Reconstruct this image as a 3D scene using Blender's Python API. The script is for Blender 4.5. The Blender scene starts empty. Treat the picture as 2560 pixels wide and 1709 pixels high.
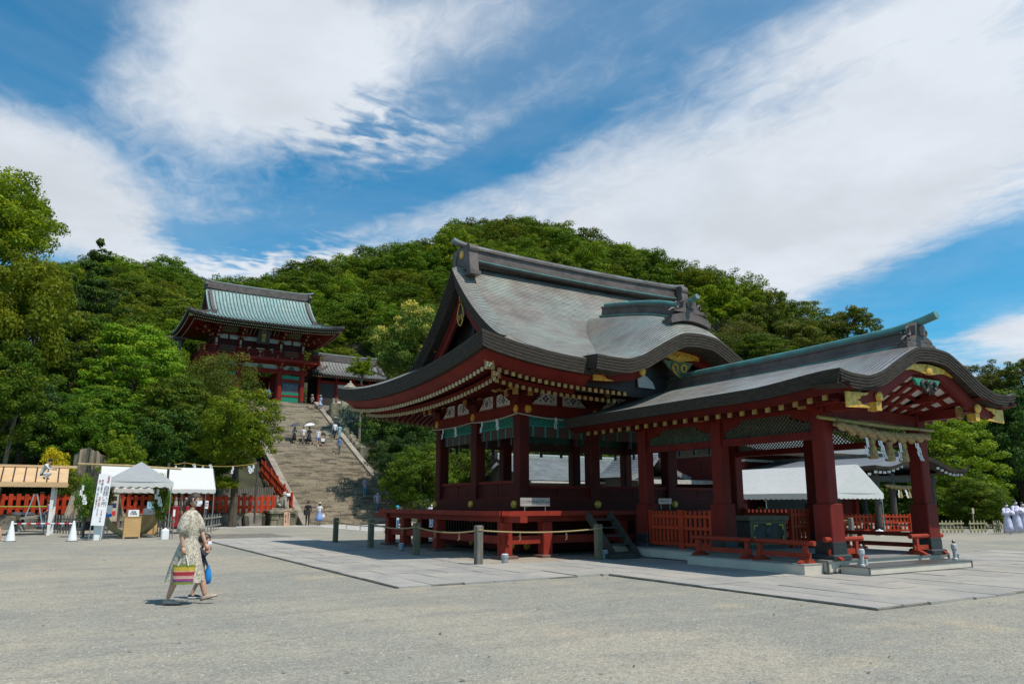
import bpy, math, random
import numpy as np
from mathutils import Vector, Matrix
R = math.radians
SC = bpy.context.scene
COL = SC.collection

# ------------------------------------------------------------------ camera, sky, sun, exposure
# World axes: x runs along the front of the dance hall, y up the shrine's axis towards the gate.
YAW, PITCH, FPX, EYE = R(31.2), math.atan(358 / 1850.0), 1850.0, 1.5
CAM = Vector((-10.533, -17.831, EYE))
cd = bpy.data.cameras.new('camera')
cam = bpy.data.objects.new('camera', cd); COL.objects.link(cam)
cam.location = CAM
cam.rotation_euler = (R(90) + PITCH, 0, -YAW)
cd.sensor_width = 36.0; cd.lens = 36.0 * FPX / 2560.0; cd.shift_y = 45.5 / 2560.0
cd.clip_start = 0.1; cd.clip_end = 3000
SC.camera = cam
SC.view_settings.view_transform = 'Standard'; SC.view_settings.look = 'None'
SC.view_settings.gamma = 1; SC.view_settings.use_curve_mapping = False
SC.view_settings.exposure = 0.08
SUN_DIR = Vector((0.218, -0.444, 0.869)).normalized()
sl = bpy.data.lights.new('sun', 'SUN'); sl.energy = 4.5; sl.angle = R(0.55); sl.color = (1.0, 0.95, 0.86)
so = bpy.data.objects.new('sun', sl); COL.objects.link(so)
so.rotation_euler = SUN_DIR.to_track_quat('Z', 'Y').to_euler(); so.location = (0, -30, 60)

class NT:
 """small node-tree writer"""
 def __init__(s, nt): s.nt = nt; s.n = nt.nodes; s.l = nt.links
 def node(s, t, **kw):
  n = s.n.new(t)
  for k, v in kw.items(): setattr(n, k, v)
  return n
 def put(s, sock, v):
  if hasattr(v, 'is_linked'): s.l.new(v, sock)
  elif v is not None: sock.default_value = v
 def math(s, op, a, b=None, c=None, clamp=False):
  n = s.node('ShaderNodeMath', operation=op, use_clamp=clamp)
  s.put(n.inputs[0], a); s.put(n.inputs[1], b); s.put(n.inputs[2], c)
  return n.outputs[0]
 def mix(s, f, a, b, mode='MIX'):
  n = s.node('ShaderNodeMix', data_type='RGBA', blend_type=mode)
  s.put(n.inputs[0], f); s.put(n.inputs[6], col(a)); s.put(n.inputs[7], col(b))
  return n.outputs[2]
 def ramp(s, f, lo, hi, a=0.0, b=1.0, smooth=True):
  n = s.node('ShaderNodeMapRange', interpolation_type='SMOOTHSTEP' if smooth else 'LINEAR')
  s.put(n.inputs[0], f); s.put(n.inputs[1], lo); s.put(n.inputs[2], hi); s.put(n.inputs[3], a); s.put(n.inputs[4], b)
  return n.outputs[0]
 def noise(s, vec, scale, detail=4, rough=0.55, dist=0.0):
  n = s.node('ShaderNodeTexNoise'); s.put(n.inputs['Vector'], vec)
  n.inputs['Scale'].default_value = scale; n.inputs['Detail'].default_value = detail
  n.inputs['Roughness'].default_value = rough; n.inputs['Distortion'].default_value = dist
  return n.outputs['Fac']
 def voro(s, vec, scale, feature='F1'):
  n = s.node('ShaderNodeTexVoronoi', feature=feature); s.put(n.inputs['Vector'], vec); n.inputs['Scale'].default_value = scale
  return n
 def mapping(s, vec, scale=(1, 1, 1), rot=(0, 0, 0), loc=(0, 0, 0)):
  n = s.node('ShaderNodeMapping'); s.put(n.inputs[0], vec)
  n.inputs[1].default_value = loc; n.inputs[2].default_value = rot; n.inputs[3].default_value = scale
  return n.outputs[0]
 def bump(s, h, strength=0.3, dist=0.02):
  n = s.node('ShaderNodeBump'); s.put(n.inputs['Height'], h)
  n.inputs['Strength'].default_value = strength; n.inputs['Distance'].default_value = dist
  return n.outputs[0]

def col(c):
 if isinstance(c, (tuple, list)) and len(c) == 3: return (c[0], c[1], c[2], 1.0)
 return c

world = bpy.data.worlds.new('World'); SC.world = world; world.use_nodes = True
def build_world():
 nt = world.node_tree; nt.nodes.clear(); T = NT(nt)
 out = T.node('ShaderNodeOutputWorld'); bg = T.node('ShaderNodeBackground')
 bg.inputs[1].default_value = 0.085
 sky = T.node('ShaderNodeTexSky', sky_type='NISHITA'); sky.sun_disc = False
 sky.sun_elevation = R(60.4); sky.sun_rotation = math.atan2(SUN_DIR.x, SUN_DIR.y)
 sky.air_density = 1.0; sky.dust_density = 0.25; sky.ozone_density = 3.0
 tc = T.node('ShaderNodeTexCoord')
 sep = T.node('ShaderNodeSeparateXYZ'); T.l.new(tc.outputs['Generated'], sep.inputs[0])
 x, y, z = sep.outputs
 # compass bearing (from +y towards +x) and height above the horizon, in degrees
 az = T.math('MULTIPLY', T.math('ARCTAN2', x, y), 57.29578)
 el = T.math('MULTIPLY', T.math('ARCSINE', z), 57.29578)
 zz = T.math('MAXIMUM', T.math('ADD', z, 0.05), 0.06)
 comb = T.node('ShaderNodeCombineXYZ')
 T.put(comb.inputs[0], T.math('DIVIDE', x, zz)); T.put(comb.inputs[1], T.math('DIVIDE', y, zz))
 plane = comb.outputs[0]
 # high cloud: long streaks on a flat layer, blown along one heading
 warp = T.noise(plane, 0.7, 3, 0.5)
 st = T.mapping(plane, (1.35, 0.75, 1), (0, 0, R(CLOUD_HEAD)))
 n1 = T.noise(st, 1.2, 8, 0.60, 1.1)
 n2 = T.noise(T.mapping(plane, (1.0, 1.0, 1), (0, 0, 0), (3.1, 7.7, 0)), 0.9, 6, 0.6, 0.4)
 n3 = T.noise(T.mapping(plane, (3.6, 2.4, 1), (0, 0, R(CLOUD_HEAD)), (9.1, 1.7, 0)), 4.2, 5, 0.6, 0.8)
 wob = T.math('MULTIPLY', T.math('SUBTRACT', n2, 0.5), 9.0)
 wob2 = T.math('MULTIPLY', T.math('SUBTRACT', warp, 0.5), 7.0)
 cov = 0.0
 for (a0, e0, sa, se, tilt, amp) in CLOUDS:
  da = T.math('ADD', T.math('SUBTRACT', az, a0), wob); de = T.math('ADD', T.math('SUBTRACT', el, e0), wob2)
  c, s_ = math.cos(R(tilt)), math.sin(R(tilt))
  p = T.math('DIVIDE', T.math('ADD', T.math('MULTIPLY', da, c), T.math('MULTIPLY', de, s_)), sa)
  q = T.math('DIVIDE', T.math('SUBTRACT', T.math('MULTIPLY', de, c), T.math('MULTIPLY', da, s_)), se)
  g = T.math('POWER', 2.71828, T.math('MULTIPLY', T.math('ADD', T.math('POWER', T.math('ABSOLUTE', p), 2.6), T.math('POWER', T.math('ABSOLUTE', q), 2.6)), -1.0))
  cov = T.math('ADD', cov, T.math('MULTIPLY', g, amp))
 base = T.math('ADD', T.math('ADD', cov, 0.05), T.math('MULTIPLY', T.math('SUBTRACT', n1, 0.5), 1.05))
 base = T.math('ADD', base, T.math('MULTIPLY', T.math('SUBTRACT', n3, 0.5), 0.55))
 # rippled high cloud in two patches
 rip = T.noise(T.mapping(plane, (1.6, 3.0, 1), (0, 0, R(CLOUD_HEAD + 60)), (2, 4, 0)), 8.0, 3, .5, .4)
 for (a0, e0, sa, se) in ((19.0, 27.8, 7.0, 2.6), (14.0, 17.6, 8.0, 2.2)):
  g = T.math('POWER', 2.71828, T.math('MULTIPLY', T.math('ADD', T.math('POWER', T.math('DIVIDE', T.math('SUBTRACT', az, a0), sa), 2), T.math('POWER', T.math('DIVIDE', T.math('SUBTRACT', el, e0), se), 2)), -1.0))
  base = T.math('ADD', base, T.math('MULTIPLY', T.math('MULTIPLY', T.math("SUBTRACT", rip, .45), 2.6), g))
 dens = T.ramp(base, 0.0, 1.0)
 dens = T.math('MULTIPLY', T.math('ADD', dens, T.math('MULTIPLY', T.ramp(n2, .25, .75), .26)), 0.93, clamp=True)
 # sky blue leans to azure as a circular polariser leaves it
 blue = T.mix(1.0, sky.outputs[0], (0.17, 1.30, 1.56), 'MULTIPLY')
 shade = T.ramp(T.noise(T.mapping(plane, (1, 1, 1), (0, 0, 0), (5, 2, 0)), 1.3, 5, 0.6), 0.3, 0.7, 0.86, 1.05)
 cc = T.mix(1.0, (8.2, 8.8, 9.6), (1, 1, 1), 'MULTIPLY')
 ccn = T.node('ShaderNodeVectorMath', operation='SCALE'); T.put(ccn.inputs[0], cc); T.put(ccn.inputs[3], shade)
 c = T.mix(dens, blue, ccn.outputs[0])
 T.l.new(c, bg.inputs[0]); T.l.new(bg.outputs[0], out.inputs[0])

CLOUD_HEAD = 28
# bearing, height, half length, half width (degrees), tilt, amount
CLOUDS = [
 (11.0, 32.5, 9.5, 4.6, 12, 1.0), (12.5, 28.8, 6.0, 2.2, -4, 0.6), (25.0, 35.0, 11.0, 3.0, 18, 0.5),
 (-2.0, 20.5, 8.8, 4.4, -14, 0.95), (-18.0, 23.0, 12.0, 5.5, -5, 0.8), (8.0, 15.5, 9.0, 2.4, -8, 0.45),
 (16.5, 17.0, 5.0, 1.8, 8, 0.5), (30.0, 23.0, 16.0, 2.4, 20, 0.34), (30.0, 29.0, 13.0, 1.6, 18, 0.30), (4.0, 27.0, 9.0, 2.0, -6, 0.35),
 (54.0, 23.0, 21.0, 7.2, 14, 1.05), (44.0, 17.8, 17.0, 5.0, 9, 0.85), (60.0, 32.0, 14.0, 2.0, 2, 0.35),
 (67.0, 10.2, 6.0, 1.8, 8, 0.85), (95.0, 24.0, 20.0, 8.0, 10, 0.9), (150.0, 38.0, 40.0, 11.0, 10, 0.6),
 (-5.5, 28.5, 4.2, 3.6, 0, -0.75), (9.5, 18.6, 5.0, 1.5, 4, -0.55), (64.0, 14.6, 9.0, 2.0, 8, -0.6), (27.0, 25.5, 11.0, 1.4, 24, -0.4), (-60.0, 26.0, 22.0, 8.0, -12, 0.7), (-120.0, 30.0, 40.0, 10.0, 5, 0.6),
]
build_world()

# ------------------------------------------------------------------ where a sight line of the survey camera meets things
_fw = Vector((math.sin(YAW), math.cos(YAW), 0)); _rt = Vector((math.cos(YAW), -math.sin(YAW), 0)); _up = Vector((0, 0, 1))
def ray(px, py):
 dx = (px - 1280.0) / FPX; dy = -(py - 900.0) / FPX
 return _rt * dx + _fw * (math.cos(PITCH) - math.sin(PITCH) * dy) + _up * (math.sin(PITCH) + math.cos(PITCH) * dy)
def gnd(px, py, z=0.0):
 r = ray(px, py); return CAM + r * ((z - EYE) / r.z)
def at(px, py, Y):
 r = ray(px, py); return CAM + r * (Y / r.dot(_fw))
def onx(px, py, x):
 r = ray(px, py); return CAM + r * ((x - CAM.x) / r.x)
def ony(px, py, y):
 r = ray(px, py); return CAM + r * ((y - CAM.y) / r.y)
def fr(x, Y):
 """metres right of and ahead of the survey point -> world x, y"""
 p = CAM + _rt * x + _fw * Y; return p.x, p.y

# ------------------------------------------------------------------ objects
ORG = {}
def tag(o, label=None, cat=None, group=None, kind=None):
 if label: o['label'] = label
 if cat: o['category'] = cat
 if group: o['group'] = group
 if kind: o['kind'] = kind
 return o
def thing(name, label, cat, loc=(0, 0, 0), rz=0.0, group=None):
 o = bpy.data.objects.new(name, None); COL.objects.link(o)
 o.empty_display_size = 0.2; o.location = loc; o.rotation_euler = (0, 0, rz)
 ORG[o] = Vector(loc)
 return tag(o, label, cat, group)
def link_mesh(name, me, parent=None, mats=None):
 o = bpy.data.objects.new(name, me); COL.objects.link(o)
 if mats:
  for m in (mats if isinstance(mats, (list, tuple)) else [mats]): me.materials.append(m)
 if parent is not None: o.parent = parent; ORG[o] = ORG.get(parent, Vector((0, 0, 0)))
 return o
def copy_tree(o, parent=None, loc=None, rz=None):
 c = o.copy(); COL.objects.link(c)
 if parent is not None: c.parent = parent
 if loc is not None: c.location = loc
 if rz is not None: c.rotation_euler = (0, 0, rz)
 for ch in list(o.children): copy_tree(ch, c)
 return c

class MB:
 """collects shapes, then links them as ONE mesh object"""
 def __init__(s): s.v = []; s.f = []; s.m = []; s.cur = 0; s.M = None; s.isl = []
 def mat(s, i): s.cur = i; return s
 def add(s, vs, fs):
  b = len(s.v); s.isl.append((b, len(s.f)))
  if s.M is not None: vs = [s.M @ Vector(v) for v in vs]
  s.v += [tuple(v) for v in vs]
  for f in fs: s.f.append([b + i for i in f]); s.m.append(s.cur)
  return s
 def box(s, x0, x1, y0, y1, z0, z1):
  return s.add([(x0, y0, z0), (x1, y0, z0), (x1, y1, z0), (x0, y1, z0), (x0, y0, z1), (x1, y0, z1), (x1, y1, z1), (x0, y1, z1)],
                     [(0, 3, 2, 1), (4, 5, 6, 7), (0, 1, 5, 4), (1, 2, 6, 5), (2, 3, 7, 6), (3, 0, 4, 7)])
 def cbox(s, c, d):
  return s.box(c[0] - d[0] / 2, c[0] + d[0] / 2, c[1] - d[1] / 2, c[1] + d[1] / 2, c[2] - d[2] / 2, c[2] + d[2] / 2)
 def bbox(s, x0, x1, y0, y1, z0, z1, b=0.02):
  """box with chamfered upright and top edges"""
  r = lambda i, z: [(x0 + i + b, y0 + i, z), (x1 - i - b, y0 + i, z), (x1 - i, y0 + i + b, z), (x1 - i, y1 - i - b, z), (x1 - i - b, y1 - i, z), (x0 + i + b, y1 - i, z), (x0 + i, y1 - i - b, z), (x0 + i, y0 + i + b, z)]
  vs = r(0, z0) + r(0, z1 - b) + r(b, z1)
  fs = [tuple(range(7, -1, -1)), tuple(range(16, 24))]
  for k in (0, 8):
   for i in range(8): j = (i + 1) % 8; fs.append((k + i, k + j, k + 8 + j, k + 8 + i))
  return s.add(vs, fs)
 def bar(s, p, q, w, h=None, up=(0, 0, 1)):
  p, q = Vector(p), Vector(q); d = (q - p); L = d.length
  if L < 1e-6: return s
  d /= L; h = w if h is None else h
  u = Vector(up)
  if abs(d.dot(u)) > 0.98: u = Vector((0, 1, 0)) if abs(d.y) < 0.9 else Vector((1, 0, 0))
  a = d.cross(u).normalized() * (w / 2); b = a.cross(d).normalized() * (h / 2)
  vs = [p - a - b, p + a - b, p + a + b, p - a + b, q - a - b, q + a - b, q + a + b, q - a + b]
  return s.add(vs, [(0, 1, 2, 3), (7, 6, 5, 4), (0, 4, 5, 1), (1, 5, 6, 2), (2, 6, 7, 3), (3, 7, 4, 0)])
 def tube(s, pts, r, n=8, caps=True):
  pts = [Vector(p) for p in pts]; k = len(pts)
  rs = r if isinstance(r, (list, tuple)) else [r] * k
  vs = []; prev = None
  for i, p in enumerate(pts):
   d = (pts[min(i + 1, k - 1)] - pts[max(i - 1, 0)])
   d = d.normalized() if d.length > 1e-9 else Vector((0, 0, 1))
   if prev is None:
    u = Vector((0, 0, 1)) if abs(d.z) < 0.9 else Vector((1, 0, 0)); a = d.cross(u).normalized()
   else:
    a = prev - d * prev.dot(d)
    a = a.normalized() if a.length > 1e-6 else d.orthogonal().normalized()
   prev = a; b = d.cross(a)
   for j in range(n):
    t = 2 * math.pi * j / n; vs.append(p + (a * math.cos(t) + b * math.sin(t)) * rs[i])
  fs = [(i * n + j, i * n + (j + 1) % n, (i + 1) * n + (j + 1) % n, (i + 1) * n + j) for i in range(k - 1) for j in range(n)]
  if caps: fs.append(tuple(range(n - 1, -1, -1))); fs.append(tuple((k - 1) * n + j for j in range(n)))
  return s.add(vs, fs)
 def lathe(s, prof, c=(0, 0, 0), n=16, sx=1.0, sy=1.0):
  vs = [(c[0] + r * sx * math.cos(2 * math.pi * j / n), c[1] + r * sy * math.sin(2 * math.pi * j / n), c[2] + z) for r, z in prof for j in range(n)]
  k = len(prof)
  fs = [(i * n + j, i * n + (j + 1) % n, (i + 1) * n + (j + 1) % n, (i + 1) * n + j) for i in range(k - 1) for j in range(n)]
  fs.append(tuple(range(n - 1, -1, -1))); fs.append(tuple((k - 1) * n + j for j in range(n)))
  return s.add(vs, fs)
 def disc(s, c, nrm, r, t, n=14):
  d = Vector(nrm).normalized(); c = Vector(c)
  return s.tube([c, c + d * t * 0.6, c + d * t], [r, r * 0.92, r * 0.55], n)
 def prism(s, poly, fn, a, b):
  """polygon in (p,q) swept between depths a and b; fn(p,q,depth)->xyz"""
  n = len(poly)
  vs = [fn(p, q, a) for p, q in poly] + [fn(p, q, b) for p, q in poly]
  fs = [tuple(range(n)), tuple(range(2 * n - 1, n - 1, -1))] + [(i, n + i, n + (i + 1) % n, (i + 1) % n) for i in range(n)]
  return s.add(vs, fs)
 def ribbon(s, top, bot):
  n = len(top)
  return s.add(list(top) + list(bot), [(i, i + 1, n + i + 1, n + i) for i in range(n - 1)])
 def sweep(s, path, w, h, side):
  """box section along a path; side: function giving the sideways unit vector"""
  n = len(path); vs = []
  for i, p in enumerate(path):
   p = Vector(p); d = (Vector(path[min(i + 1, n - 1)]) - Vector(path[max(i - 1, 0)])).normalized()
   a = Vector(side); u = d.cross(a).normalized()
   if u.z < 0: u = -u
   vs += [p - a * w / 2 - u * h, p + a * w / 2 - u * h, p + a * w / 2, p - a * w / 2]
  fs = [(4 * i + j, 4 * i + (j + 1) % 4, 4 * i + 4 + (j + 1) % 4, 4 * i + 4 + j) for i in range(n - 1) for j in range(4)]
  fs += [(3, 2, 1, 0), tuple(4 * (n - 1) + j for j in range(4))]
  return s.add(vs, fs)
 def build_parts(s, name, mats, parent=None, **k):
  """each added shape as a part of its own"""
  out = []; e = s.isl + [(len(s.v), len(s.f))]
  for (v0, f0), (v1, f1) in zip(e[:-1], e[1:]):
   m = MB(); m.v = s.v[v0:v1]; m.f = [[i - v0 for i in f] for f in s.f[f0:f1]]; m.m = [0] * len(m.f); out.append(m.build(name, mats, parent, **k))
  return out
 def build(s, name, mats, parent=None, smooth=False, kind=None, label=None):
  o0 = ORG.get(parent, Vector((0, 0, 0))) if parent is not None else Vector((0, 0, 0))
  me = bpy.data.meshes.new(name)
  vs = s.v if o0.length == 0 else [(a - o0.x, b - o0.y, c - o0.z) for a, b, c in s.v]
  me.from_pydata(vs, [], s.f)
  o = link_mesh(name, me, parent, mats)
  if any(s.m): me.polygons.foreach_set('material_index', s.m)
  if smooth: me.polygons.foreach_set('use_smooth', [True] * len(s.f))
  me.update()
  if kind: o['kind'] = kind
  if label: o['label'] = label
  return o

def text(body, size, loc, rot, mat, parent, align='CENTER', name='lettering', lsp=1.0, ext=0.002):
 cu = bpy.data.curves.new(name, 'FONT'); cu.body = body; cu.size = size; cu.align_x = align; cu.align_y = 'CENTER'
 cu.space_line = lsp; cu.extrude = ext; cu.resolution_u = 2; cu.materials.append(mat)
 o = bpy.data.objects.new(name, cu); COL.objects.link(o); o.parent = parent
 o.location = Vector(loc) - ORG.get(parent, Vector((0, 0, 0))); o.rotation_euler = rot
 return o

# ------------------------------------------------------------------ materials
MATS = {}
def pmat(name, c1, c2=None, scale=3.0, rough=0.6, bump=0.0, bscale=None, detail=5, metal=0.0, rnd=0.0, stretch=(1, 1, 1), spec=0.5, lo=0.35, hi=0.65, wear=None):
 if name in MATS: return MATS[name]
 m = bpy.data.materials.new(name); m.use_nodes = True; T = NT(m.node_tree)
 b = m.node_tree.nodes['Principled BSDF']
 tc = T.node('ShaderNodeTexCoord').outputs['Object']
 v = T.mapping(tc, stretch) if stretch != (1, 1, 1) else tc
 f = T.noise(v, scale, detail)
 c2 = c2 or tuple(k * 0.78 for k in c1)
 c = T.mix(T.ramp(f, lo, hi), c1, c2)
 if wear:
  w = T.noise(T.mapping(tc, (2.2, 2.2, .8)), 5.0, 8, .72); g = T.noise(T.mapping(tc, (1, 1, .5), (0, 0, 0), (7, 1, 3)), 1.4, 6, .65)
  c = T.mix(T.math('MULTIPLY', T.ramp(g, .5, .72), .45), c, tuple(k * .55 for k in c1)); c = T.mix(T.math('MULTIPLY', T.ramp(w, .60, .72), .55), c, wear)
 if rnd:
  oi = T.node('ShaderNodeObjectInfo').outputs['Random']
  hs = T.node('ShaderNodeHueSaturation'); T.put(hs.inputs['Value'], T.ramp(oi, 0, 1, 1 - rnd, 1 + rnd, False)); T.put(hs.inputs['Color'], c)
  c = hs.outputs[0]
 T.put(b.inputs['Base Color'], c); b.inputs['Roughness'].default_value = rough; b.inputs['Metallic'].default_value = metal
 b.inputs['Specular IOR Level'].default_value = spec
 if bump: T.put(b.inputs['Normal'], T.bump(T.noise(v, bscale or scale * 4, 6), bump, 0.03))
 MATS[name] = m
 return m

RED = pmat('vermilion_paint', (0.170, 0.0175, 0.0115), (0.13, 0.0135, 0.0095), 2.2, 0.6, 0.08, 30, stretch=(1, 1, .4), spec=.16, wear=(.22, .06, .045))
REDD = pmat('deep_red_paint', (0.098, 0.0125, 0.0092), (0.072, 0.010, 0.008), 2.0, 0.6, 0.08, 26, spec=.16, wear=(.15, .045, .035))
REDF = pmat('fence_vermilion', (0.43, 0.048, 0.014), (0.35, 0.036, 0.012), 1.6, 0.6, 0.1, 20, rnd=0.10, spec=.2)
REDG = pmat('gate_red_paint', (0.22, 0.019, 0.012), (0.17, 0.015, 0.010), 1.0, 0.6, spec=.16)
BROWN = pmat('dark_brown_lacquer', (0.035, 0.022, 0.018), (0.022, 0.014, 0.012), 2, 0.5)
BLACK = pmat('black_lacquer', (0.012, 0.012, 0.013), (0.02, 0.02, 0.02), 4, 0.4)
GOLD = pmat('gilded_metal', (0.80, 0.45, 0.06), (0.50, 0.27, 0.035), 9, 0.42, 0.35, 40, metal=0.2)
REDB = pmat('sunlit_vermilion', (0.29, 0.032, 0.018), (0.23, 0.026, 0.015), 2.0, 0.6, 0.1, 24, spec=.18, wear=(.36, .10, .07))  # brighter copy of the hall red: sunlight put into the colour, plus wear
GOLDP = pmat('ochre_paint', (0.40, 0.25, 0.06), (0.27, 0.16, 0.045), 8, 0.5, 0.1, 30)
OCHW = pmat('pale_ochre_paint', (0.55, 0.45, 0.27), (0.42, 0.33, 0.18), 8, 0.55)
TEAL = pmat('teal_brocade', (0.012, 0.155, 0.115), (0.008, 0.10, 0.08), 14, 0.6, 0.1, 60)
TEALP = pmat('green_paint', (0.02, 0.27, 0.16), (0.016, 0.2, 0.12), 4, 0.5)
GREENL = pmat('lattice_green', (0.075, 0.10, 0.058), (0.05, 0.07, 0.04), 6, 0.6)
BAMB = pmat('blind_reed', (0.085, 0.045, 0.03), (0.055, 0.03, 0.02), 30, 0.7, 0.2, 60, stretch=(.3, .3, 6))
WHITE = pmat('white_plaster', (0.62, 0.58, 0.55), (0.52, 0.48, 0.45), 3, 0.8)
WPAINT = pmat('white_paint', (0.75, 0.73, 0.70), (0.66, 0.64, 0.61), 5, 0.5)
NAVY = pmat('indigo_paint', (0.02, 0.025, 0.09), None, 5, 0.5)
SAGE = pmat('sage_paint', (0.13, 0.17, 0.09), None, 8, 0.6)
GREYWOOD = pmat('weathered_wood', (0.20, 0.175, 0.145), (0.12, 0.10, 0.08), 3, 0.8, 0.4, 20, stretch=(8, 8, .8), rnd=0.12)
DARKWOOD = pmat('dark_weathered_wood', (0.075, 0.065, 0.055), (0.045, 0.038, 0.03), 3, 0.75, 0.3, 20, stretch=(6, 6, .8))
MOSSWOOD = pmat('mossy_wood', (0.19, 0.155, 0.095), (0.12, 0.105, 0.06), 5, 0.85, 0.4, 24, stretch=(5, 5, .8))
PALEWOOD = pmat('new_pale_wood', (0.60, 0.40, 0.22), (0.52, 0.33, 0.17), 2, 0.6, 0.12, 16, stretch=(1, 1, 6), rnd=0.06)
PLYWOOD = pmat('plywood', (0.55, 0.34, 0.14), (0.48, 0.29, 0.115), 2, 0.55, 0.06, 20, stretch=(1, 1, 5))
STRAW = pmat('rice_straw', (0.42, 0.29, 0.13), (0.26, 0.17, 0.075), 18, 0.85, 0.5, 50)
ROPE = pmat('hemp_rope', (0.42, 0.31, 0.15), (0.3, 0.21, 0.1), 40, 0.9)
PAPER = pmat('white_paper', (0.82, 0.82, 0.84), (0.78, 0.78, 0.8), 5, 0.8)
BAMBOO = pmat('bamboo_pole', (0.30, 0.27, 0.075), (0.22, 0.20, 0.06), 3, 0.45)
STONE = pmat('old_stone', (0.19, 0.165, 0.135), (0.10, 0.092, 0.072), 1.7, 0.9, 0.5, 14, rnd=0.22)
STONEL = pmat('pale_lichen_stone', (0.42, 0.385, 0.31), (0.2, 0.185, 0.14), 3.5, 0.9, 0.5, 16)
MOSSSTONE = pmat('mossy_stone', (0.235, 0.20, 0.145), (0.125, 0.12, 0.065), 2.2, 0.9, 0.6, 12, rnd=0.2)
CURB = pmat('curb_stone', (0.30, 0.26, 0.21), (0.20, 0.175, 0.14), 1.3, 0.9, 0.3, 14, rnd=0.15)
CONC = pmat('pale_panel', (0.56, 0.49, 0.40), (0.50, 0.44, 0.36), 2.5, 0.6)
METALEDGE = pmat('dull_steel', (0.16, 0.15, 0.14), None, 6, 0.4, metal=0.6)
MATGREY = pmat('grey_floor', (0.20, 0.195, 0.19), (0.165, 0.16, 0.155), 3, 0.85)
STEEL = pmat('galvanised_pipe', (0.5, 0.5, 0.49), None, 8, 0.35, metal=0.8)
RIDGE = pmat('ridge_copper', (0.135, 0.105, 0.096), (0.085, 0.068, 0.062), 2.5, 0.55, 0.15, 12, spec=.3)
VERDI = pmat('verdigris', (0.085, 0.27, 0.245), (0.10, 0.17, 0.15), 2.2, 0.5, 0.15, 16, metal=0.15)
FASCIA = pmat('shingle_edge', (0.058, 0.045, 0.034), (0.034, 0.027, 0.021), 5, 0.75, 0.35, 26, stretch=(1, 1, 5), spec=.2)
INK = pmat('ink', (0.015, 0.015, 0.03), None, 5, 0.7)
REDINK = pmat('red_ink', (0.6, 0.03, 0.04), None, 5, 0.7)
PLASTIC = pmat('white_plastic', (0.80, 0.80, 0.80), (0.74, 0.74, 0.73), 3, 0.35)
ALU = pmat('ladder_aluminium', (0.45, 0.52, 0.55), (0.35, 0.42, 0.45), 5, 0.4, metal=0.5)
BLUE = pmat('blue_sheet', (0.02, 0.17, 0.6), (0.015, 0.12, 0.45), 6, 0.45)
TARP = pmat('dark_sack', (0.10, 0.10, 0.125), (0.06, 0.06, 0.08), 7, 0.75, 0.5, 14, rnd=0.2)

def canvas_mat():
 m = bpy.data.materials.new('tent_canvas'); m.use_nodes = True; T = NT(m.node_tree); n = m.node_tree.nodes
 b = n['Principled BSDF']; b.inputs['Base Color'].default_value = (0.66, 0.65, 0.625, 1); b.inputs['Roughness'].default_value = 0.6
 tr = T.node('ShaderNodeBsdfTranslucent'); tr.inputs[0].default_value = (0.6, 0.59, 0.56, 1)
 mx = T.node('ShaderNodeMixShader'); mx.inputs[0].default_value = 0.18
 tc = T.node('ShaderNodeTexCoord').outputs['Object']
 T.put(b.inputs['Normal'], T.bump(T.noise(tc, 1.8, 4, 0.6, 0.6), 0.35, 0.08))
 T.l.new(b.outputs[0], mx.inputs[1]); T.l.new(tr.outputs[0], mx.inputs[2]); T.l.new(mx.outputs[0], n['Material Output'].inputs[0])
 return m
CANVAS = canvas_mat()

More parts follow.
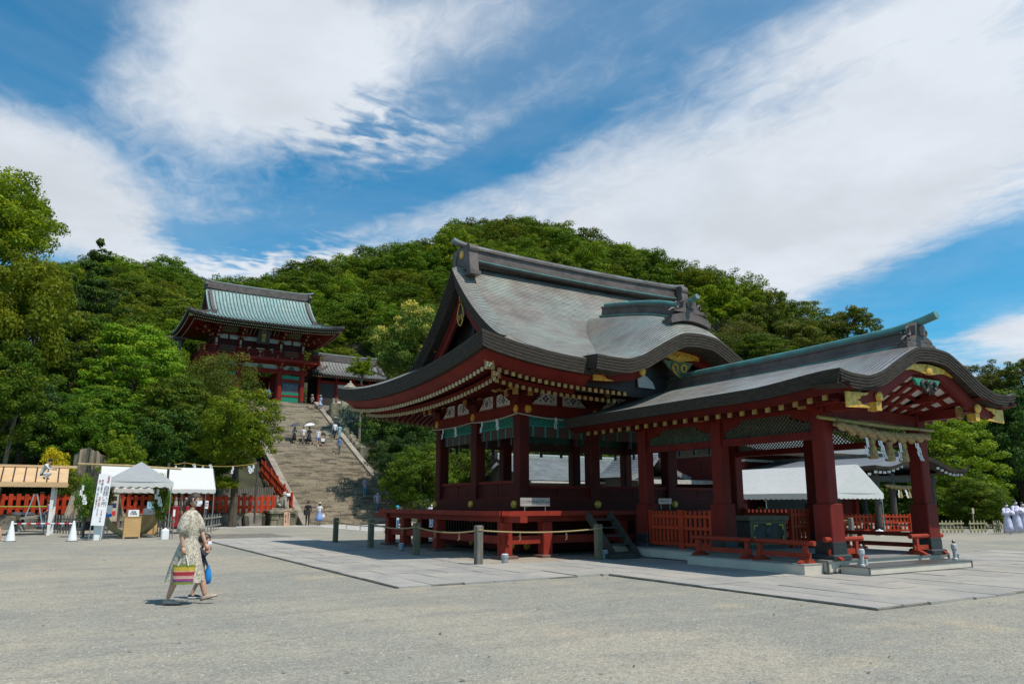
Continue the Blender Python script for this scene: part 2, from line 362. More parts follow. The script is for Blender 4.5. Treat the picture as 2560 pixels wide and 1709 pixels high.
def shingle_mat(name, c_a, c_b, c_pat, row=0.10, pat=0.5, rough=0.36, line=0.88):
 """copper shingles in courses; UV x runs along the eave, UV y up the slope, in metres"""
 m = bpy.data.materials.new(name); m.use_nodes = True; T = NT(m.node_tree); b = m.node_tree.nodes['Principled BSDF']
 uv = T.node('ShaderNodeTexCoord').outputs['UV']; obj = T.node('ShaderNodeTexCoord').outputs['Object']
 br = T.node('ShaderNodeTexBrick'); T.put(br.inputs['Vector'], uv)
 br.inputs['Scale'].default_value = 1.0; br.inputs['Brick Width'].default_value = 0.34; br.inputs['Row Height'].default_value = row
 br.inputs['Mortar Size'].default_value = 0.006; br.inputs['Color1'].default_value = (1, 1, 1, 1); br.inputs['Color2'].default_value = (0.72, 0.72, 0.72, 1)
 br.inputs['Mortar'].default_value = (0.35, 0.35, 0.35, 1); br.inputs['Bias'].default_value = 0.1
 sp = T.node('ShaderNodeSeparateXYZ'); T.put(sp.inputs[0], uv)
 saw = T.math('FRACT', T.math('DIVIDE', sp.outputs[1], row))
 n1 = T.noise(T.mapping(obj, (1, 1, 1)), 0.55, 6, 0.62, 0.5)
 n2 = T.noise(T.mapping(uv, (1.6, .18, 1)), 1.6, 5, 0.6)
 c = T.mix(T.ramp(T.noise(obj, 1.7, 5), .35, .65), c_a, c_b)
 c = T.mix(T.math('MULTIPLY', T.ramp(T.math('ADD', T.math('MULTIPLY', n1, 0.6), T.math('MULTIPLY', n2, 0.4)), .40, .62), pat), c, c_pat)
 n4 = T.noise(T.mapping(uv, (.9, .16, 1), (0, 0, .5), (3, 8, 0)), 1.1, 5, .6)
 c = T.mix(T.math('MULTIPLY', T.ramp(n4, .52, .68), .45), c, (c_a[0] * 1.15, c_a[1] * .95, c_a[2] * 1.05))
 c = T.mix(0.75, c, br.outputs['Color'], 'MULTIPLY')
 ln = T.math('MULTIPLY', T.math('LESS_THAN', saw, 0.26), line)  # dark band paints the shadow gap under each course's copper edge
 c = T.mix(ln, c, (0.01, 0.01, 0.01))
 T.put(b.inputs['Specular IOR Level'], T.math('MULTIPLY', T.math('SUBTRACT', 1.0, ln), 0.5)); T.put(b.inputs['Metallic'], T.math('MULTIPLY', T.math('SUBTRACT', 1.0, ln), 0.35))
 T.put(b.inputs['Base Color'], c)
 T.put(b.inputs['Roughness'], T.ramp(n1, .3, .7, rough - .06, rough + .12))
 T.put(b.inputs['Normal'], T.bump(T.math('SUBTRACT', 1.0, saw), 0.55, 0.025))
 return m
ROOFM = shingle_mat('copper_shingles', (0.34, 0.285, 0.25), (0.44, 0.385, 0.33), (0.34, 0.455, 0.405))
ROOFP = shingle_mat('copper_shingles_porch', (0.37, 0.325, 0.295), (0.45, 0.41, 0.37), (0.38, 0.48, 0.46), row=0.13)
ROOFG = shingle_mat('grey_shingles', (0.20, 0.21, 0.21), (0.26, 0.27, 0.265), (0.25, 0.31, 0.30), row=0.16, rough=0.5)
ROOFT = shingle_mat('gate_copper', (0.22, 0.385, 0.375), (0.27, 0.44, 0.42), (0.30, 0.36, 0.33), row=0.45, pat=0.6, rough=0.5, line=.1)
ROOFB = shingle_mat('gate_copper_brown', (0.20, 0.17, 0.155), (0.25, 0.215, 0.195), (0.22, 0.26, 0.24), row=0.45, pat=0.45, rough=0.5, line=.1)
RIBM = pmat('gate_ribs', (0.10, 0.15, 0.15), (0.085, 0.095, 0.09), 1.2, 0.6)
# ------------------------------------------------------------------ curved roof surfaces
def interp(xs, ys):
 """smooth monotone interpolation through points"""
 xs = np.array(xs, float); ys = np.array(ys, float); d = np.diff(ys) / np.diff(xs)
 m = np.zeros(len(xs)); m[0] = d[0]; m[-1] = d[-1]
 for i in range(1, len(xs) - 1): m[i] = 0 if d[i - 1] * d[i] <= 0 else 2 * d[i - 1] * d[i] / (d[i - 1] + d[i])
 def f(x):
  x = min(max(x, xs[0]), xs[-1]); i = min(int(np.searchsorted(xs, x, 'right')) - 1, len(xs) - 2); i = max(i, 0)
  h = xs[i + 1] - xs[i]; t = (x - xs[i]) / h
  return ((1 + 2 * t) * (1 - t) ** 2 * ys[i] + t * (1 - t) ** 2 * h * m[i] + t * t * (3 - 2 * t) * ys[i + 1] + t * t * (t - 1) * h * m[i + 1])
 return f
def surf(name, P, mat, parent, uvfn, keep=None, smooth=True):
 """grid of points P[i][j] as one mesh with a UV map; uvfn(i, j, face_i, face_j) -> (u, v) in metres"""
 ni, nj = len(P), len(P[0]); o0 = ORG.get(parent, Vector((0, 0, 0)))
 vs = [(p[0] - o0.x, p[1] - o0.y, p[2] - o0.z) for row in P for p in row]
 fs = []; uv = []
 for i in range(ni - 1):
  for j in range(nj - 1):
   if keep and not keep(i, j): continue
   q = [(i, j), (i + 1, j), (i + 1, j + 1), (i, j + 1)]
   fs.append([a * nj + b for a, b in q]); uv += [uvfn(a, b, i, j) for a, b in q]
 me = bpy.data.meshes.new(name); me.from_pydata(vs, [], fs)
 l = me.uv_layers.new(name='UVMap'); l.data.foreach_set('uv', np.array(uv, dtype=np.float32).ravel())
 if smooth: me.polygons.foreach_set('use_smooth', [True] * len(fs))
 me.update()
 return link_mesh(name, me, parent, mat)
def arclen(f, a, b, n=60):
 xs = np.linspace(a, b, n); s = [0.0]
 for i in range(1, n): s.append(s[-1] + math.hypot(xs[i] - xs[i - 1], f(xs[i]) - f(xs[i - 1])))
 return lambda x: float(np.interp(x, xs, s))
def smooth01(t): t = min(max(t, 0), 1); return t * t * (3 - 2 * t)
def oni(parent, c, face, w, h, mat, disc_mat=None, name='ridge_end_ornament'):
 """scrolled ridge-end ornament; c: middle of its foot, face: unit vector it looks along (horizontal)"""
 f = Vector(face); sdir = Vector((-f.y, f.x, 0)); c = Vector(c)
 fn = lambda p, q, d: c + sdir * p + Vector((0, 0, q)) + f * d
 m = MB()
 m.prism([(-w * .62, 0), (w * .62, 0), (w * .52, h * .16), (w * .3, h * .3), (w * .25, h * .82), (w * .12, h), (-w * .12, h), (-w * .25, h * .82), (-w * .3, h * .3), (-w * .52, h * .16)], fn, -.12, .12)
 for s in (-1, 1):
  pts = []
  for k in range(15):
   t = k / 14.0; a = -1.2 + t * 5.2; r = h * .26 * (1 - .62 * t)
   pts.append(c + sdir * s * (w * .5 - math.cos(a) * r * .9) + Vector((0, 0, h * .52 + math.sin(a) * r)) + f * .02)
  m.tube(pts, [h * .085 * (1 - .5 * k / 14) for k in range(15)], 6)
  pts = [c + sdir * s * (w * (.55 + .22 * t) + .0) + Vector((0, 0, h * (.12 + .10 * math.sin(t * 4.0)))) for t in (0, .3, .6, .9, 1.2)]
  m.tube(pts, [h * .08, h * .09, h * .08, h * .07, h * .04], 6)
 m.prism([(-w * .14, h * .3), (w * .14, h * .3), (w * .16, h * .7), (0, h * .86), (-w * .16, h * .7)], fn, .12, .17)
 o = m.build(name, mat, parent)
 if disc_mat: MB().disc(c + f * .17 + Vector((0, 0, h * .55)), f, w * .15, .04).build('crest_disc', disc_mat, o)
 return o
def cloud_plate(m, fn, w, h, d0, d1, sgn=1):
 """gilded end plate with a cusped inner edge"""
 m.prism([(0, 0), (w * .95, h * .06), (w * .8, h * .2), (w * .62, h * .24), (w * .58, h * .42), (w * .42, h * .5), (w * .58, h * .62), (w * .62, h * .78), (w * .82, h * .84), (w * .96, h * 1.0), (0, h)], lambda p, q, d: fn(p * sgn, q, d), d0, d1)
def kara_curve(w, half, top, low, end):
 """profile of a karahafu gable: hump in the middle, cusp, lifted tip"""
 pts = [(0, top), (.15, top - .035 * (top - low) / .8), (.30, top - .27 * (top - low)), (.45, top - .57 * (top - low)), (.60, top - .86 * (top - low)), (.75, low), (.87, low + .005), (1.0, end)]
 return interp([p[0] * half for p in pts], [p[1] for p in pts])(abs(w))

# ------------------------------------------------------------------ dance hall
CU = 5.85
UCOL = [1.5, 4.21, 7.49, 10.2]; VCOL = [1.5, 4.25, 7.0]
EU0, EU1, EV0, EV1 = -1.6, 13.3, -1.6, 10.1
hall = thing('dance_hall', 'large open red dance hall with a swooping copper roof, raised on posts behind a rope', 'shrine hall', (CU, 4.25, 0))
_zf = interp([0, 1, 2, 2.9, 3.75, 4.6, 5.5, 5.85], [5.42, 5.86, 6.36, 6.86, 7.47, 8.22, 9.2, 9.66])
_zs = interp([0, 1, 2, 3, 4], [5.42, 5.86, 6.36, 6.95, 7.6])
def lift(u, v):
 su = min(abs(u - CU) / 7.45, 1); sv = min(abs(v - 4.25) / 5.85, 1)
 du = min(u - EU0, EU1 - u); dv = min(v - EV0, EV1 - v)
 a = .5 * su ** 4 * max(0, 1 - max(dv, 0) / 3.2) ** 2; b = .5 * sv ** 2.2 * max(0, 1 - max(du, 0) / 2.6) ** 2
 return max(a, b)
def roof_z(u, v):
 return _zf(min(v - EV0, EV1 - v)) + lift(u, v)
def skirt_z(u, v):
 e = min(u - EU0, EU1 - u); d = min(v - EV0, EV1 - v)
 return min(_zf(max(d, 0)), _zs(max(e, 0))) + lift(u, v)
def kara_z(w, v):
 c = math.exp(-(w / 2.0) ** 2); g = .72 * (1 - math.exp(-(v + 2.05) / .75)) + .17 * (v + 2.05)
 return kara_curve(w, 3.95, 6.55, 5.5, 5.53) + (g * (.40 + .60 * c)) * (1 if abs(w) < 3.2 else max(.2, 1 - (abs(w) - 3.2) / .9))
def build_hall_roof():
 al = arclen(_zf, 0, 5.85); als = arclen(_zs, 0, 4)
 G0, G1 = 0.4, 11.3
 us = list(np.linspace(G0, G1, 130)); vs = list(np.linspace(EV0, 4.25, 56)) + list(np.linspace(4.25, EV1, 40))[1:]
 def rz(u, v):
  e = max(0, 1 - min(u - G0, G1 - u) / .55)
  d = min(v - EV0, EV1 - v)
  return roof_z(u, v) - .16 * e * e * smooth01((d - 1.6) / 1.2)
 P = [[(u, v, rz(u, v)) for v in vs] for u in us]
 roof = surf('roof', P, ROOFM, hall, lambda i, j, a, b: (us[i], al(min(vs[j] - EV0, EV1 - vs[j])) if j < 56 else 40 + al(EV1 - vs[j])), lambda i, j: not (abs(us[i] - 5.72) < 3.75 and vs[j] < .2 and min(kara_z(us[a] - 5.72, vs[b]) - rz(us[a], vs[b]) for a in (i, i + 1) for b in (j, j + 1)) > .03))
 st = 0.1; vs2 = list(np.arange(EV0, EV1 + .01, st))
 for sgn in (0, 1):
  us2 = list(np.arange(EU0, 1.31, st)) if sgn == 0 else list(np.arange(EU1, 10.39, -st))
  Q = [[(u, v, skirt_z(u, v) - .012) for v in vs2] for u in us2]
  def uvf(i, j, a, b):
   u, v = us2[i], vs2[j]; uc = us2[a] + (st / 2 if sgn == 0 else -st / 2); vc = vs2[b] + st / 2
   e = min(uc - EU0, EU1 - uc); d = min(vc - EV0, EV1 - vc)
   if d < e: return (u, al(max(min(v - EV0, EV1 - v), 0)))
   return (v, als(max(min(u - EU0, EU1 - u), 0)))
  surf('skirt_roof', Q, ROOFM, hall, uvf)
 # layered eave edge: five courses, each set back a little
 def edge(n=70):
  a = [(u, EV0) for u in np.linspace(EU0, 2.0, 24)]; a2 = [(u, EV0) for u in np.linspace(9.45, EU1, 24)]; b = [(EU1, v) for v in np.linspace(EV0, EV1, n)]
  c = [(u, EV1) for u in np.linspace(EU1, EU0, n)]; d = [(EU0, v) for v in np.linspace(EV1, EV0, n)]
  return [(0, a), (0, a2), (1, b), (2, c), (3, d)]
 nrm = [(0, 1), (-1, 0), (0, -1), (1, 0)]
 thick = .43
 def off(side, p, o, dz):
  nx, ny = nrm[side]; x, y = p[0] + nx * o, p[1] + ny * o
  x = min(max(x, EU0 + o), EU1 - o); y = min(max(y, EV0 + o), EV1 - o)
  return (x, y, skirt_z(p[0], p[1]) + dz)
 fb = MB(); nb = 5
 for sd, line in edge():
  for k in range(nb):
   o = .009 * k; t = -thick * k / nb; b = -thick * (k + 1) / nb
   fb.ribbon([off(sd, p, o, t) for p in line], [off(sd, p, o, b) for p in line])
   fb.ribbon([off(sd, p, o, b) for p in line], [off(sd, p, o + .009, b) for p in line])
  fb.ribbon([off(sd, p, .045, -thick) for p in line], [off(sd, p, .34, -thick + .03) for p in line])
 fb.build('eave_edge', FASCIA, hall)
 rb = MB()
 for sd, line in edge():
  rb.ribbon([off(sd, p, .2, -thick) for p in line], [off(sd, p, .26, -thick - .05) for p in line])
  rb.ribbon([off(sd, p, .26, -thick - .05) for p in line], [off(sd, p, .5, -thick - .28) for p in line])
  rb.ribbon([off(sd, p, .5, -thick - .28) for p in line], [off(sd, p, 1.4, -thick + .0) for p in line])
  rb.ribbon([off(sd, p, .98, -thick - .30) for p in line], [off(sd, p, .98, -thick - .42) for p in line])
  rb.ribbon([off(sd, p, .98, -thick - .42) for p in line], [off(sd, p, 3.05, -thick + .28) for p in line])
 rb.build('eave_board', RED, hall)
 # two tiers of rafters with painted ends
 for sd, rng in enumerate([(EU0, EU1, EV0), (EV0, EV1, EU1), (EU0, EU1, EV1), (EV0, EV1, EU0)]):
  for tier, (tip, length, dz, rise) in enumerate([(.42, 1.0, -thick - .345, .28), (.92, 2.2, -thick - .50, .30)]):
   m = MB(); cap = MB(); a0, a1, fix = rng; n = int((a1 - a0 - .9) / .21)
   for k in range(n):
    s = a0 + .45 + (a1 - a0 - .9) * (k + .5) / n
    p = (s, fix) if sd in (0, 2) else (fix, s)
    if sd == 0 and abs(s - 5.75) < 2.3: continue
    dc = min(s - a0, a1 - s)
    if dc < tip + .05: continue
    L = min(length, max(dc - tip, .15)); nx, ny = nrm[sd]
    z = skirt_z(p[0], p[1]) + dz
    q0 = Vector((p[0] + nx * tip, p[1] + ny * tip, z)); q1 = q0 + Vector((nx * L, ny * L, rise * L))
    m.bar(q0, q1, .085, .10)
    g = Vector((nx, ny, 0)); cap.bar(q0 - g * .012, q0 + g * .03, .095, .11)
   m.build('rafter_row', REDD, hall, kind='stuff'); cap.build('rafter_tip_row', OCHW if sd in (1, 3) else GOLDP, hall, kind='stuff')
 # hip rafters with gilded ends
 for (x, y, dx, dy) in ((EU0, EV0, 1, 1), (EU0, EV1, 1, -1), (EU1, EV0, -1, 1), (EU1, EV1, -1, -1)):
  z = skirt_z(x, y) - thick
  for k, (o, dz, L) in enumerate(((.5, -.36, 1.5), (.98, -.5, 2.4))):
   p = Vector((x + dx * o, y + dy * o, z + dz)); q = p + Vector((dx * L, dy * L, .24 * L))
   h = MB().bar(p, q, .2, .24).build('hip_rafter', REDD, hall)
   d = (q - p).normalized()
   MB().bar(p - d * .03, p + d * .09, .25, .29).build('rafter_cap', GOLDP, h)
   nn = Vector((-dx, -dy, 0)).normalized()
   fl = MB()
   for a in range(5):
    t = 2 * math.pi * a / 5; sv = Vector((-nn.y, nn.x, 0)); c = p - d * .03 + sv * .055 * math.cos(t) + Vector((0, 0, .055 * math.sin(t)))
    fl.disc(c, nn, .026, .012, 7)
   fl.build('flower_crest', PAPER, h)
 # gables: layered verge, red bargeboard, dark gable wall, gilded pendant
 for u0, sg in ((G0, 1), (G1, -1)):
  half = [(d, rz(u0, EV0 + d)) for d in np.linspace(2.05, 5.85, 26)]
  path = [(EV0 + d, z) for d, z in half] + [(EV1 - d, z) for d, z in half[::-1]][1:]
  vg = MB()
  for k in range(5):
   o = .03 * k; t0, t1 = -.40 * k / 5, -.40 * (k + 1) / 5
   def nz(i, t):
    a = path[max(i - 1, 0)]; b = path[min(i + 1, len(path) - 1)]
    if i == 25: return (0, 1)
    dy, dz = b[0] - a[0], b[1] - a[1]; L = math.hypot(dy, dz); return (-dz / L, dy / L) if dy > 0 else (dz / L, -dy / L)
   pt = lambda i, t, o: (u0 + sg * o, path[i][0] + nz(i, t)[0] * t, path[i][1] + nz(i, t)[1] * t * (1.35 if i == 25 else 1))
   rg = range(len(path))
   vg.ribbon([pt(i, t0, o) for i in rg], [pt(i, t1, o) for i in rg])
   vg.ribbon([pt(i, t1, o) for i in rg], [pt(i, t1, o + .03) for i in rg])
  vg.ribbon([pt(i, -.40, .15) for i in rg], [pt(i, -.36, .75) for i in rg])
  vg.build('verge', FASCIA, hall)
  bb = MB()
  for a, b, o in ((-.42, -.84, .42), (-.5, -.60, .39)):
   bb.ribbon([pt(i, a, o) for i in rg], [pt(i, b, o) for i in rg]); bb.ribbon([pt(i, b, o) for i in rg], [pt(i, b, o + .1) for i in rg])
  bb.build('bargeboard', RED, hall)
  wall = MB(); xw = u0 + sg * .95
  wall.add([(xw, v, z - .25) for v, z in path] + [(xw, path[-1][0], 6.2), (xw, path[0][0], 6.2)], [tuple(range(len(path) + 2))])
  for v in (3.1, 4.25, 5.4): wall.box(xw - sg * .09, xw, v - .09, v + .09, 6.3, 8.6 if v == 4.25 else 7.3)
  wall.box(xw - sg * .12, xw, 1.6, 6.9, 6.85, 7.05)
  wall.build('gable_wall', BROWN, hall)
  g = MB(); xg = u0 + sg * .36
  g.prism([(-.2, 0), (-.06, .45), (0, .52), (.06, .45), (.2, 0), (.12, -.1), (0, .2), (-.12, -.1)], lambda p, q, d: (xg + d, 4.25 + p, 8.72 + q), -.03, .03)
  for s in (-1, 1):
   g.tube([(xg, 4.25 + s * .05, 8.3), (xg, 4.25 + s * .17, 8.08), (xg, 4.25 + s * .24, 7.84), (xg, 4.25 + s * .16, 7.66), (xg, 4.25 + s * .07, 7.74), (xg, 4.25 + s * .10, 7.88)], [.022] * 6, 5)
   g.tube([(xg, 4.25 + s * .11, 8.6), (xg, 4.25 + s * .05, 8.35)], .02, 5)
   g.tube([(xg, 4.25 + s * .20, 7.68), (xg, 4.25 + s * .1, 7.55), (xg, 4.25, 7.48)], .022, 5)
   cloud_plate(g, lambda p, q, d: (xg + d, 4.25 + s * 2.45 - s * p, 6.86 + q + .05 * p), .6, .28, -.02, .02)
  pend = g.build_parts('gable_pendant', GOLD, hall)[0]
  MB().prism([(-.2, .02), (-.24, -.35), (0, -.75), (.24, -.35), (.2, .02)], lambda p, q, d: (xg + sg * .05 + d, 4.25 + p, 8.22 + q), 0, .03).build('pendant_back', BROWN, pend)
 # main ridge
 def zr(u): return 9.74 + .10 * (abs(u - CU) / 5.4) ** 2.2
 ul = np.linspace(.95, 10.75, 24); side = (0, 1, 0)
 r = MB()
 r.sweep([(u, 4.25, zr(u) + .04) for u in ul], .72, .13, side); r.sweep([(u, 4.25, zr(u) + .13) for u in ul], .60, .09, side)
 r.sweep([(u, 4.25, zr(u) + .42) for u in ul], .40, .30, side); r.sweep([(u, 4.25, zr(u) + .465) for u in ul], .52, .044, side)
 rd = r.build('ridge', RIDGE, hall)
 cp = MB(); ul2 = np.linspace(.42, 11.3, 40)
 cp.tube([(u, 4.25, zr(u) + .55 + .26 * max(0, (1.2 - u) / 1.2) ** 2 + .2 * max(0, (u - 10.5) / 1.2) ** 2) for u in ul2], .12, 12)
 cp.build('ridge_cap', pmat('ridge_cap_copper', (0.15, 0.17, 0.16), (0.10, 0.085, 0.078), 1.4, 0.42, 0.1, 10, metal=.25), rd)
 tr = MB(); tr.sweep([(u, 4.25, zr(u) - .0) for u in ul], .80, .035, side); tr.build('ridge_trim', VERDI, rd)
 for u, f in ((.92, -1), (10.78, 1)):
  m = MB(); c = Vector((u, 4.25, zr(u) - .35))
  m.box(u - .13, u + .13, 3.86, 4.64, zr(u) - .4, zr(u) + .5)
  for s in (-1, 1):
   y0 = 4.25 + s * .47
   m.tube([(u - .16, y0, zr(u) + .30), (u + .16, y0, zr(u) + .30)], .185, 14)
   m.add([(u - .17, y0 - .12, zr(u) + .25), (u + .17, y0 - .12, zr(u) + .25), (u + .17, y0 + .12, zr(u) + .25), (u - .17, y0 + .12, zr(u) + .25),
                   (u - .17, y0 + s * .12 - .14, zr(u) - .62), (u + .17, y0 + s * .12 - .14, zr(u) - .62), (u + .17, y0 + s * .12 + .16, zr(u) - .62), (u - .17, y0 + s * .12 + .16, zr(u) - .62)],
                  [(0, 3, 2, 1), (4, 5, 6, 7), (0, 1, 5, 4), (1, 2, 6, 5), (2, 3, 7, 6), (3, 0, 4, 7)])
   m.box(u - .2, u + .2, y0 + s * .12 - .2, y0 + s * .12 + .2, zr(u) - .66, zr(u) - .52)
  e = m.build('ridge_end_ornament', RIDGE, hall)
  MB().disc((u + f * .13, 4.25, zr(u) + .22), (f, 0, 0), .15, .05).build('crest_disc', GOLD, e)
 # karahafu over the front
 KC, KH, V0 = 5.72, 3.95, -2.05
 def kz(w): return kara_curve(w, KH, 6.55, 5.5, 5.53)
 def cz(w, v):
  c = math.exp(-(w / 2.0) ** 2); g = .72 * (1 - math.exp(-(v - V0) / .75)) + .17 * (v - V0)
  return kz(w) + (g * (.40 + .60 * c)) * (1 if abs(w) < 3.2 else max(.2, 1 - (abs(w) - 3.2) / .9))
 ws = list(np.linspace(-KH, KH, 100)); kv = list(np.linspace(V0, 3.2, 56))
 P = [[(KC + w, v, cz(w, v)) for v in kv] for w in ws]
 def keep(i, j): return any(P[a][b][2] > roof_z(P[a][b][0], P[a][b][1]) - .05 or P[a][b][1] < EV0 + .1 for a in (i, i + 1) for b in (j, j + 1))
 wl = [0.0]
 for i in range(1, len(ws)): wl.append(wl[-1] + math.hypot(ws[i] - ws[i - 1], kz(ws[i]) - kz(ws[i - 1])))
 vl = arclen(lambda v: cz(0, v), V0, 3.2)
 kara = surf('curved_gable_roof', P, ROOFM, hall, lambda i, j, a, b: (wl[i], vl(kv[j]) * (1.0)), keep)
 kf = MB(); thick = .40
 def kn(i):
  a, b = max(i - 1, 0), min(i + 1, 99); dx, dz = ws[b] - ws[a], kz(ws[b]) - kz(ws[a]); L = math.hypot(dx, dz); return (-dz / L, dx / L)
 kp = lambda i, t, o: (KC + ws[i] + kn(i)[0] * t, V0 + o, kz(ws[i]) + kn(i)[1] * t)
 rg = range(100)
 for k in range(5):
  t0, t1, o = -thick * k / 5, -thick * (k + 1) / 5, .012 * k
  kf.ribbon([kp(i, t0, o) for i in rg], [kp(i, t1, o) for i in rg]); kf.ribbon([kp(i, t1, o) for i in rg], [kp(i, t1, o + .012) for i in rg])
 kf.ribbon([kp(i, -thick, .06) for i in rg], [kp(i, -thick + .02, .8) for i in rg])
 for i in (0, 99):
  a = [kp(i, 0, 0), kp(i, -thick, .1), (kp(i, 0, 0)[0], V0 + .7, kz(ws[i]) - .3), (kp(i, 0, 0)[0], V0 + .7, kz(ws[i]))]
  kf.add(a, [(0, 1, 2, 3)])
 kf.build('gable_edge', FASCIA, kara)
 hb = MB(); rg2 = [i for i in rg if abs(ws[i]) < 3.7]
 RC = 1.0; hb.ribbon([kp(i, -thick + .02, .8) for i in rg2], [kp(i, -thick + .06, RC) for i in rg2]); kb = interp([0, .6, 1.0, 1.13, 1.5, 1.9, 3.1, 3.95], [5.92, 5.88, 5.76, 5.64, 5.26, 5.11, 4.98, 4.98]); lowb = lambda i, o: (KC + ws[i], V0 + o, kb(abs(ws[i])))
 hb.ribbon([kp(i, -thick + .06, RC) for i in rg2], [lowb(i, RC) for i in rg2]); hb.ribbon([lowb(i, RC) for i in rg2], [lowb(i, RC + .16) for i in rg2])
 hb.ribbon([lowb(i, RC + .16) for i in rg2], [kp(i, -thick - .1, RC + .16) for i in rg2])
 hb.build('gable_board', RED, kara)
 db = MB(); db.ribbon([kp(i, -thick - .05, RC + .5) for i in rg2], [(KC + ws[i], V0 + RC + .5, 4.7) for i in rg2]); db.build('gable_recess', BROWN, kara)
 wp = MB()
 for s in (-1, 1):
  wp.prism([(.62, 5.0), (1.3, 5.0), (1.32, 5.3), (1.2, 5.46), (.95, 5.36), (.72, 5.2)], lambda p, q, d: (KC + s * p, V0 + RC + .45 + d, q), -.04, 0)
 wp.build_parts('curved_panel', WHITE, kara)
 g = MB(); yg = V0 + RC - .02
 bow = [(KC + w, kz(w) - thick + .02) for w in np.linspace(-.85, .85, 15)]
 low = [(KC + w, kz(w) - thick - .22 - .10 * max(0, 1 - abs(w) * 2.5) + .28 * max(0, abs(w) - .4)) for w in np.linspace(-.85, .85, 15)]
 poly = bow + low[::-1]
 g.prism(poly, lambda p, q, d: (p, yg + d, q), -.04, 0)
 g.disc((KC, yg - .04, 6.0), (0, -1, 0), .09, .04)
 for s in (-1, 1):
  g.disc((KC + s * 1.52, V0 + RC - .02, 5.40), (0, -1, 0), .13, .07)
  cloud_plate(g, lambda p, q, d: (KC + s * 3.4 - s * p, V0 + RC - .02 + d, 4.97 + q + .03 * p), .8, .28, -.03, 0)
 g.build_parts('gilt_plate', GOLD, kara)
 pd = MB()
 pd.prism([(-.62, 0), (.62, 0), (.42, -.22), (.12, -.42), (0, -.5), (-.12, -.42), (-.42, -.22)], lambda p, q, d: (KC + p, yg + .05 + d, 5.86 + q), -.04, .02)
 pen = pd.build('gable_pendant', SAGE, kara)
 sw = MB()
 for s in (-1, 1):
  sw.tube([(KC + s * (.2 - .13 * math.cos(a) * (1 - .1 * a)), yg - .02, 5.66 + .12 * math.sin(a) * (1 - .1 * a)) for a in np.linspace(-1.5, 4.4, 16)], .032, 5)
  sw.tube([(KC + s * .28, yg - .02, 5.56), (KC + s * .12, yg - .02, 5.42), (KC, yg - .02, 5.36)], .025, 5)
 sw.build_parts('scroll', GOLD, pen)
 # karahafu ridge
 r = MB(); yl = np.linspace(-1.35, 2.45, 14); side = (1, 0, 0)
 zk = lambda y: cz(0, y) + .06
 r.sweep([(KC, y, zk(y)) for y in yl], .6, .2, side); r.sweep([(KC, y, zk(y) + .27) for y in yl], .4, .27, side); r.sweep([(KC, y, zk(y) + .31) for y in yl], .5, .06, side)
 kr = r.build('ridge', RIDGE, kara)
 yl2 = np.linspace(-2.0, 2.5, 20)
 MB().tube([(KC, y, zk(max(y, -1.35)) + .385 + .20 * max(0, (-1.0 - y)) ** 1.6) for y in yl2], .09, 10).build('ridge_cap', VERDI, kr)
 MB().sweep([(KC, y, zk(y) - .02) for y in yl], .7, .05, side).build('ridge_trim', VERDI, kr)
 zb = zk(-1.35)
 b = MB(); xs = np.linspace(-.85, .85, 11)
 for k, (ww, hh) in enumerate(((.85, .0), (.78, .1))):
  b.sweep([(KC + x * ww / .85, -1.5, zb + .02 + hh - .16 * (x / .85) ** 2) for x in xs], .4 - .06 * k, .16, (0, 1, 0))
 b.build('ornament_base', RIDGE, kara)
 oni(kara, (KC, -1.55, zb + .12), (0, -1, 0), 1.0, .46, RIDGE)
build_hall_roof()

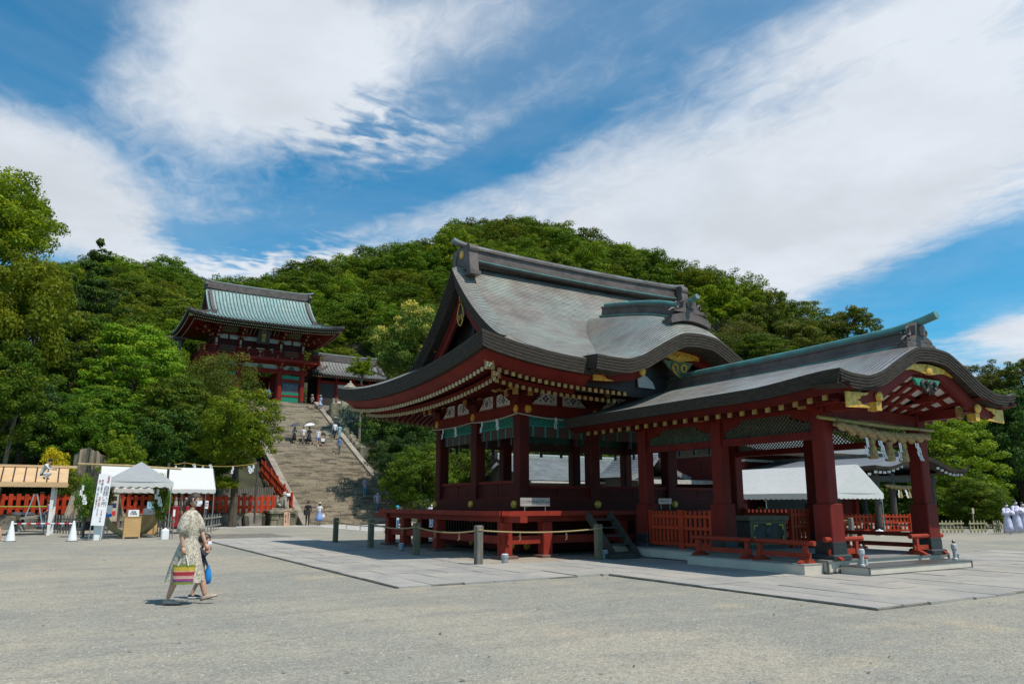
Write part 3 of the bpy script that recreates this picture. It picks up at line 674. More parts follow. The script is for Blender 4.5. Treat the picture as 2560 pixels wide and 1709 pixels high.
def build_hall_body():
 deck = MB(); x0, x1, y0, y1 = -.2, 11.9, -.2, 8.7
 deck.box(x0, x1, y0, y1, 1.2, 1.29)
 dk = deck.build('deck', REDD, hall)
 lip = MB();
 for k in range(8):
  a, b = x0 + k * (x1 - x0) / 8, x0 + (k + 1) * (x1 - x0) / 8
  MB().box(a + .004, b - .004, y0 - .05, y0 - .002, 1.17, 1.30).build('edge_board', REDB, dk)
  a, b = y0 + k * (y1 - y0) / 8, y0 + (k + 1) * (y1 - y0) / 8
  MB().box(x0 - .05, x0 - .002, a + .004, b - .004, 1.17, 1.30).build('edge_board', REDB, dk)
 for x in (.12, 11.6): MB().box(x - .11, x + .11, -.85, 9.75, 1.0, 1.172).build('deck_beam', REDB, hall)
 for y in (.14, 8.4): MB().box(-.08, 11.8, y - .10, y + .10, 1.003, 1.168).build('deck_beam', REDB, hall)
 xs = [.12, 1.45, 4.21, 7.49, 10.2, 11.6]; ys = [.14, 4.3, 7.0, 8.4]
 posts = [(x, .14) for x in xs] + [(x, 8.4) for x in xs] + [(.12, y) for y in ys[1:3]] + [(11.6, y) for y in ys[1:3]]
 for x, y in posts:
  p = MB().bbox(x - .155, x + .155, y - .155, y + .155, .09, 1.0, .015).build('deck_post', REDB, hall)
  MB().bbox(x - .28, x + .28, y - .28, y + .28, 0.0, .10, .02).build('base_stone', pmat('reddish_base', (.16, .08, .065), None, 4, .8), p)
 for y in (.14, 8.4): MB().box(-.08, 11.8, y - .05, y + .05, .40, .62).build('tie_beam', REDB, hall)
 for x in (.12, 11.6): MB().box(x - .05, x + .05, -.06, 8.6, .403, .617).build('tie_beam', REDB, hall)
 # underfloor walls
 w = MB(); a, b, c, d = 1.32, 10.38, 1.32, 7.18
 w.box(a, b, c, c + .06, .12, 1.2); w.box(a, b, d - .06, d, .12, 1.2); w.box(a, a + .06, c + .06, d - .06, .12, 1.2); w.box(b - .06, b, c + .06, d - .06, .12, 1.2)
 w.box(a - .05, b + .05, c - .05, c - .003, .12, .42); w.box(a - .05, a - .003, c, d, .12, .42)
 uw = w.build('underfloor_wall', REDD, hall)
 for k, (p, n) in enumerate([((1.55, c - .05, .27), (0, -1, 0)), ((a - .05, 1.62, .27), (-1, 0, 0)), ((a - .05, 4.25, .27), (-1, 0, 0)), ((a - .05, 7.0, .27), (-1, 0, 0)), ((4.21, c - .05, .27), (0, -1, 0))]):
  MB().disc(p, n, .115, .05).build('gilt_boss', GOLD, uw)
 lat = MB()
 for k in range(26):
  x = a - .02; y = 1.7 + k * .2
  lat.box(x - .03, x + .01, y, y + .07, .5, 1.15)
 lat.build('underfloor_lattice', BROWN, uw, kind='stuff')
 # columns
 for x in UCOL:
  for y in VCOL:
   if x in UCOL[1:3] and y == VCOL[1]: continue
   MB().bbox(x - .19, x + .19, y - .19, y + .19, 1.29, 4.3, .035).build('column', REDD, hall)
 # wall rails: low plinth rail, sill and head beam round all four sides
 X0, X1, Y0, Y1 = 1.5, 10.2, 1.5, 7.0
 def ring(o, t, z0, z1, name, mat):
  out = []
  out.append(MB().box(X0 - o, X1 + o, Y0 - o, Y0 - o + t, z0, z1).build(name, mat, hall)); out.append(MB().box(X0 - o, X1 + o, Y1 + o - t, Y1 + o, z0, z1).build(name, mat, hall))
  out.append(MB().box(X0 - o + .002, X0 - o + t, Y0 - o + t, Y1 + o - t, z0, z1).build(name, mat, hall)); out.append(MB().box(X1 + o - t, X1 + o - .002, Y0 - o + t, Y1 + o - t, z0, z1).build(name, mat, hall))
  return out
 pr = ring(.24, .1, 1.292, 1.64, 'plinth_rail', REDD); hb = ring(.22, .38, 4.17, 4.51, 'head_beam', RED)
 for n, pts in enumerate([[(x, Y0 - .24, 1.47) for x in UCOL], [], [(X0 - .238, y, 1.47) for y in VCOL]]):
  for p in pts: MB().disc(p, (0, -1, 0) if n == 0 else (-1, 0, 0), .13, .09).build('gilt_boss', GOLD, pr[n] if n < 2 else pr[2])
 for n, pts in enumerate([[(x, Y0 - .22, 4.36) for x in (1.62, 4.21, 7.49, 10.2)], [], [(X0 - .218, y, 4.36) for y in (1.45, 4.25, 7.05)]]):
  for p in pts:
   m = MB(); nn = Vector((0, -1, 0)) if n == 0 else Vector((-1, 0, 0)); sd = Vector((nn.y, nn.x, 0)); c = Vector(p)
   for k in range(6):
    t = math.pi / 3 * k; m.disc(c + sd * .085 * math.cos(t) + Vector((0, 0, .085 * math.sin(t))), nn, .052, .03, 8)
   m.disc(c + nn * .015, nn, .05, .04, 8)
   m.build('gilt_flower', GOLD, hb[n])
 bays = []
 for i in range(3): bays += [('f', UCOL[i], UCOL[i + 1], Y0), ('b', UCOL[i], UCOL[i + 1], Y1)]
 for i in range(2): bays += [('l', VCOL[i], VCOL[i + 1], X0), ('r', VCOL[i], VCOL[i + 1], X1)]
 for kind, a, b, c in bays:
  sg = -1 if kind in 'fl' else 1
  def bx(m, p, q, d0, d1, z0, z1):
   lo, hi = min(c + sg * d0, c + sg * d1), max(c + sg * d0, c + sg * d1)
   return m.box(p, q, lo, hi, z0, z1) if kind in 'fb' else m.box(lo, hi, p, q, z0, z1)
  a2, b2 = a + .19, b - .19; zs = 2.02 if kind in 'fb' else 2.17
  pan = bx(MB(), a2, b2, -.04, .04, 1.64, zs - .06).build('low_panel', REDD, hall)
  m = MB(); bx(m, a2, b2, -.09, .10, zs - .06, zs + .03); bx(m, a2, b2, .04, .06, 1.645, 1.70)
  for t in (0, .5, 1): q = a2 + .03 + (b2 - a2 - .06) * t; bx(m, q - .025, q + .025, .04, .058, 1.70, zs - .06)
  m.build('panel_frame', RED, pan)
  # reed blind with a teal brocade border
  bl = bx(MB(), a2 + .02, b2 - .02, -.01, .01, 3.53, 3.86).build('reed_blind', BAMB, hall)
  bx(MB(), a2 + .01, b2 - .01, -.02, .022, 3.86, 4.17).build('brocade_band', TEAL, bl)
  n = 5; m = MB()
  for k in range(n):
   q = a2 + (b2 - a2) * (k + .5) / n; bx(m, q - .03, q + .03, .011, .02, 3.53, 3.86)
  zz = MB()
  for k in range(14):
   q = a2 + .05 + (b2 - a2 - .1) * k / 13; q2 = a2 + .05 + (b2 - a2 - .1) * (k + .5) / 13
   if k < 13:
    for (s, e) in (((q, 4.1), (q2, 3.95)), ((q2, 3.95), (q + (b2 - a2 - .1) / 13, 4.1))):
     P = lambda t: (t[0], c + sg * .027, t[1]) if kind in 'fb' else (c + sg * .027, t[0], t[1])
     zz.bar(P(s), P(e), .012, .02)
  bx(m, a2, b2, .02, .032, 3.86, 3.90); bx(m, a2, b2, .022, .032, 4.12, 4.16)
  m.build('brocade_strip', pmat('teal_trim', (0.02, 0.26, 0.20), None, 10, .6), bl); zz.build('brocade_pattern', TEALP, bl)
  tas = MB()
  for k in range(3):
   q = a2 + (b2 - a2) * (k + .5) / 3; bx(tas, q - .05, q + .05, -.06, .0, 3.3, 3.53)
  tas.build_parts('blind_tassel', BLACK, bl)
 # painted panels between the brackets above the head beam
 for kind, a, b, c in bays:
  sg = -1 if kind in 'fl' else 1
  mid = (a + b) / 2
  for s in (-1, 1):
   P = (lambda p, q, d: (mid + s * p, c + sg * d, q)) if kind in 'fb' else (lambda p, q, d: (c + sg * d, mid + s * p, q))
   w = (b - a) / 2 - .28
   pn = MB().prism([(.10, 4.53), (w, 4.53), (w - .10, 4.60), (w - .16, 4.66), (w - .26, 4.70), (w - .30, 4.88), (w - .42, 4.94), (.17, 4.94), (.10, 4.88)], P, .10, .14).build('painted_panel', WHITE, hall)
   cx = .10 + (w - .34) / 2 + .06; f = MB(); lf = MB()
   for dx, dz in ((0, .07), (0, -.07), (.07, 0), (-.07, 0)):
    f.prism([(cx + dx - .05, 4.73 + dz), (cx + dx, 4.73 + dz + .05), (cx + dx + .05, 4.73 + dz), (cx + dx, 4.73 + dz - .05)], P, .14, .15)
   for dx, dz in ((.22, .06), (-.22, .06), (.2, -.07), (-.2, -.07), (.3, .0), (-.3, .0), (.16, .13), (-.16, .13)):
    lf.prism([(cx + dx - .055, 4.73 + dz), (cx + dx, 4.73 + dz + .04), (cx + dx + .055, 4.73 + dz), (cx + dx, 4.73 + dz - .04)], P, .14, .147)
   f.build('flower_motif', NAVY, pn); lf.build('leaf_motif', SAGE, pn)
  m = MB(); bb = (lambda m, p, q, d0, d1, z0, z1: m.box(p, q, min(c + sg * d0, c + sg * d1), max(c + sg * d0, c + sg * d1), z0, z1)) if kind in 'fb' else (lambda m, p, q, d0, d1, z0, z1: m.box(min(c + sg * d0, c + sg * d1), max(c + sg * d0, c + sg * d1), p, q, z0, z1))
  bb(m, a, b, -.06, .06, 4.51, 5.0); bb(m, a, b, -.10, .16, 5.0, 5.16); bb(m, mid - .09, mid + .09, .06, .17, 4.52, 5.0)
  bb(m, a, b, -.06, .02, 5.16, 5.75); bb(m, a, b, .5, .66, 5.30, 5.46)
  m.build('bracket_wall', REDD, hall)
  rb = MB()
  for k in range(12):
   q = a + .45 + (b - a - .9) * k / 11
   P = (lambda t, d, z: (t, c + sg * d, z)) if kind in 'fb' else (lambda t, d, z: (c + sg * d, t, z))
   rb.tube([P(q, .03, 5.17), P(q, .14, 5.22), P(q, .32, 5.32), P(q, .5, 5.44)], .032, 5)
  rb.build('cove_ribs', REDD if kind in 'lr' else pmat('dusty_white', (.42, .36, .34), None, 4, .8), hall, kind='stuff')
 # bracket sets on the columns
 for x in UCOL:
  for y in VCOL:
   outs = []
   if y == Y0: outs.append(Vector((0, -1, 0)))
   if y == Y1: outs.append(Vector((0, 1, 0)))
   if x == X0: outs.append(Vector((-1, 0, 0)))
   if x == X1: outs.append(Vector((1, 0, 0)))
   if not outs: continue
   if len(outs) == 2: outs.append((outs[0] + outs[1]).normalized())
   m = MB(); g = MB(); c = Vector((x, y, 0))
   m.cbox((x, y, 4.60), (.5, .5, .18)); m.cbox((x, y, 4.74), (.62, .62, .1))
   for o in outs:
    sd = Vector((-o.y, o.x, 0)); f = 1.35 if len(outs) == 3 and o is outs[2] else 1.0
    m.bar(c + Vector((0, 0, 4.84)), c + o * .52 * f + Vector((0, 0, 4.84)), .16, .16); g.bar(c + o * .50 * f + Vector((0, 0, 4.83)), c + o * .56 * f + Vector((0, 0, 4.83)), .18, .20)
    m.bar(c - sd * .55 + Vector((0, 0, 4.84)) + o * .16, c + sd * .55 + Vector((0, 0, 4.84)) + o * .16, .15, .15)
    for s in (-.48, 0, .48): m.cbox(c + sd * s + o * .16 + Vector((0, 0, 4.98)), (.2, .2, .13)); g.cbox(c + sd * s + o * .165 + Vector((0, 0, 4.925)), (.21, .21, .025))
    m.bar(c + Vector((0, 0, 5.10)), c + o * .95 * f + Vector((0, 0, 5.12)), .15, .16); g.bar(c + o * .93 * f + Vector((0, 0, 5.11)), c + o * .99 * f + Vector((0, 0, 5.12)), .17, .19)
    m.bar(c - sd * .5 + Vector((0, 0, 5.2)) + o * .56, c + sd * .5 + Vector((0, 0, 5.2)) + o * .56, .14, .14)
    for s in (-.42, 0, .42): m.cbox(c + sd * s + o * .56 + Vector((0, 0, 5.31)), (.18, .18, .1)); g.cbox(c + sd * s + o * .565 + Vector((0, 0, 5.265)), (.19, .19, .022))
    g.tube([c + o * .75 * f + Vector((0, 0, 4.95)), c + o * .92 * f + Vector((0, 0, 4.86)), c + o * 1.06 * f + Vector((0, 0, 4.9)), c + o * 1.08 * f + Vector((0, 0, 5.0))], [.055, .06, .05, .03], 6)
   b = m.build('bracket', REDD, hall); g.build('bracket_cap', GOLDP, b, kind='stuff')
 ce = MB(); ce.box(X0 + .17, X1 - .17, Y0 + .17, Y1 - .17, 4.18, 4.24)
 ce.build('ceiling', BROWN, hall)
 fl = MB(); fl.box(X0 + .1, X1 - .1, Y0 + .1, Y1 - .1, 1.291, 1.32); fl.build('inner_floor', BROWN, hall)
build_hall_body()

# ------------------------------------------------------------------ porch in front of the hall
porch = thing('worship_porch', 'red columned porch with arched copper gable and thick straw rope, before the dance hall', 'porch', (CU, -4.2, 0))
PV0, PV1, PH = -8.9, .55, 3.42
def porch_z(w, v):
 K = kara_curve(w, PH, 4.90, 4.06, 4.13)
 g = interp([0, .7, 1.5, 2.5, 3.42], [5.0, 4.86, 4.55, 4.22, 4.0])(abs(w))
 t = smooth01((v - PV0) / 2.4)
 return K * (1 - t) + g * t + .10 * math.exp(-((v - PV0) / 2.0)) * 0 + (.10 * (1 - math.exp(-(v - PV0) / .4)) * (1 - t) * math.exp(-(w / 2.2) ** 2))
def build_porch_roof():
 ws = list(np.linspace(-PH, PH, 100)); vs = list(PV0 + (PV1 - PV0) * np.linspace(0, 1, 70) ** 1.3)
 wl = [0.0]; vl = [0.0]
 g = interp([0, .7, 1.5, 2.5, 3.42], [5.0, 4.86, 4.55, 4.22, 4.0])
 for i in range(1, 100): wl.append(wl[-1] + math.hypot(ws[i] - ws[i - 1], g(abs(ws[i])) - g(abs(ws[i - 1]))))
 P = [[(CU + w, v, porch_z(w, v)) for v in vs] for w in ws]
 # courses run along the eaves at the sides and turn to follow the arch at the front
 def uvf(i, j, a, b):
  k = smooth01((vs[j] - PV0) / 2.4)
  return (vs[j] * k + wl[i] * (1 - k), (min(wl[i], wl[-1] - wl[i]) * 1.0) * k + (vs[j] - PV0) * (1 - k))
 roof = surf('roof', P, ROOFP, porch, uvf)
 m = MB(); th = .30; n = 100
 def kn(i):
  a, b = max(i - 1, 0), min(i + 1, n - 1); dx, dz = ws[b] - ws[a], porch_z(ws[b], PV0) - porch_z(ws[a], PV0); L = math.hypot(dx, dz); return (-dz / L, dx / L)
 kp = lambda i, t, o: (CU + ws[i] + kn(i)[0] * t, PV0 + o, porch_z(ws[i], PV0) + kn(i)[1] * t)
 rg = range(n)
 for k in range(5):
  t0, t1, o = -th * k / 5, -th * (k + 1) / 5, .012 * k
  m.ribbon([kp(i, t0, o) for i in rg], [kp(i, t1, o) for i in rg]); m.ribbon([kp(i, t1, o) for i in rg], [kp(i, t1, o + .012) for i in rg])
 m.ribbon([kp(i, -th, .06) for i in rg], [kp(i, -th + .02, .7) for i in rg])
 for s in (-1, 1):
  for k in range(5):
   t0, t1, o = -.27 * k / 5, -.27 * (k + 1) / 5, .008 * k
   e = lambda v, o, t: (CU + s * (PH - o), v, porch_z(PH, v) + t)
   m.ribbon([e(v, o, t0) for v in vs], [e(v, o, t1) for v in vs]); m.ribbon([e(v, o, t1) for v in vs], [e(v, o + .008, t1) for v in vs])
  m.ribbon([e(v, .04, -.27) for v in vs], [e(v, .35, -.25) for v in vs])
 m.build('eave_edge', FASCIA, roof)
 # arch board and its gilding
 rg2 = [i for i in rg if abs(ws[i]) < 3.05]
 b = MB(); A = [kp(i, -th - .03, .22) for i in rg2]; B = [kp(i, -th - .26, .22) for i in rg2]; Cc = [kp(i, -th - .26, .34) for i in rg2]
 b.ribbon(A, B); b.ribbon(B, Cc); b.ribbon(Cc, [kp(i, -th - .1, .34) for i in rg2])
 gb = b.build('gable_board', RED, roof)
 g = MB(); yg = PV0 + .2
 bow = [(CU + w, porch_z(w, PV0) - th - .05) for w in np.linspace(-.95, .95, 13)]
 lw = [(CU + w, porch_z(w, PV0) - th - .21 - .08 * max(0, 1 - abs(w) * 2.5) + .24 * max(0, abs(w) - .4)) for w in np.linspace(-.95, .95, 13)]
 g.prism(bow + lw[::-1], lambda p, q, d: (p, yg + d, q), -.035, 0)
 g.disc((CU, yg - .03, 4.42), (0, -1, 0), .12, .05)
 for s in (-1, 1):
  g.disc((CU + s * 1.92, PV0 + .2, porch_z(1.92, PV0) - th - .24), (0, -1, 0), .11, .07)
  g.cbox((CU + s * 1.92, PV0 + .3, porch_z(1.92, PV0) - th - .44), (.18, .2, .18))
  cloud_plate(g, lambda p, q, d: (CU + s * 3.04 - s * p, PV0 + .2 + d, porch_z(3.0, PV0) - th - .37 + q + .02 * p), .8, .32, -.03, 0)
 g.build_parts('gilt_plate', GOLD, gb)
 pd = MB(); pd.prism([(-.52, 0), (.52, 0), (.36, -.16), (-.36, -.16)], lambda p, q, d: (CU + p, yg + .05 + d, 4.22 + q), -.03, .02)
 pen = pd.build('gable_pendant', TEALP, gb)
 sw = MB()
 for s in (-1, 1): sw.tube([(CU + s * (.17 - .13 * math.cos(a) * (1 - .08 * a)), yg, 4.06 + .12 * math.sin(a) * (1 - .08 * a)) for a in np.linspace(-1.5, 4.4, 14)], .045, 6)
 sw.tube([(CU, yg, 4.1), (CU, yg, 3.86)], [.06, .02], 6)
 sw.build_parts('scroll', BROWN, pen)
 # coffered soffit under the arch
 vv = np.linspace(PV0 + .4, PV0 + 1.75, 12); ww = np.linspace(-2.3, 2.3, 24)
 sz = lambda w, v: (min(porch_z(w, PV0) - .40, 4.45)) * (1 - (v - PV0 - .4) / 1.35) + 3.66 * (v - PV0 - .4) / 1.35
 wp = surf('soffit_panel', [[(CU + w, v, sz(w, v)) for v in vv] for w in ww], WHITE, roof, lambda i, j, a, b: (0, 0))
 rb = MB()
 for w in np.linspace(-2.2, 2.2, 12): rb.bar((CU + w, PV0 + .4, sz(w, PV0 + .4) - .03), (CU + w, PV0 + 1.75, sz(w, PV0 + 1.75) - .03), .14, .07)
 for v in np.linspace(PV0 + .5, PV0 + 1.7, 5):
  for a, b2 in zip(ww[:-1], ww[1:]): rb.bar((CU + a, v, sz(a, v) - .03), (CU + b2, v, sz(b2, v) - .03), .07, .09, up=(0, 1, 0))
 rb.build('coffer_rib', RED, roof)
 # inner soffit, side eave boards and single-tier rafters
 s2 = MB(); vv = np.linspace(-7.0, .4, 12)
 for s in (-1, 1):
  s2.ribbon([(CU + s * (PH - .18), v, porch_z(PH, v) - .27) for v in vs], [(CU + s * (PH - .42), v, porch_z(PH, v) - .40) for v in vs])
  s2.ribbon([(CU + s * (PH - .42), v, porch_z(PH, v) - .40) for v in vs], [(CU + s * 1.75, v, 3.92) for v in vs])
 s2.ribbon([(CU - 1.8, v, 4.0) for v in vv], [(CU + 1.8, v, 4.0) for v in vv])
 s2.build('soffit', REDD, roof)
 for s in (-1, 1):
  m = MB(); c = MB()
  for k in range(24):
   v = PV0 + .75 + k * .37
   if v > .35: break
   z = porch_z(PH, v) - .44; p = Vector((CU + s * (PH - .5), v, z)); q = Vector((CU + s * 1.9, v, z + .12))
   m.bar(p, q, .09, .10); c.bar(p + Vector((s * .02, 0, 0)), p - Vector((s * .035, 0, 0)), .10, .12)
  m.build('rafter_row', REDD, porch, kind='stuff'); c.build('rafter_tip_row', GOLDP, porch, kind='stuff')
 r = MB(); side = (1, 0, 0); yl = np.linspace(-8.3, .5, 26)
 zk = lambda v: 5.01 + .06 * math.exp(-((v + 8.6) / 2.0) ** 2)
 r.sweep([(CU, v, zk(v) + .06) for v in yl], .5, .12, side); r.sweep([(CU, v, zk(v) + .26) for v in yl], .34, .2, side); r.sweep([(CU, v, zk(v) + .30) for v in yl], .42, .04, side)
 rd = r.build('ridge', RIDGE, roof)
 MB().tube([(CU, v, zk(v) + .39 + .16 * max(0, (-8.0 - v)) ** 1.5) for v in np.linspace(-9.05, .5, 30)], .095, 10).build('ridge_cap', VERDI, rd)
 MB().sweep([(CU, v, zk(v) - .03) for v in yl], .58, .035, side).build('ridge_trim', VERDI, rd)
 b = MB(); xs = np.linspace(-.62, .62, 9)
 for k in range(2): b.sweep([(CU + x * (1 - .1 * k), -8.5, 5.06 + .07 * k - .10 * (x / .62) ** 2) for x in xs], .34 - .05 * k, .14, (0, 1, 0))
 b.build('ornament_base', RIDGE, roof)
 oni(roof, (CU, -8.53, 5.08), (0, -1, 0), .72, .46, RIDGE)
build_porch_roof()

def build_porch_body():
 PX = (CU - 1.84, CU + 1.84); PY = (-7.23, -4.18, -1.31)
 m = MB(); m.box(3.56, 8.14, -7.45, .1, .05, .29)
 pf = m.build('platform', CONC, porch)
 MB().box(3.53, 8.17, -7.48, .1, .292, .32).build('platform_floor', MATGREY, pf)
 e = MB()
 for x, y in ((3.55, -7.46), (8.15, -7.46)): e.box(x - .02, x + .02, y - .02, y + .02, .05, .29)
 e.box(3.54, 8.16, -7.475, -7.452, .04, .075); e.box(3.535, 3.556, -7.44, .1, .04, .07)
 e.build('platform_edge', METALEDGE, pf)
 st = MB().box(3.93, 7.80, -8.16, -7.49, .03, .19).build('front_step', CONC, porch)
 e = MB()
 e.box(3.91, 7.82, -8.18, -7.49, .192, .21); e.box(3.91, 7.82, -8.175, -8.162, .03, .06)
 for x in (3.92, 7.81): e.box(x - .015, x + .015, -8.176, -8.15, .06, .19)
 e.build('step_edge', METALEDGE, st)
 st = MB().box(2.93, 3.53, -7.35, -3.95, .03, .235).build('side_step', CONC, porch)
 MB().box(2.92, 3.53, -7.36, -3.94, .237, .255).build('step_edge', pmat('grey_edge', (.3, .29, .27), None, 3, .7), st)
 for x in PX:
  for y in PY:
   c = MB().bbox(x - .17, x + .17, y - .17, y + .17, .34, 3.9, .03).build('column', RED, porch)
   MB().bbox(x - .225, x + .225, y - .225, y + .225, .62, 1.5, .02).build('column_sleeve', RED, c)
   b = MB(); b.bbox(x - .235, x + .235, y - .235, y + .235, .42, .64, .01)
   for k in range(4):
    for s in (-1, 1):
     t = -.17 + k * .113
     b.disc((x + t, y + s * .226, .65), (0, s, 0), .055, .012, 8); b.disc((x + s * .226, y + t, .65), (s, 0, 0), .055, .012, 8)
   b.build('column_shoe', BLACK, c)
   MB().bbox(x - .31, x + .31, y - .31, y + .31, .32, .43, .03).build('base_stone', pmat('black_stone', (.03, .032, .035), None, 4, .6), c)
 def hb(a, b, fixed, axis, z0, z1, t, name, mat):
  m = MB()
  return (m.box(fixed - t, fixed + t, a, b, z0, z1) if axis == 'y' else m.box(a, b, fixed - t, fixed + t, z0, z1)).build(name, mat, porch)
 for x in PX:
  for y0, y1 in zip(PY[:-1], PY[1:]):
   a, b = y0 + .17, y1 - .17
   hb(a, b, x, 'y', 2.93, 3.10, .09, 'tie_beam', RED)
   hb(a, b, x, 'y', 3.55, 3.9, .085, 'head_beam', RED)
   # latticed transom with cusped ends
   fr_ = MB(); L = MB()
   P = lambda p, q, d: (x + d, p, q)
   fr_.prism([(a, 3.10), (a + .05, 3.10), (a + .05, 3.30), (a + .55, 3.45), (a + .6, 3.55), (a, 3.55)], P, -.06, .06)
   fr_.prism([(b, 3.10), (b - .05, 3.10), (b - .05, 3.30), (b - .55, 3.45), (b - .6, 3.55), (b, 3.55)], P, -.06, .06)
   t = fr_.build('transom_frame', RED, porch)
   n = int((b - a) / .105); inside = lambda y, z: (3.10 < z < 3.55) and not (y < a + .6 and z > 3.30 + (y - a) * .3) and not (y > b - .6 and z > 3.30 + (b - y) * .3)
   for k in range(-6, n + 6):
    y = a + k * (b - a) / n
    for sg, dx in ((1, .012), (-1, -.012)):
     pts = [(y + sg * q * .45, 3.105 + q * .44) for q in np.linspace(0, 1, 9)]
     ins = [p for p in pts if a + .02 < p[0] < b - .02 and inside(p[0], p[1])]
     if len(ins) > 1: L.bar((x + dx, ins[0][0], ins[0][1]), (x + dx, ins[-1][0], ins[-1][1]), .02, .03, up=(1, 0, 0))
   L.build('lattice', GREENL, t, kind='stuff')
 for y in PY:
  a, b = PX[0] + .17, PX[1] - .17
  if y == PY[0]:
   m = MB(); xs = np.linspace(a, b, 15)
   top = [(x_, 3.60 + .08 * math.cos((x_ - CU) / 1.67 * 1.4)) for x_ in xs]; bot = [(x_, 3.28 + .14 * math.cos((x_ - CU) / 1.67 * 1.5)) for x_ in xs]
   m.prism(bot + top[::-1], lambda p, q, d: (p, y + d, q), -.12, .12); m.build('rainbow_beam', RED, porch)
  else:
   hb(a, b, y, 'x', 3.5, 3.9, .1, 'cross_beam', REDD)
 bk = MB(); gc = MB()
 for x in PX:
  s = -1 if x < CU else 1
  for y in PY:
   bk.cbox((x, y, 3.72), (.5, .5, .12)); bk.bar((x, y, 3.62), (x + s * .62, y, 3.66), .16, .18); gc.bar((x + s * .60, y, 3.655), (x + s * .66, y, 3.66), .18, .21)
  bk.bar((x, -7.1, 3.6), (x, -8.35, 3.62), .18, .22); gc.bar((x, -8.3, 3.62), (x, -8.38, 3.62), .2, .25)
  bk.bar((x + s * .58, PY[0] - 1.3, 3.80), (x + s * .58, .3, 3.80), .16, .18); gc.bar((x + s * .58, PY[0] - 1.36, 3.80), (x + s * .58, PY[0] - 1.28, 3.80), .18, .21)
  bk.bar((CU + s * 1.0, -7.36, 3.92), (CU + s * 1.0, -8.2, 3.92), .14, .16)
 b = bk.build('bracket', RED, porch); gc.build('bracket_cap', GOLDP, b, kind='stuff')
 # inner partition of the hall side: dado behind the pickets
 MB().box(PX[0] + .2, PX[1] - .2, -.55, -.49, .32, 1.2).build('inner_panel', REDD, porch)
build_porch_body()
# ------------------------------------------------------------------ ground, terrain
def ground_mat():
 m = bpy.data.materials.new('gravel'); m.use_nodes = True; T = NT(m.node_tree); b = m.node_tree.nodes['Principled BSDF']
 tc = T.node('ShaderNodeTexCoord').outputs['Object']
 big = T.noise(tc, 0.22, 5, 0.6, 0.6); mid = T.noise(tc, 1.3, 5, 0.65); fine = T.voro(tc, 46.0)
 f2 = T.noise(tc, 55.0, 3, 0.7)
 c = T.mix(T.ramp(big, .36, .66), (0.262, 0.252, 0.212), (0.335, 0.300, 0.238))
 c = T.mix(T.math('MULTIPLY', T.ramp(mid, .5, .72), .40), c, (0.38, 0.325, 0.25))
 c = T.mix(T.math('MULTIPLY', T.ramp(T.noise(T.mapping(tc, (1, 1, 1), (0, 0, 0), (7, 3, 0)), 2.6, 4), .52, .75), .45), c, (0.17, 0.172, 0.165))
 tr = T.noise(T.mapping(tc, (.35, 1.6, 1), (0, 0, .5), (11, 5, 0)), .8, 6, .68, .8)
 c = T.mix(T.math('MULTIPLY', T.ramp(tr, .46, .64), .38), c, (0.185, 0.183, 0.168)); c = T.mix(T.math('MULTIPLY', T.ramp(T.noise(T.mapping(tc, (1, 1, 1), (0, 0, 0), (21, 8, 0)), .55, 4, .6), .58, .7), .5), c, (0.41, 0.335, 0.235))
 sep = T.node('ShaderNodeSeparateColor'); T.l.new(fine.outputs['Color'], sep.inputs[0])
 g = T.ramp(sep.outputs[0], 0, 1, 0.74, 1.26, False)
 vm = T.node('ShaderNodeVectorMath', operation='SCALE'); T.put(vm.inputs[0], c); T.put(vm.inputs[3], g)
 c = T.mix(T.math('MULTIPLY', T.ramp(f2, .55, .7), .3), vm.outputs[0], (0.12, 0.118, 0.11))
 T.put(b.inputs['Base Color'], c); b.inputs['Roughness'].default_value = 0.92; b.inputs['Specular IOR Level'].default_value = 0.2
 h = T.math('ADD', T.math('MULTIPLY', T.math('SUBTRACT', 1.0, fine.outputs['Distance']), .5), T.math('MULTIPLY', f2, .4))
 h = T.math('ADD', h, T.math('MULTIPLY', mid, 1.6)); h = T.math('ADD', h, T.math('MULTIPLY', T.noise(tc, 4.5, 3, .5), 1.4))
 T.put(b.inputs['Normal'], T.bump(h, 0.55, 0.03))
 return m
GRAVEL = ground_mat()
g = MB(); g.add([(-900, -500, 0), (900, -500, 0), (900, 900, 0), (-900, 900, 0)], [(0, 1, 2, 3)])
ground = g.build('ground', GRAVEL); ground['kind'] = 'structure'
rng = random.Random(5)
# loose pebbles on the near gravel
def pebbles():
 r = np.random.default_rng(3); n = 9000
 Y = 4.2 + 13.0 * r.random(n) ** 1.6; X = (r.random(n) - .5) * Y * 1.5
 vs = []; fs = []
 for i in range(n):
  x, y = fr(X[i], Y[i])
  if x > -5.3 and y > -5.4 and x < 14: continue
  if x > -.6 and y > -11.2 and x < 14: continue
  s = .006 + .012 * r.random() ** 2; k = len(vs); a = r.random() * 6.28
  for t in range(5): vs.append((x + s * math.cos(a + t * 1.257) * (.7 + .5 * r.random()), y + s * math.sin(a + t * 1.257) * (.7 + .5 * r.random()), .0))
  vs.append((x, y, s * (.5 + .5 * r.random()))); fs += [(k + t, k + (t + 1) % 5, k + 5) for t in range(5)]
 me = bpy.data.meshes.new('gravel'); me.from_pydata(vs, [], fs)
 o = link_mesh('gravel', me, None, pmat('pebble', (.40, .385, .34), (.19, .19, .18), 9, .9)); o['kind'] = 'stuff'
pebbles()
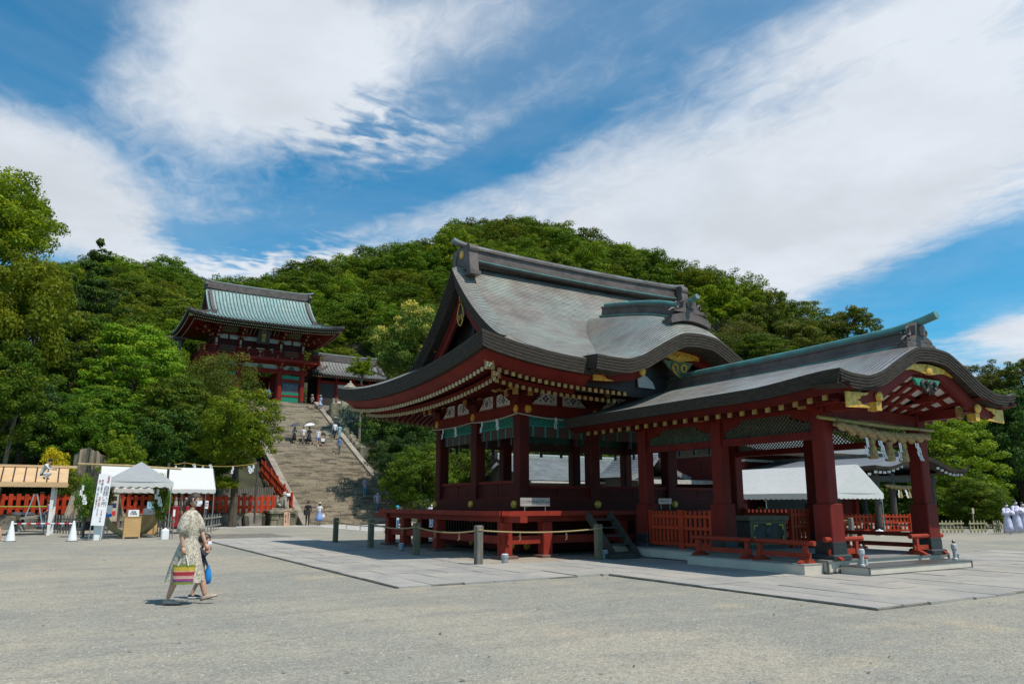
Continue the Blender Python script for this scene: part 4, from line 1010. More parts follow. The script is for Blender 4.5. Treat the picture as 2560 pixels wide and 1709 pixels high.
def litter():
 r = np.random.default_rng(8); m = MB()
 for i in range(240):
  Y = 5 + 26 * r.random(); X = (r.random() - .5) * Y * 1.4; x, y = fr(X, Y); s = .018 + .02 * r.random(); a = r.random() * 6.28; z = .05 if (x > -5.3 and y > -5) else .006
  u, v = Vector((math.cos(a), math.sin(a), .25)) * s, Vector((-math.sin(a), math.cos(a), 0)) * s * .5; c = Vector((x, y, z + .006)); m.add([c - u, c + v, c + u, c - v], [(0, 1, 2, 3)])
 m.build('fallen_leaves', pmat('dry_leaf', (.16, .10, .03), (.09, .085, .02), 30, .8), None, kind='stuff')
litter()

# stone paving round the hall: every slab lies on its own
def slab_mat():
 m = bpy.data.materials.new('paving_stone'); m.use_nodes = True; T = NT(m.node_tree); b = m.node_tree.nodes['Principled BSDF']
 pos = T.node('ShaderNodeNewGeometry').outputs['Position']; oi = T.node('ShaderNodeObjectInfo').outputs['Random']
 c = T.mix(T.ramp(oi, 0, 1, 0, 1, False), (0.30, 0.285, 0.26), (0.37, 0.345, 0.31))
 n = T.noise(pos, 1.1, 6, .65, .4); sand = T.noise(T.mapping(pos, (1, 1, 1), (0, 0, 0), (4, 9, 0)), .5, 5, .65)
 c = T.mix(T.math('MULTIPLY', T.ramp(n, .42, .7), .5), c, (0.20, 0.198, 0.20))
 c = T.mix(T.math('MULTIPLY', T.ramp(sand, .48, .62), .6), c, (0.41, 0.365, 0.305))
 f = T.noise(pos, 40, 4, .7)
 c = T.mix(T.math('MULTIPLY', T.ramp(f, .45, .7), .35), c, (0.14, 0.14, 0.14))
 T.put(b.inputs['Base Color'], c); b.inputs['Roughness'].default_value = .85; b.inputs['Specular IOR Level'].default_value = .25
 T.put(b.inputs['Normal'], T.bump(T.math('ADD', f, T.math('MULTIPLY', n, 2.0)), .35, .02))
 return m
SLABM = slab_mat()
SANDJ = pmat('joint_sand', (0.20, 0.178, 0.145), (0.11, 0.10, 0.085), 3.5, .95, .4, 30)
PACKED = pmat('packed_earth', (0.34, 0.29, 0.225), (0.28, 0.235, 0.18), 1.3, .95, .25, 30)
def unit_block(name, ch=.03, mat=None):
 m = MB(); m.bbox(-.5, .5, -.5, .5, -.5, .5, ch); me_o = m.build(name, mat); me = me_o.data; bpy.data.objects.remove(me_o); return me
def paving():
 base = MB()
 base.box(-5.14, -1.16, -4.92, 21.5, -.05, .028); base.box(-1.155, 13.5, -4.92, -1.36, -.05, .028); base.box(-.36, 15.5, -11.1, -4.925, -.05, .028)
 root = base.build('stone_paving', SANDJ); root['kind'] = 'structure'
 MB().box(-1.15, 13.6, -1.35, 9.9, -.05, .02).build('packed_earth', PACKED, root)
 me = unit_block('slab', .012, SLABM)
 items = []
 def rows(x0, x1, y0, y1, w):
  n = max(1, round((x1 - x0) / w)); w = (x1 - x0) / n
  for k in range(n):
   y = y0 - rng.uniform(0, .1) + 0
   while y < y1 - .25:
    L = rng.choice([.75, .95, 1.15, 1.35]); L = min(L, y1 - y)
    if y1 - (y + L) < .4: L = y1 - y
    items.append((x0 + w * (k + .5), y + L / 2, w, L)); y += L
 rows(-5.12, -1.17, -4.9, 16.2, .62); rows(-1.15, 13.4, -4.9, -1.37, .62); rows(-.35, 15.4, -11.05, -4.93, .62)
 items.sort(key=lambda t: (t[0] - CAM.x) ** 2 + (t[1] - CAM.y) ** 2)
 rest = MB()
 for i, (x, y, w, L) in enumerate(items):
  gx, gy = rng.uniform(.006, .016), rng.uniform(.006, .018); top = .04 + rng.uniform(-.005, .006)
  if i < 298:
   o = bpy.data.objects.new('slab', me); COL.objects.link(o); o.parent = root
   o.location = (x + rng.uniform(-.004, .004), y, top - .05); o.scale = (w - gx, L - gy, .1); o.rotation_euler = (rng.uniform(-.003, .003), rng.uniform(-.003, .003), rng.uniform(-.004, .004))
  else: rest.box(x - w / 2 + gx / 2, x + w / 2 - gx / 2, y - L / 2 + gy / 2, y + L / 2 - gy / 2, 0, top)
 rest.build('slab', SLABM, root, kind='stuff')
 # approach path from the hall to the foot of the stairs
 p = MB()
 for k in range(9):
  x = 4.2 + k * 1.02; y = 22.0
  while y < 35.2: L = rng.choice([1.0, 1.3, 1.6]); p.box(x, x + 1.0, y, min(y + L - .02, 35.2), -.03, .012 + rng.uniform(0, .006)); y += L
 for k in range(7):
  x = -5.5 + k * 1.4; p.box(x, x + 1.38, 31.9, 35.2, -.03, .010)
 path = p.build('path', pmat('pale_paving', (.46, .44, .41), (.38, .36, .335), 1.2, .9, .2, 20, rnd=.0)); path['kind'] = 'structure'
paving()

HILL_X = [-140, -100, -81, -65, -50, -36, -25, -15, -10, 2, 20, 37, 53, 68, 82, 100, 125, 160]
HILL_Z = [50, 56, 58, 51, 52, 58, 59, 62, 66, 68, 62, 55, 49, 42, 37, 32, 28, 25]
def cam_xy(x, y):
 d = Vector((x - CAM.x, y - CAM.y, 0)); return d.dot(_rt), d.dot(_fw)
def terrain_h(x, y):
 slope = (y - 36.4) * .455
 z = min(max(slope + .55, 0), 11.9) if y > 36.4 else 0.0
 if -13 < x < 14.5 and x > 3.6: z = min(max((y - 37.2) * .4573 - .35, 0), 11.9)
 cx, cy = cam_xy(x, y)
 if cy > 92 and y > 78:
  hz = float(np.interp(cx, HILL_X, HILL_Z)) - 6
  t = min((cy - 92) / 92.0, 1); s = t * (2 - t) if cy < 184 else 1
  w = 1 if cy < 186 else max(.3, 1 - (cy - 186) / 150)
  z = max(z, 11.9 + (hz * w - 11.9) * s)
 return z
def terrain():
 ys = [36.41] + list(np.arange(38, 80, 2.0)) + list(np.arange(80, 300, 6)); xs = list(np.arange(-200, 320, 4.0))
 P = [[(x, y, terrain_h(x, y) - (.06 if y > 36.5 else .4)) for y in ys] for x in xs]
 o = surf('hillside', P, pmat('forest_floor', (.045, .05, .02), (.03, .028, .014), .6, 1, .5, 6), None, lambda i, j, a, b: (0, 0)); o['kind'] = 'structure'
terrain()

# ------------------------------------------------------------------ stone stairway
SX0, SX1, SY0, NST, TREAD, RISE = 4.4, 13.0, 35.7, 60, .4375, .2017
def stair_z(y): return RISE * min(max(math.floor((y - SY0) / TREAD) + 1, 0), NST)
def stairs():
 root = thing('stone_stairway', 'broad worn flight of about sixty stone steps climbing to the red gate', 'stairway', ((SX0 + SX1) / 2, SY0, 0))
 stm = bpy.data.materials.new('step_stone'); stm.use_nodes = True; T = NT(stm.node_tree); b = stm.node_tree.nodes['Principled BSDF']
 pos = T.node('ShaderNodeNewGeometry').outputs['Position']; oi = T.node('ShaderNodeObjectInfo').outputs['Random']
 c = T.mix(T.ramp(oi, 0, 1, 0, 1, False), (0.275, 0.225, 0.16), (0.36, 0.30, 0.22))
 c = T.mix(T.math('MULTIPLY', T.ramp(T.noise(T.mapping(pos, (.5, 1, 3)), 1.4, 6, .65), .46, .62), .85), c, (0.105, 0.09, 0.07))
 c = T.mix(T.math('MULTIPLY', T.ramp(T.noise(pos, 9, 4, .7), .5, .7), .4), c, (0.12, 0.105, 0.08))
 T.put(b.inputs['Base Color'], c); b.inputs['Roughness'].default_value = .92; b.inputs['Specular IOR Level'].default_value = .2
 T.put(b.inputs['Normal'], T.bump(T.noise(pos, 7, 6), .5, .04))
 me = unit_block('step_stone', .03, stm)
 a, c_ = SX0 + .52, SX1 - .52
 rest = MB(); n = 0; core = MB()
 for k in range(NST):
  y = SY0 + k * TREAD; x = a - rng.uniform(0, .8)
  while x < c_ - .2:
   L = rng.choice([1.05, 1.3, 1.55, 1.8]); x0, x1 = max(x, a), min(x + L, c_)
   if c_ - x1 < .45: x1 = c_
   if x1 - x0 > .1:
    cx, sx = (x0 + x1) / 2, x1 - x0 - .012; dz = rng.uniform(-.012, .006); dy = rng.uniform(-.014, .014); D = TREAD + .14
    if n < 298:
     o = bpy.data.objects.new('step_stone', me); COL.objects.link(o); o.parent = root
     o.location = Vector((cx, y + D / 2 + dy, (k + .5) * RISE + dz)) - ORG[root]; o.scale = (sx, D, RISE + .0)
    else: rest.box(cx - sx / 2, cx + sx / 2, y + dy, y + D + dy, k * RISE + dz, (k + 1) * RISE + dz)
    n += 1
   x = x1
 rest.build('step_stone', stm, root, kind='stuff')
 top = NST * RISE; y1 = SY0 + NST * TREAD
 core.add([(a, SY0 + .3, -.2), (c_, SY0 + .3, -.2), (c_, y1 + .3, top - .25), (a, y1 + .3, top - .25), (a, SY0 + .3, -1), (c_, SY0 + .3, -1), (c_, y1 + .3, top - 2), (a, y1 + .3, top - 2)],
             [(0, 1, 2, 3), (7, 6, 5, 4), (0, 4, 5, 1), (2, 6, 7, 3), (1, 5, 6, 2), (0, 3, 7, 4)]).build('stair_core', stm, root)
 # sloping side curbs of long stones
 for x0, x1 in ((SX0, SX0 + .5), (SX1 - .5, SX1)):
  y = SY0 - .75
  while y < y1:
   L = rng.uniform(1.9, 2.7); ye = min(y + L, y1)
   if ye - y < .3: break
   za, zb = [(t - SY0) / TREAD * RISE + .30 for t in (y, ye - .015)]
   za = max(za, .02); m = MB()
   m.add([(x0, y, za - .6), (x1, y, za - .6), (x1, ye - .015, zb - .6), (x0, ye - .015, zb - .6), (x0, y, za), (x1, y, za), (x1, ye - .015, zb), (x0, ye - .015, zb)],
                  [(0, 3, 2, 1), (4, 5, 6, 7), (0, 1, 5, 4), (1, 2, 6, 5), (2, 3, 7, 6), (3, 0, 4, 7)])
   m.build('curb_stone', CURB, root); y = ye
 ld = MB(); ld.box(-6, 24, y1, 76, top - .6, top - .004)
 l = ld.build('terrace', pmat('terrace_gravel', (.30, .27, .22), None, 1.5, .95)); l['kind'] = 'structure'
stairs()
def stair_point(px, py):
 """where a sight line meets the slope of the steps, snapped on to a tread"""
 r = ray(px, py); s = RISE / TREAD
 t = (s * (CAM.y - SY0) + RISE * .5 - EYE) / (r.z - s * r.y)
 p = CAM + r * t; k = max(int(math.floor((p.y - SY0) / TREAD)), -1)
 y = SY0 + (k + .5) * TREAD if k >= 0 else p.y
 x = CAM.x + r.x * (y - CAM.y) / r.y
 return Vector((x, y, RISE * (k + 1) if k >= 0 else 0.0))

# ------------------------------------------------------------------ tiled hip-and-gable roof used on the gate
def ribbed_roof(root, cx, cy, hx, hy, gx, prof, amp, mat, ribmat, spacing, rib_r, th=.22):
 zf = interp([p[0] for p in prof], [p[1] for p in prof]); al = arclen(zf, 0, hy)
 def lf(x, y):
  su = min(abs(x - cx) / hx, 1); sv = min(abs(y - cy) / hy, 1); du = hx - abs(x - cx); dv = hy - abs(y - cy)
  return max(amp * su ** 4 * max(0, 1 - dv / 3.5) ** 2, amp * sv ** 2.5 * max(0, 1 - du / 3) ** 2)
 rz = lambda x, y: zf(hy - abs(y - cy)) + lf(x, y)
 zs = lambda x, y: min(zf(max(hy - abs(y - cy), 0)), zf(max(hx - abs(x - cx), 0) * .95)) + lf(x, y)
 xs = list(np.linspace(cx - gx, cx + gx, 40)); ys = list(np.linspace(cy - hy, cy, 22)) + list(np.linspace(cy, cy + hy, 14))[1:]
 roof = surf('roof', [[(x, y, rz(x, y)) for y in ys] for x in xs], mat, root, lambda i, j, a, b: (xs[i], al(hy - abs(ys[j] - cy))))
 st = hx / 40.0; y2 = list(np.arange(cy - hy, cy + hy + .001, 2 * hy / max(1, round(2 * hy / st))))
 for s in (-1, 1):
  e = list(np.arange(0, hx - gx + .9, st)); x2 = [cx + s * (hx - q) for q in e]
  surf('skirt_roof', [[(x, y, zs(x, y) - .02) for y in y2] for x in x2], mat, root, lambda i, j, a, b: (y2[j], e[i]))
 ribs = MB(); n = int(2 * hx / spacing)
 for k in range(n + 1):
  x = cx - hx + 2 * hx * k / n; e = hx - abs(x - cx); far = hy if abs(x - cx) <= gx else min(e, hy)
  if far < .3: continue
  for s in (-1, 1):
   pts = [(x, cy + s * (hy - d), (rz if abs(x - cx) <= gx else zs)(x, cy + s * (hy - d)) + .02) for d in np.linspace(-.02, far, 9 if s < 0 else 5)]
   ribs.tube(pts, rib_r, 5)
 n = int(2 * hy / spacing)
 for k in range(n + 1):
  y = cy - hy + 2 * hy * k / n; e = min(hy - abs(y - cy), hx - gx + .6)
  if e < .3: continue
  for s in (-1, 1): ribs.tube([(cx + s * (hx - d), y, zs(cx + s * (hx - d), y) + .02) for d in np.linspace(-.02, e, 5)], rib_r, 5)
 ribs.build('tile_rib', ribmat, roof, kind='stuff')
 ed = MB()
 for s in (-1, 1):
  L = [(x, cy + s * hy) for x in np.linspace(cx - hx, cx + hx, 40)]
  ed.ribbon([(x, y, zs(x, y)) for x, y in L], [(x, y - s * .05, zs(x, y) - th) for x, y in L]); ed.ribbon([(x, y - s * .05, zs(x, y) - th) for x, y in L], [(x, y - s * 1.2, zs(x, y) - th + .15) for x, y in L])
  L = [(cx + s * hx, y) for y in np.linspace(cy - hy, cy + hy, 30)]
  ed.ribbon([(x, y, zs(x, y)) for x, y in L], [(x - s * .05, y, zs(x, y) - th) for x, y in L]); ed.ribbon([(x - s * .05, y, zs(x, y) - th) for x, y in L], [(x - s * 1.2, y, zs(x, y) - th + .15) for x, y in L])
 ed.build('eave_edge', FASCIA, roof)
 for s in (-1, 1):
  w = MB(); pth = [(y, rz(cx + s * gx, y)) for y in np.linspace(cy - hy + 2.2, cy + hy - 2.2, 21)]
  x = cx + s * (gx - .35)
  w.add([(x, y, z - .12) for y, z in pth] + [(x, pth[-1][0], prof[0][1] + 1.0), (x, pth[0][0], prof[0][1] + 1.0)], [tuple(range(23))]); w.build('gable_wall', REDG, root)
  v = MB(); v.ribbon([(cx + s * gx, y, z) for y, z in pth], [(cx + s * gx, y, z - .4) for y, z in pth]); v.ribbon([(cx + s * gx, y, z - .4) for y, z in pth], [(x, y, z - .4) for y, z in pth]); v.build('verge', RIDGE, root)
  # descending ridges and hip ridges
  for t in (-1, 1):
   q = MB(); q.sweep([(cx + s * (gx - .45), cy + t * (hy - d), rz(cx + s * (gx - .45), cy + t * (hy - d)) + .30) for d in np.linspace(hy - .5, 2.1, 9)], .34, .34, (1, 0, 0))
   q.cbox((cx + s * (gx - .45), cy + t * (hy - 1.95), rz(cx + s * (gx - .45), cy + t * (hy - 1.95)) + .16), (.5, .3, .4)); q.build('descending_ridge', RIDGE, root)
   q = MB(); q.sweep([(cx + s * (hx - d), cy + t * (hy - d), zs(cx + s * (hx - d), cy + t * (hy - d)) + .22) for d in np.linspace(.1, 2.3, 7)], .3, .24, (1, -s * t, 0))
   q.build('hip_ridge', RIDGE, root)
 zr = zf(hy); xl = np.linspace(cx - gx + .1, cx + gx - .1, 20); zc = lambda x: zr + .12 * (abs(x - cx) / gx) ** 2.5
 r = MB(); r.sweep([(x, cy, zc(x) + .30) for x in xl], .5, .42, (0, 1, 0)); r.sweep([(x, cy, zc(x) + .62) for x in xl], .36, .34, (0, 1, 0))
 rd = r.build('ridge', RIDGE, root)
 MB().tube([(x, cy, zc(x) + .70 + .25 * max(0, abs(x - cx) - gx + .4)) for x in np.linspace(cx - gx - .5, cx + gx + .5, 24)], .13, 8).build('ridge_cap', RIBM, rd)
 for s in (-1, 1):
  m = MB(); x = cx + s * (gx - .02)
  m.box(x - .1, x + .1, cy - .35, cy + .35, zr - .1, zr + .8)
  for t in (-1, 1): m.tube([(x - .15, cy + t * .42, zr + .35), (x + .15, cy + t * .42, zr + .35)], .2, 10)
  m.build('ridge_end_ornament', RIDGE, root)
 return rz, zs

# ------------------------------------------------------------------ two-storey gate at the head of the stairs
def gate():
 root = thing('tower_gate', 'two-storey red gate with green copper roof at the head of the stone stairs', 'gate', (7.0, 67, 12.1))
 GX = [2.4, 4.85, 9.15, 11.6]; GY = [64, 67, 70]; Z = 12.1; CX = 7.0
 for x in GX:
  for y in GY:
   c = MB().tube([(x, y, Z), (x, y, 15.9)], .29, 14).build('column', REDG, root, smooth=False)
   MB().tube([(x, y, Z), (x, y, Z + .45)], .32, 14).build('column_shoe', BLACK, c)
 def bar_ring(z0, z1, o, t, name, mat):
  MB().box(GX[0] - o, GX[3] + o, GY[0] - t, GY[0] + t, z0, z1).build(name, mat, root); MB().box(GX[0] - o, GX[3] + o, GY[2] - t, GY[2] + t, z0, z1).build(name, mat, root)
  for x in (GX[0], GX[3]): MB().box(x - t + .003, x + t - .003, GY[0] + t, GY[2] - t, z0, z1).build(name, mat, root)
 bar_ring(15.5, 15.85, .5, .16, 'head_beam', REDG); bar_ring(15.86, 15.94, .6, .3, 'plate_beam', REDG)
 for a, b in ((GX[0], GX[1]), (GX[2], GX[3])):
  x0, x1 = a + .29, b - .29; w = MB()
  for z0, z1 in ((13.0, 13.2), (14.62, 14.95)): w.box(x0, x1, 63.9, 64.1, z0, z1)
  w.build('rail', REDG, root)
  for z0, z1 in ((12.12, 13.0), (13.2, 13.5), (14.95, 15.35)):
   s = MB().box(x0, x1, 64.0, 64.03, z0, z1).build('green_panel', TEALP, root); m = MB(); n = 17
   for k in range(n): q = x0 + (x1 - x0) * (k + .5) / n; m.box(q - .035, q + .035, 63.94, 63.998, z0, z1)
   m.build('panel_slat', pmat('bright_green', (.012, .30, .17), None, 5, .5), s)
  gl = bpy.data.materials.get('window_glass')
  if not gl:
   gl = bpy.data.materials.new('window_glass'); gl.use_nodes = True; bb = gl.node_tree.nodes['Principled BSDF']
   bb.inputs['Base Color'].default_value = (.12, .12, .15, 1); bb.inputs['Roughness'].default_value = .12; bb.inputs['Alpha'].default_value = .55
  f = MB(); f.box(x0, x0 + .1, 63.95, 64.06, 13.3, 14.62); f.box(x1 - .1, x1, 63.95, 64.06, 13.3, 14.62); f.box(x0 + .1, x1 - .1, 63.95, 64.06, 14.46, 14.62)
  win = f.build('window', BLACK, root)
  MB().box(x0 + .1, x1 - .1, 64.0, 64.01, 13.3, 14.46).build('pane', gl, win)
  m = MB(); m.box(x0 + .4, x0 + .44, 63.97, 63.995, 13.3, 14.46); m.box(x1 - .44, x1 - .4, 63.97, 63.995, 13.3, 14.46); m.build('mullion', REDG, win)
  MB().box(x0, x1, 66.9, 67, 12.1, 15.5).build('niche_back', pmat('niche_grey', (.16, .15, .17), None, 3, .8), root)
  st = MB(); cx = (x0 + x1) / 2 - .1
  st.lathe([(.5, 0), (.55, .15), (.42, .4), (.34, .75), (.3, .95), (.12, 1.02), (.17, 1.15), (.15, 1.3), (.06, 1.38)], (cx, 65.2, 13.2), 12); st.cbox((cx + .45, 65.3, 13.45), (.5, .4, .4))
  tag(st.build('guardian_statue', pmat('statue_paint', (.4, .38, .33), None, 4, .7)), 'pale seated guardian statue behind glass in the ' + ('right' if a > 7 else 'left') + ' bay of the red gate', 'statue')
 MB().box(GX[1] + .29, GX[2] - .29, 69.9, 69.95, 12.1, 15.5).build('back_panel', BROWN, root)
 # white frieze, carved frog-leg struts, brackets carrying the balcony
 fz = MB(); fz.box(GX[0], GX[3], 63.95, 64.05, 15.94, 16.45); fz.box(GX[3] - .05, GX[3] + .05, 64, 70, 15.94, 16.45); fz.build('frieze_panel', WHITE, root)
 for a, b in zip(GX[:-1], GX[1:]):
  m = MB(); c = (a + b) / 2; m.prism([(-.55, 0), (.55, 0), (.3, .12), (.24, .34), (.1, .44), (-.1, .44), (-.24, .34), (-.3, .12)], lambda p, q, d: (c + p, 63.93 + d, 15.95 + q), -.03, .02)
  m.build('carved_strut', SAGE, root)
 def brackets(z, reach, y0, name):
  for x in GX:
   outs = [Vector((0, -1, 0))] + ([Vector((-1, 0, 0)), Vector((-.7, -.7, 0))] if x == GX[0] else []) + ([Vector((1, 0, 0)), Vector((.7, -.7, 0))] if x == GX[3] else [])
   m = MB(); g = MB(); c = Vector((x, y0, z))
   m.cbox(c + Vector((0, 0, .1)), (.6, .6, .2))
   for o in outs:
    sd = Vector((-o.y, o.x, 0)).normalized()
    for k in range(3):
     r0 = reach * (k + 1) / 3; zz = .22 + k * .26
     m.bar(c + Vector((0, 0, zz)), c + o * r0 + Vector((0, 0, zz)), .16, .18); g.bar(c + o * (r0 - .03) + Vector((0, 0, zz)), c + o * (r0 + .05) + Vector((0, 0, zz)), .18, .2)
     m.bar(c + o * r0 - sd * .5 + Vector((0, 0, zz + .15)), c + o * r0 + sd * .5 + Vector((0, 0, zz + .15)), .13, .13)
   b = m.build(name, REDG, root); g.build('bracket_cap', GOLDP, b)
 brackets(15.95, 1.15, 64, 'balcony_bracket')
 b = MB(); bx0, bx1, by0, by1 = .85, 13.15, 62.55, 71.45
 b.box(bx0, bx1, by0, by1, 16.78, 16.9); bal = b.build('balcony_floor', REDG, root)
 m = MB(); m.box(bx0, bx1, by0 - .06, by0 - .003, 16.62, 16.95); m.box(bx1 + .003, bx1 + .06, by0, by1, 16.62, 16.95); m.box(bx0 - .06, bx0 - .003, by0, by1, 16.62, 16.95); m.box(bx0 + .6, bx1 - .6, by0 + .55, by0 + .75, 16.5, 16.777)
 m.build('balcony_beam', REDG, bal)
 rl = MB(); gc = MB()
 for z, r in ((17.12, .05), (17.38, .05), (17.66, .065)):
  e = .45
  rl.tube([(bx0 - e, by0 + .1, z), (bx1 + e, by0 + .1, z)], r, 6); rl.tube([(bx0 + .1, by0 - e, z), (bx0 + .1, by1, z)], r, 6); rl.tube([(bx1 - .1, by0 - e, z), (bx1 - .1, by1, z)], r, 6)
  for x, s in ((bx0 - e, -1), (bx1 + e, 1)): gc.tube([(x, by0 + .1, z), (x - s * .22, by0 + .1, z)], r + .02, 6)
  for x in (bx0 + .1, bx1 - .1): gc.tube([(x, by0 - e, z), (x, by0 - e + .22, z)], r + .02, 6)
 for k in range(9): x = bx0 + .1 + (bx1 - bx0 - .2) * k / 8; rl.box(x - .06, x + .06, by0 + .04, by0 + .16, 16.9, 17.66 if k % 2 == 0 else 17.38); gc.cbox((x, by0 + .03, 17.12), (.1, .02, .1))
 for k in range(1, 7):
  for x in (bx0 + .1, bx1 - .1): y = by0 + .1 + (by1 - by0) * k / 7; rl.box(x - .06, x + .06, y - .06, y + .06, 16.9, 17.66)
 ra = rl.build('balustrade', REDG, bal); gc.build('rail_cap', GOLDP, ra)
 # upper storey
 for x in GX:
  for y in (64.3, 69.7):
   c = MB().tube([(x, y, 16.9), (x, y, 18.85)], .22, 12).build('upper_column', REDG, root)
   g = MB();
   if y < 65: g.disc((x, y - .22, 18.1), (0, -1, 0), .1, .04); g.cbox((x, y - .25, 18.55), (.2, .1, .5)); g.build('gilt_fitting', OCHW, c)
 w = MB(); w.box(GX[0], GX[3], 64.35, 64.45, 16.9, 18.85); w.box(GX[0] - .05, GX[0] + .05, 64.4, 69.7, 16.9, 18.85); w.box(GX[3] - .05, GX[3] + .05, 64.4, 69.7, 16.9, 18.85)
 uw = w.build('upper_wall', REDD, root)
 for a, b in ((GX[0], GX[1]), (GX[2], GX[3])):
  f = MB().box(a + .45, b - .45, 64.30, 64.346, 17.45, 18.15).build('window', BLACK, root); m = MB(); n = 15
  for k in range(n): q = a + .5 + (b - a - 1.0) * (k + .5) / n; m.box(q - .032, q + .032, 64.25, 64.297, 17.5, 18.1)
  m.build('window_bar', pmat('dull_green', (.06, .10, .035), None, 4, .6), f)
 d = MB(); d.box(GX[1] + .4, GX[2] - .4, 64.30, 64.346, 17.0, 18.35); dr = d.build('door', REDD, root)
 g = MB()
 for cx, s in ((CX, 0), (CX - 1.35, 1), (CX + 1.35, -1)):
  for z, t in ((18.2, -1), (17.1, 1)):
   k = .45 if z > 18 else .3
   if s == 0: g.prism([(-.55 * k * 2, 0), (.55 * k * 2, 0), (.08, t * .5 * k * 2), (-.08, t * .5 * k * 2)], lambda p, q, d_: (cx + p, 64.28 + d_, z + q), -.03, .01)
   else: g.prism([(0, 0), (s * .4 * k * 2, 0), (0, t * .5 * k * 2)], lambda p, q, d_: (cx + p, 64.28 + d_, z + q), -.03, .01)
 for z in (17.5, 17.65, 17.8): g.disc((CX, 64.28, z), (0, -1, 0), .06, .03, 8)
 g.build('gilt_fitting', OCHW, dr)
 wp = MB(); wp.box(GX[0] + .1, GX[3] - .1, 64.2, 64.28, 18.86, 19.32); pl = wp.build('white_frieze', WHITE, root)
 m = MB()
 for x in [(a + b) / 2 for a, b in zip(GX[:-1], GX[1:])]: m.box(x - .09, x + .09, 64.12, 64.197, 18.86, 19.32)
 m.box(GX[0] - .3, GX[3] + .3, 64.1, 64.3, 19.33, 19.5); m.box(GX[0] - .3, GX[3] + .3, 64.15, 64.3, 19.62, 19.78); m.build('frieze_beam', REDG, pl)
 brackets(18.85, 2.0, 64.3, 'eave_bracket')
 ws = MB()
 for a, b in zip(GX[:-1], GX[1:]):
  for k in range(9): x = a + .5 + (b - a - 1) * k / 8; ws.bar((x, 64.1, 19.55), (x, 63.1, 19.98), .1, .04)
 ws.build('cove_panel', pmat('pale_green', (.33, .37, .25), None, 4, .7), root, kind='stuff')
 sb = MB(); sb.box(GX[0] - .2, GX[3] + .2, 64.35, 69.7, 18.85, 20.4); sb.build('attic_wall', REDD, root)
 rz, zs = ribbed_roof(root, 7.05, 67, 8.15, 6.35, 5.75, [(0, 20.28), (1.5, 20.85), (3, 21.75), (4.5, 22.95), (5.6, 24.05), (6.35, 24.9)], .42, ROOFT, RIBM, .37, .062)
 # rafters with pale ends
 for tier, (o, L, dz) in enumerate(((.25, 1.4, -.36), (.8, 2.6, -.52))):
  m = MB(); c = MB()
  for k in range(74):
   x = 7.05 - 7.9 + 15.8 * k / 73; e = 8.15 - abs(x - 7.05)
   if e < o + .05: continue
   y = 67 - 6.35; z = zs(x, y) + dz; LL = min(L, e)
   m.bar((x, y + o, z), (x, y + o + LL, z + LL * .2), .09, .11); c.box(x - .05, x + .05, y + o - .03, y + o + .02, z - .06, z + .06)
  for k in range(58):
   y = 67 - 6.2 + 12.4 * k / 57; e = 6.35 - abs(y - 67)
   if e < o + .05: continue
   for s in (-1, 1):
    x = 7.05 + s * 8.15; z = zs(x, y) + dz; LL = min(L, e)
    m.bar((x - s * o, y, z), (x - s * (o + LL), y, z + LL * .2), .09, .11); c.box(min(x - s * (o - .03), x - s * (o + .02)), max(x - s * (o - .03), x - s * (o + .02)), y - .05, y + .05, z - .06, z + .06)
  m.build('rafter_row', REDG, root, kind='stuff'); c.build('rafter_tip_row', OCHW, root, kind='stuff')
 sf = MB(); x0, x1, y0, y1 = 7.05 - 7.6, 7.05 + 7.6, 67 - 5.8, 67 + 5.8
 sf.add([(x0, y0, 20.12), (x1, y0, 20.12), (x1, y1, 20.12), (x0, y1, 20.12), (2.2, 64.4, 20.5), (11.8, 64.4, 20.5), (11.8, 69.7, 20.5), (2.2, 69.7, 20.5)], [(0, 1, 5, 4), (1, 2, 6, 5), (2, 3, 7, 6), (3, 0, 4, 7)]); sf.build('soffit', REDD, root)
 for s in (-1, 1):
  for t in (-1, 1):
   p = Vector((7.05 + s * 7.85, 67 + t * 6.05, zs(7.05 + s * 8.1, 67 + t * 6.3) - .42)); q = Vector((7.05 + s * 4.6, 67 + t * 2.8, 20.45))
   h = MB().bar(p, q, .24, .3).build('hip_rafter', REDG, root); d = (q - p).normalized(); MB().bar(p - d * .05, p + d * .3, .27, .33).build('rafter_cap', GOLDP, h)
 # name board
 M = Matrix.Translation((6.95, 62.75, 19.25)) @ Matrix.Rotation(R(14), 4, 'X')
 tb = thing('name_board', 'black upright name board with gold characters hung under the gate eaves', 'sign', (6.95, 62.75, 19.25)); tb.rotation_euler = (R(14), 0, 0); ORG[tb] = Vector((0, 0, 0))
 bd = MB(); bd.box(-.5, .5, -.02, .05, -.72, .72); bd.build('board', BLACK, tb)
 f = MB(); f.prism([(-.66, -.86), (.66, -.86), (.6, .9), (-.6, .9)], lambda p, q, d: (p, d, q), .05, .1); f.build('frame', BLACK, tb)
 text('八\n幡\n宮', .46, (0, -.025, 0), (R(90), 0, 0), GOLD, tb, lsp=1.02)
gate()

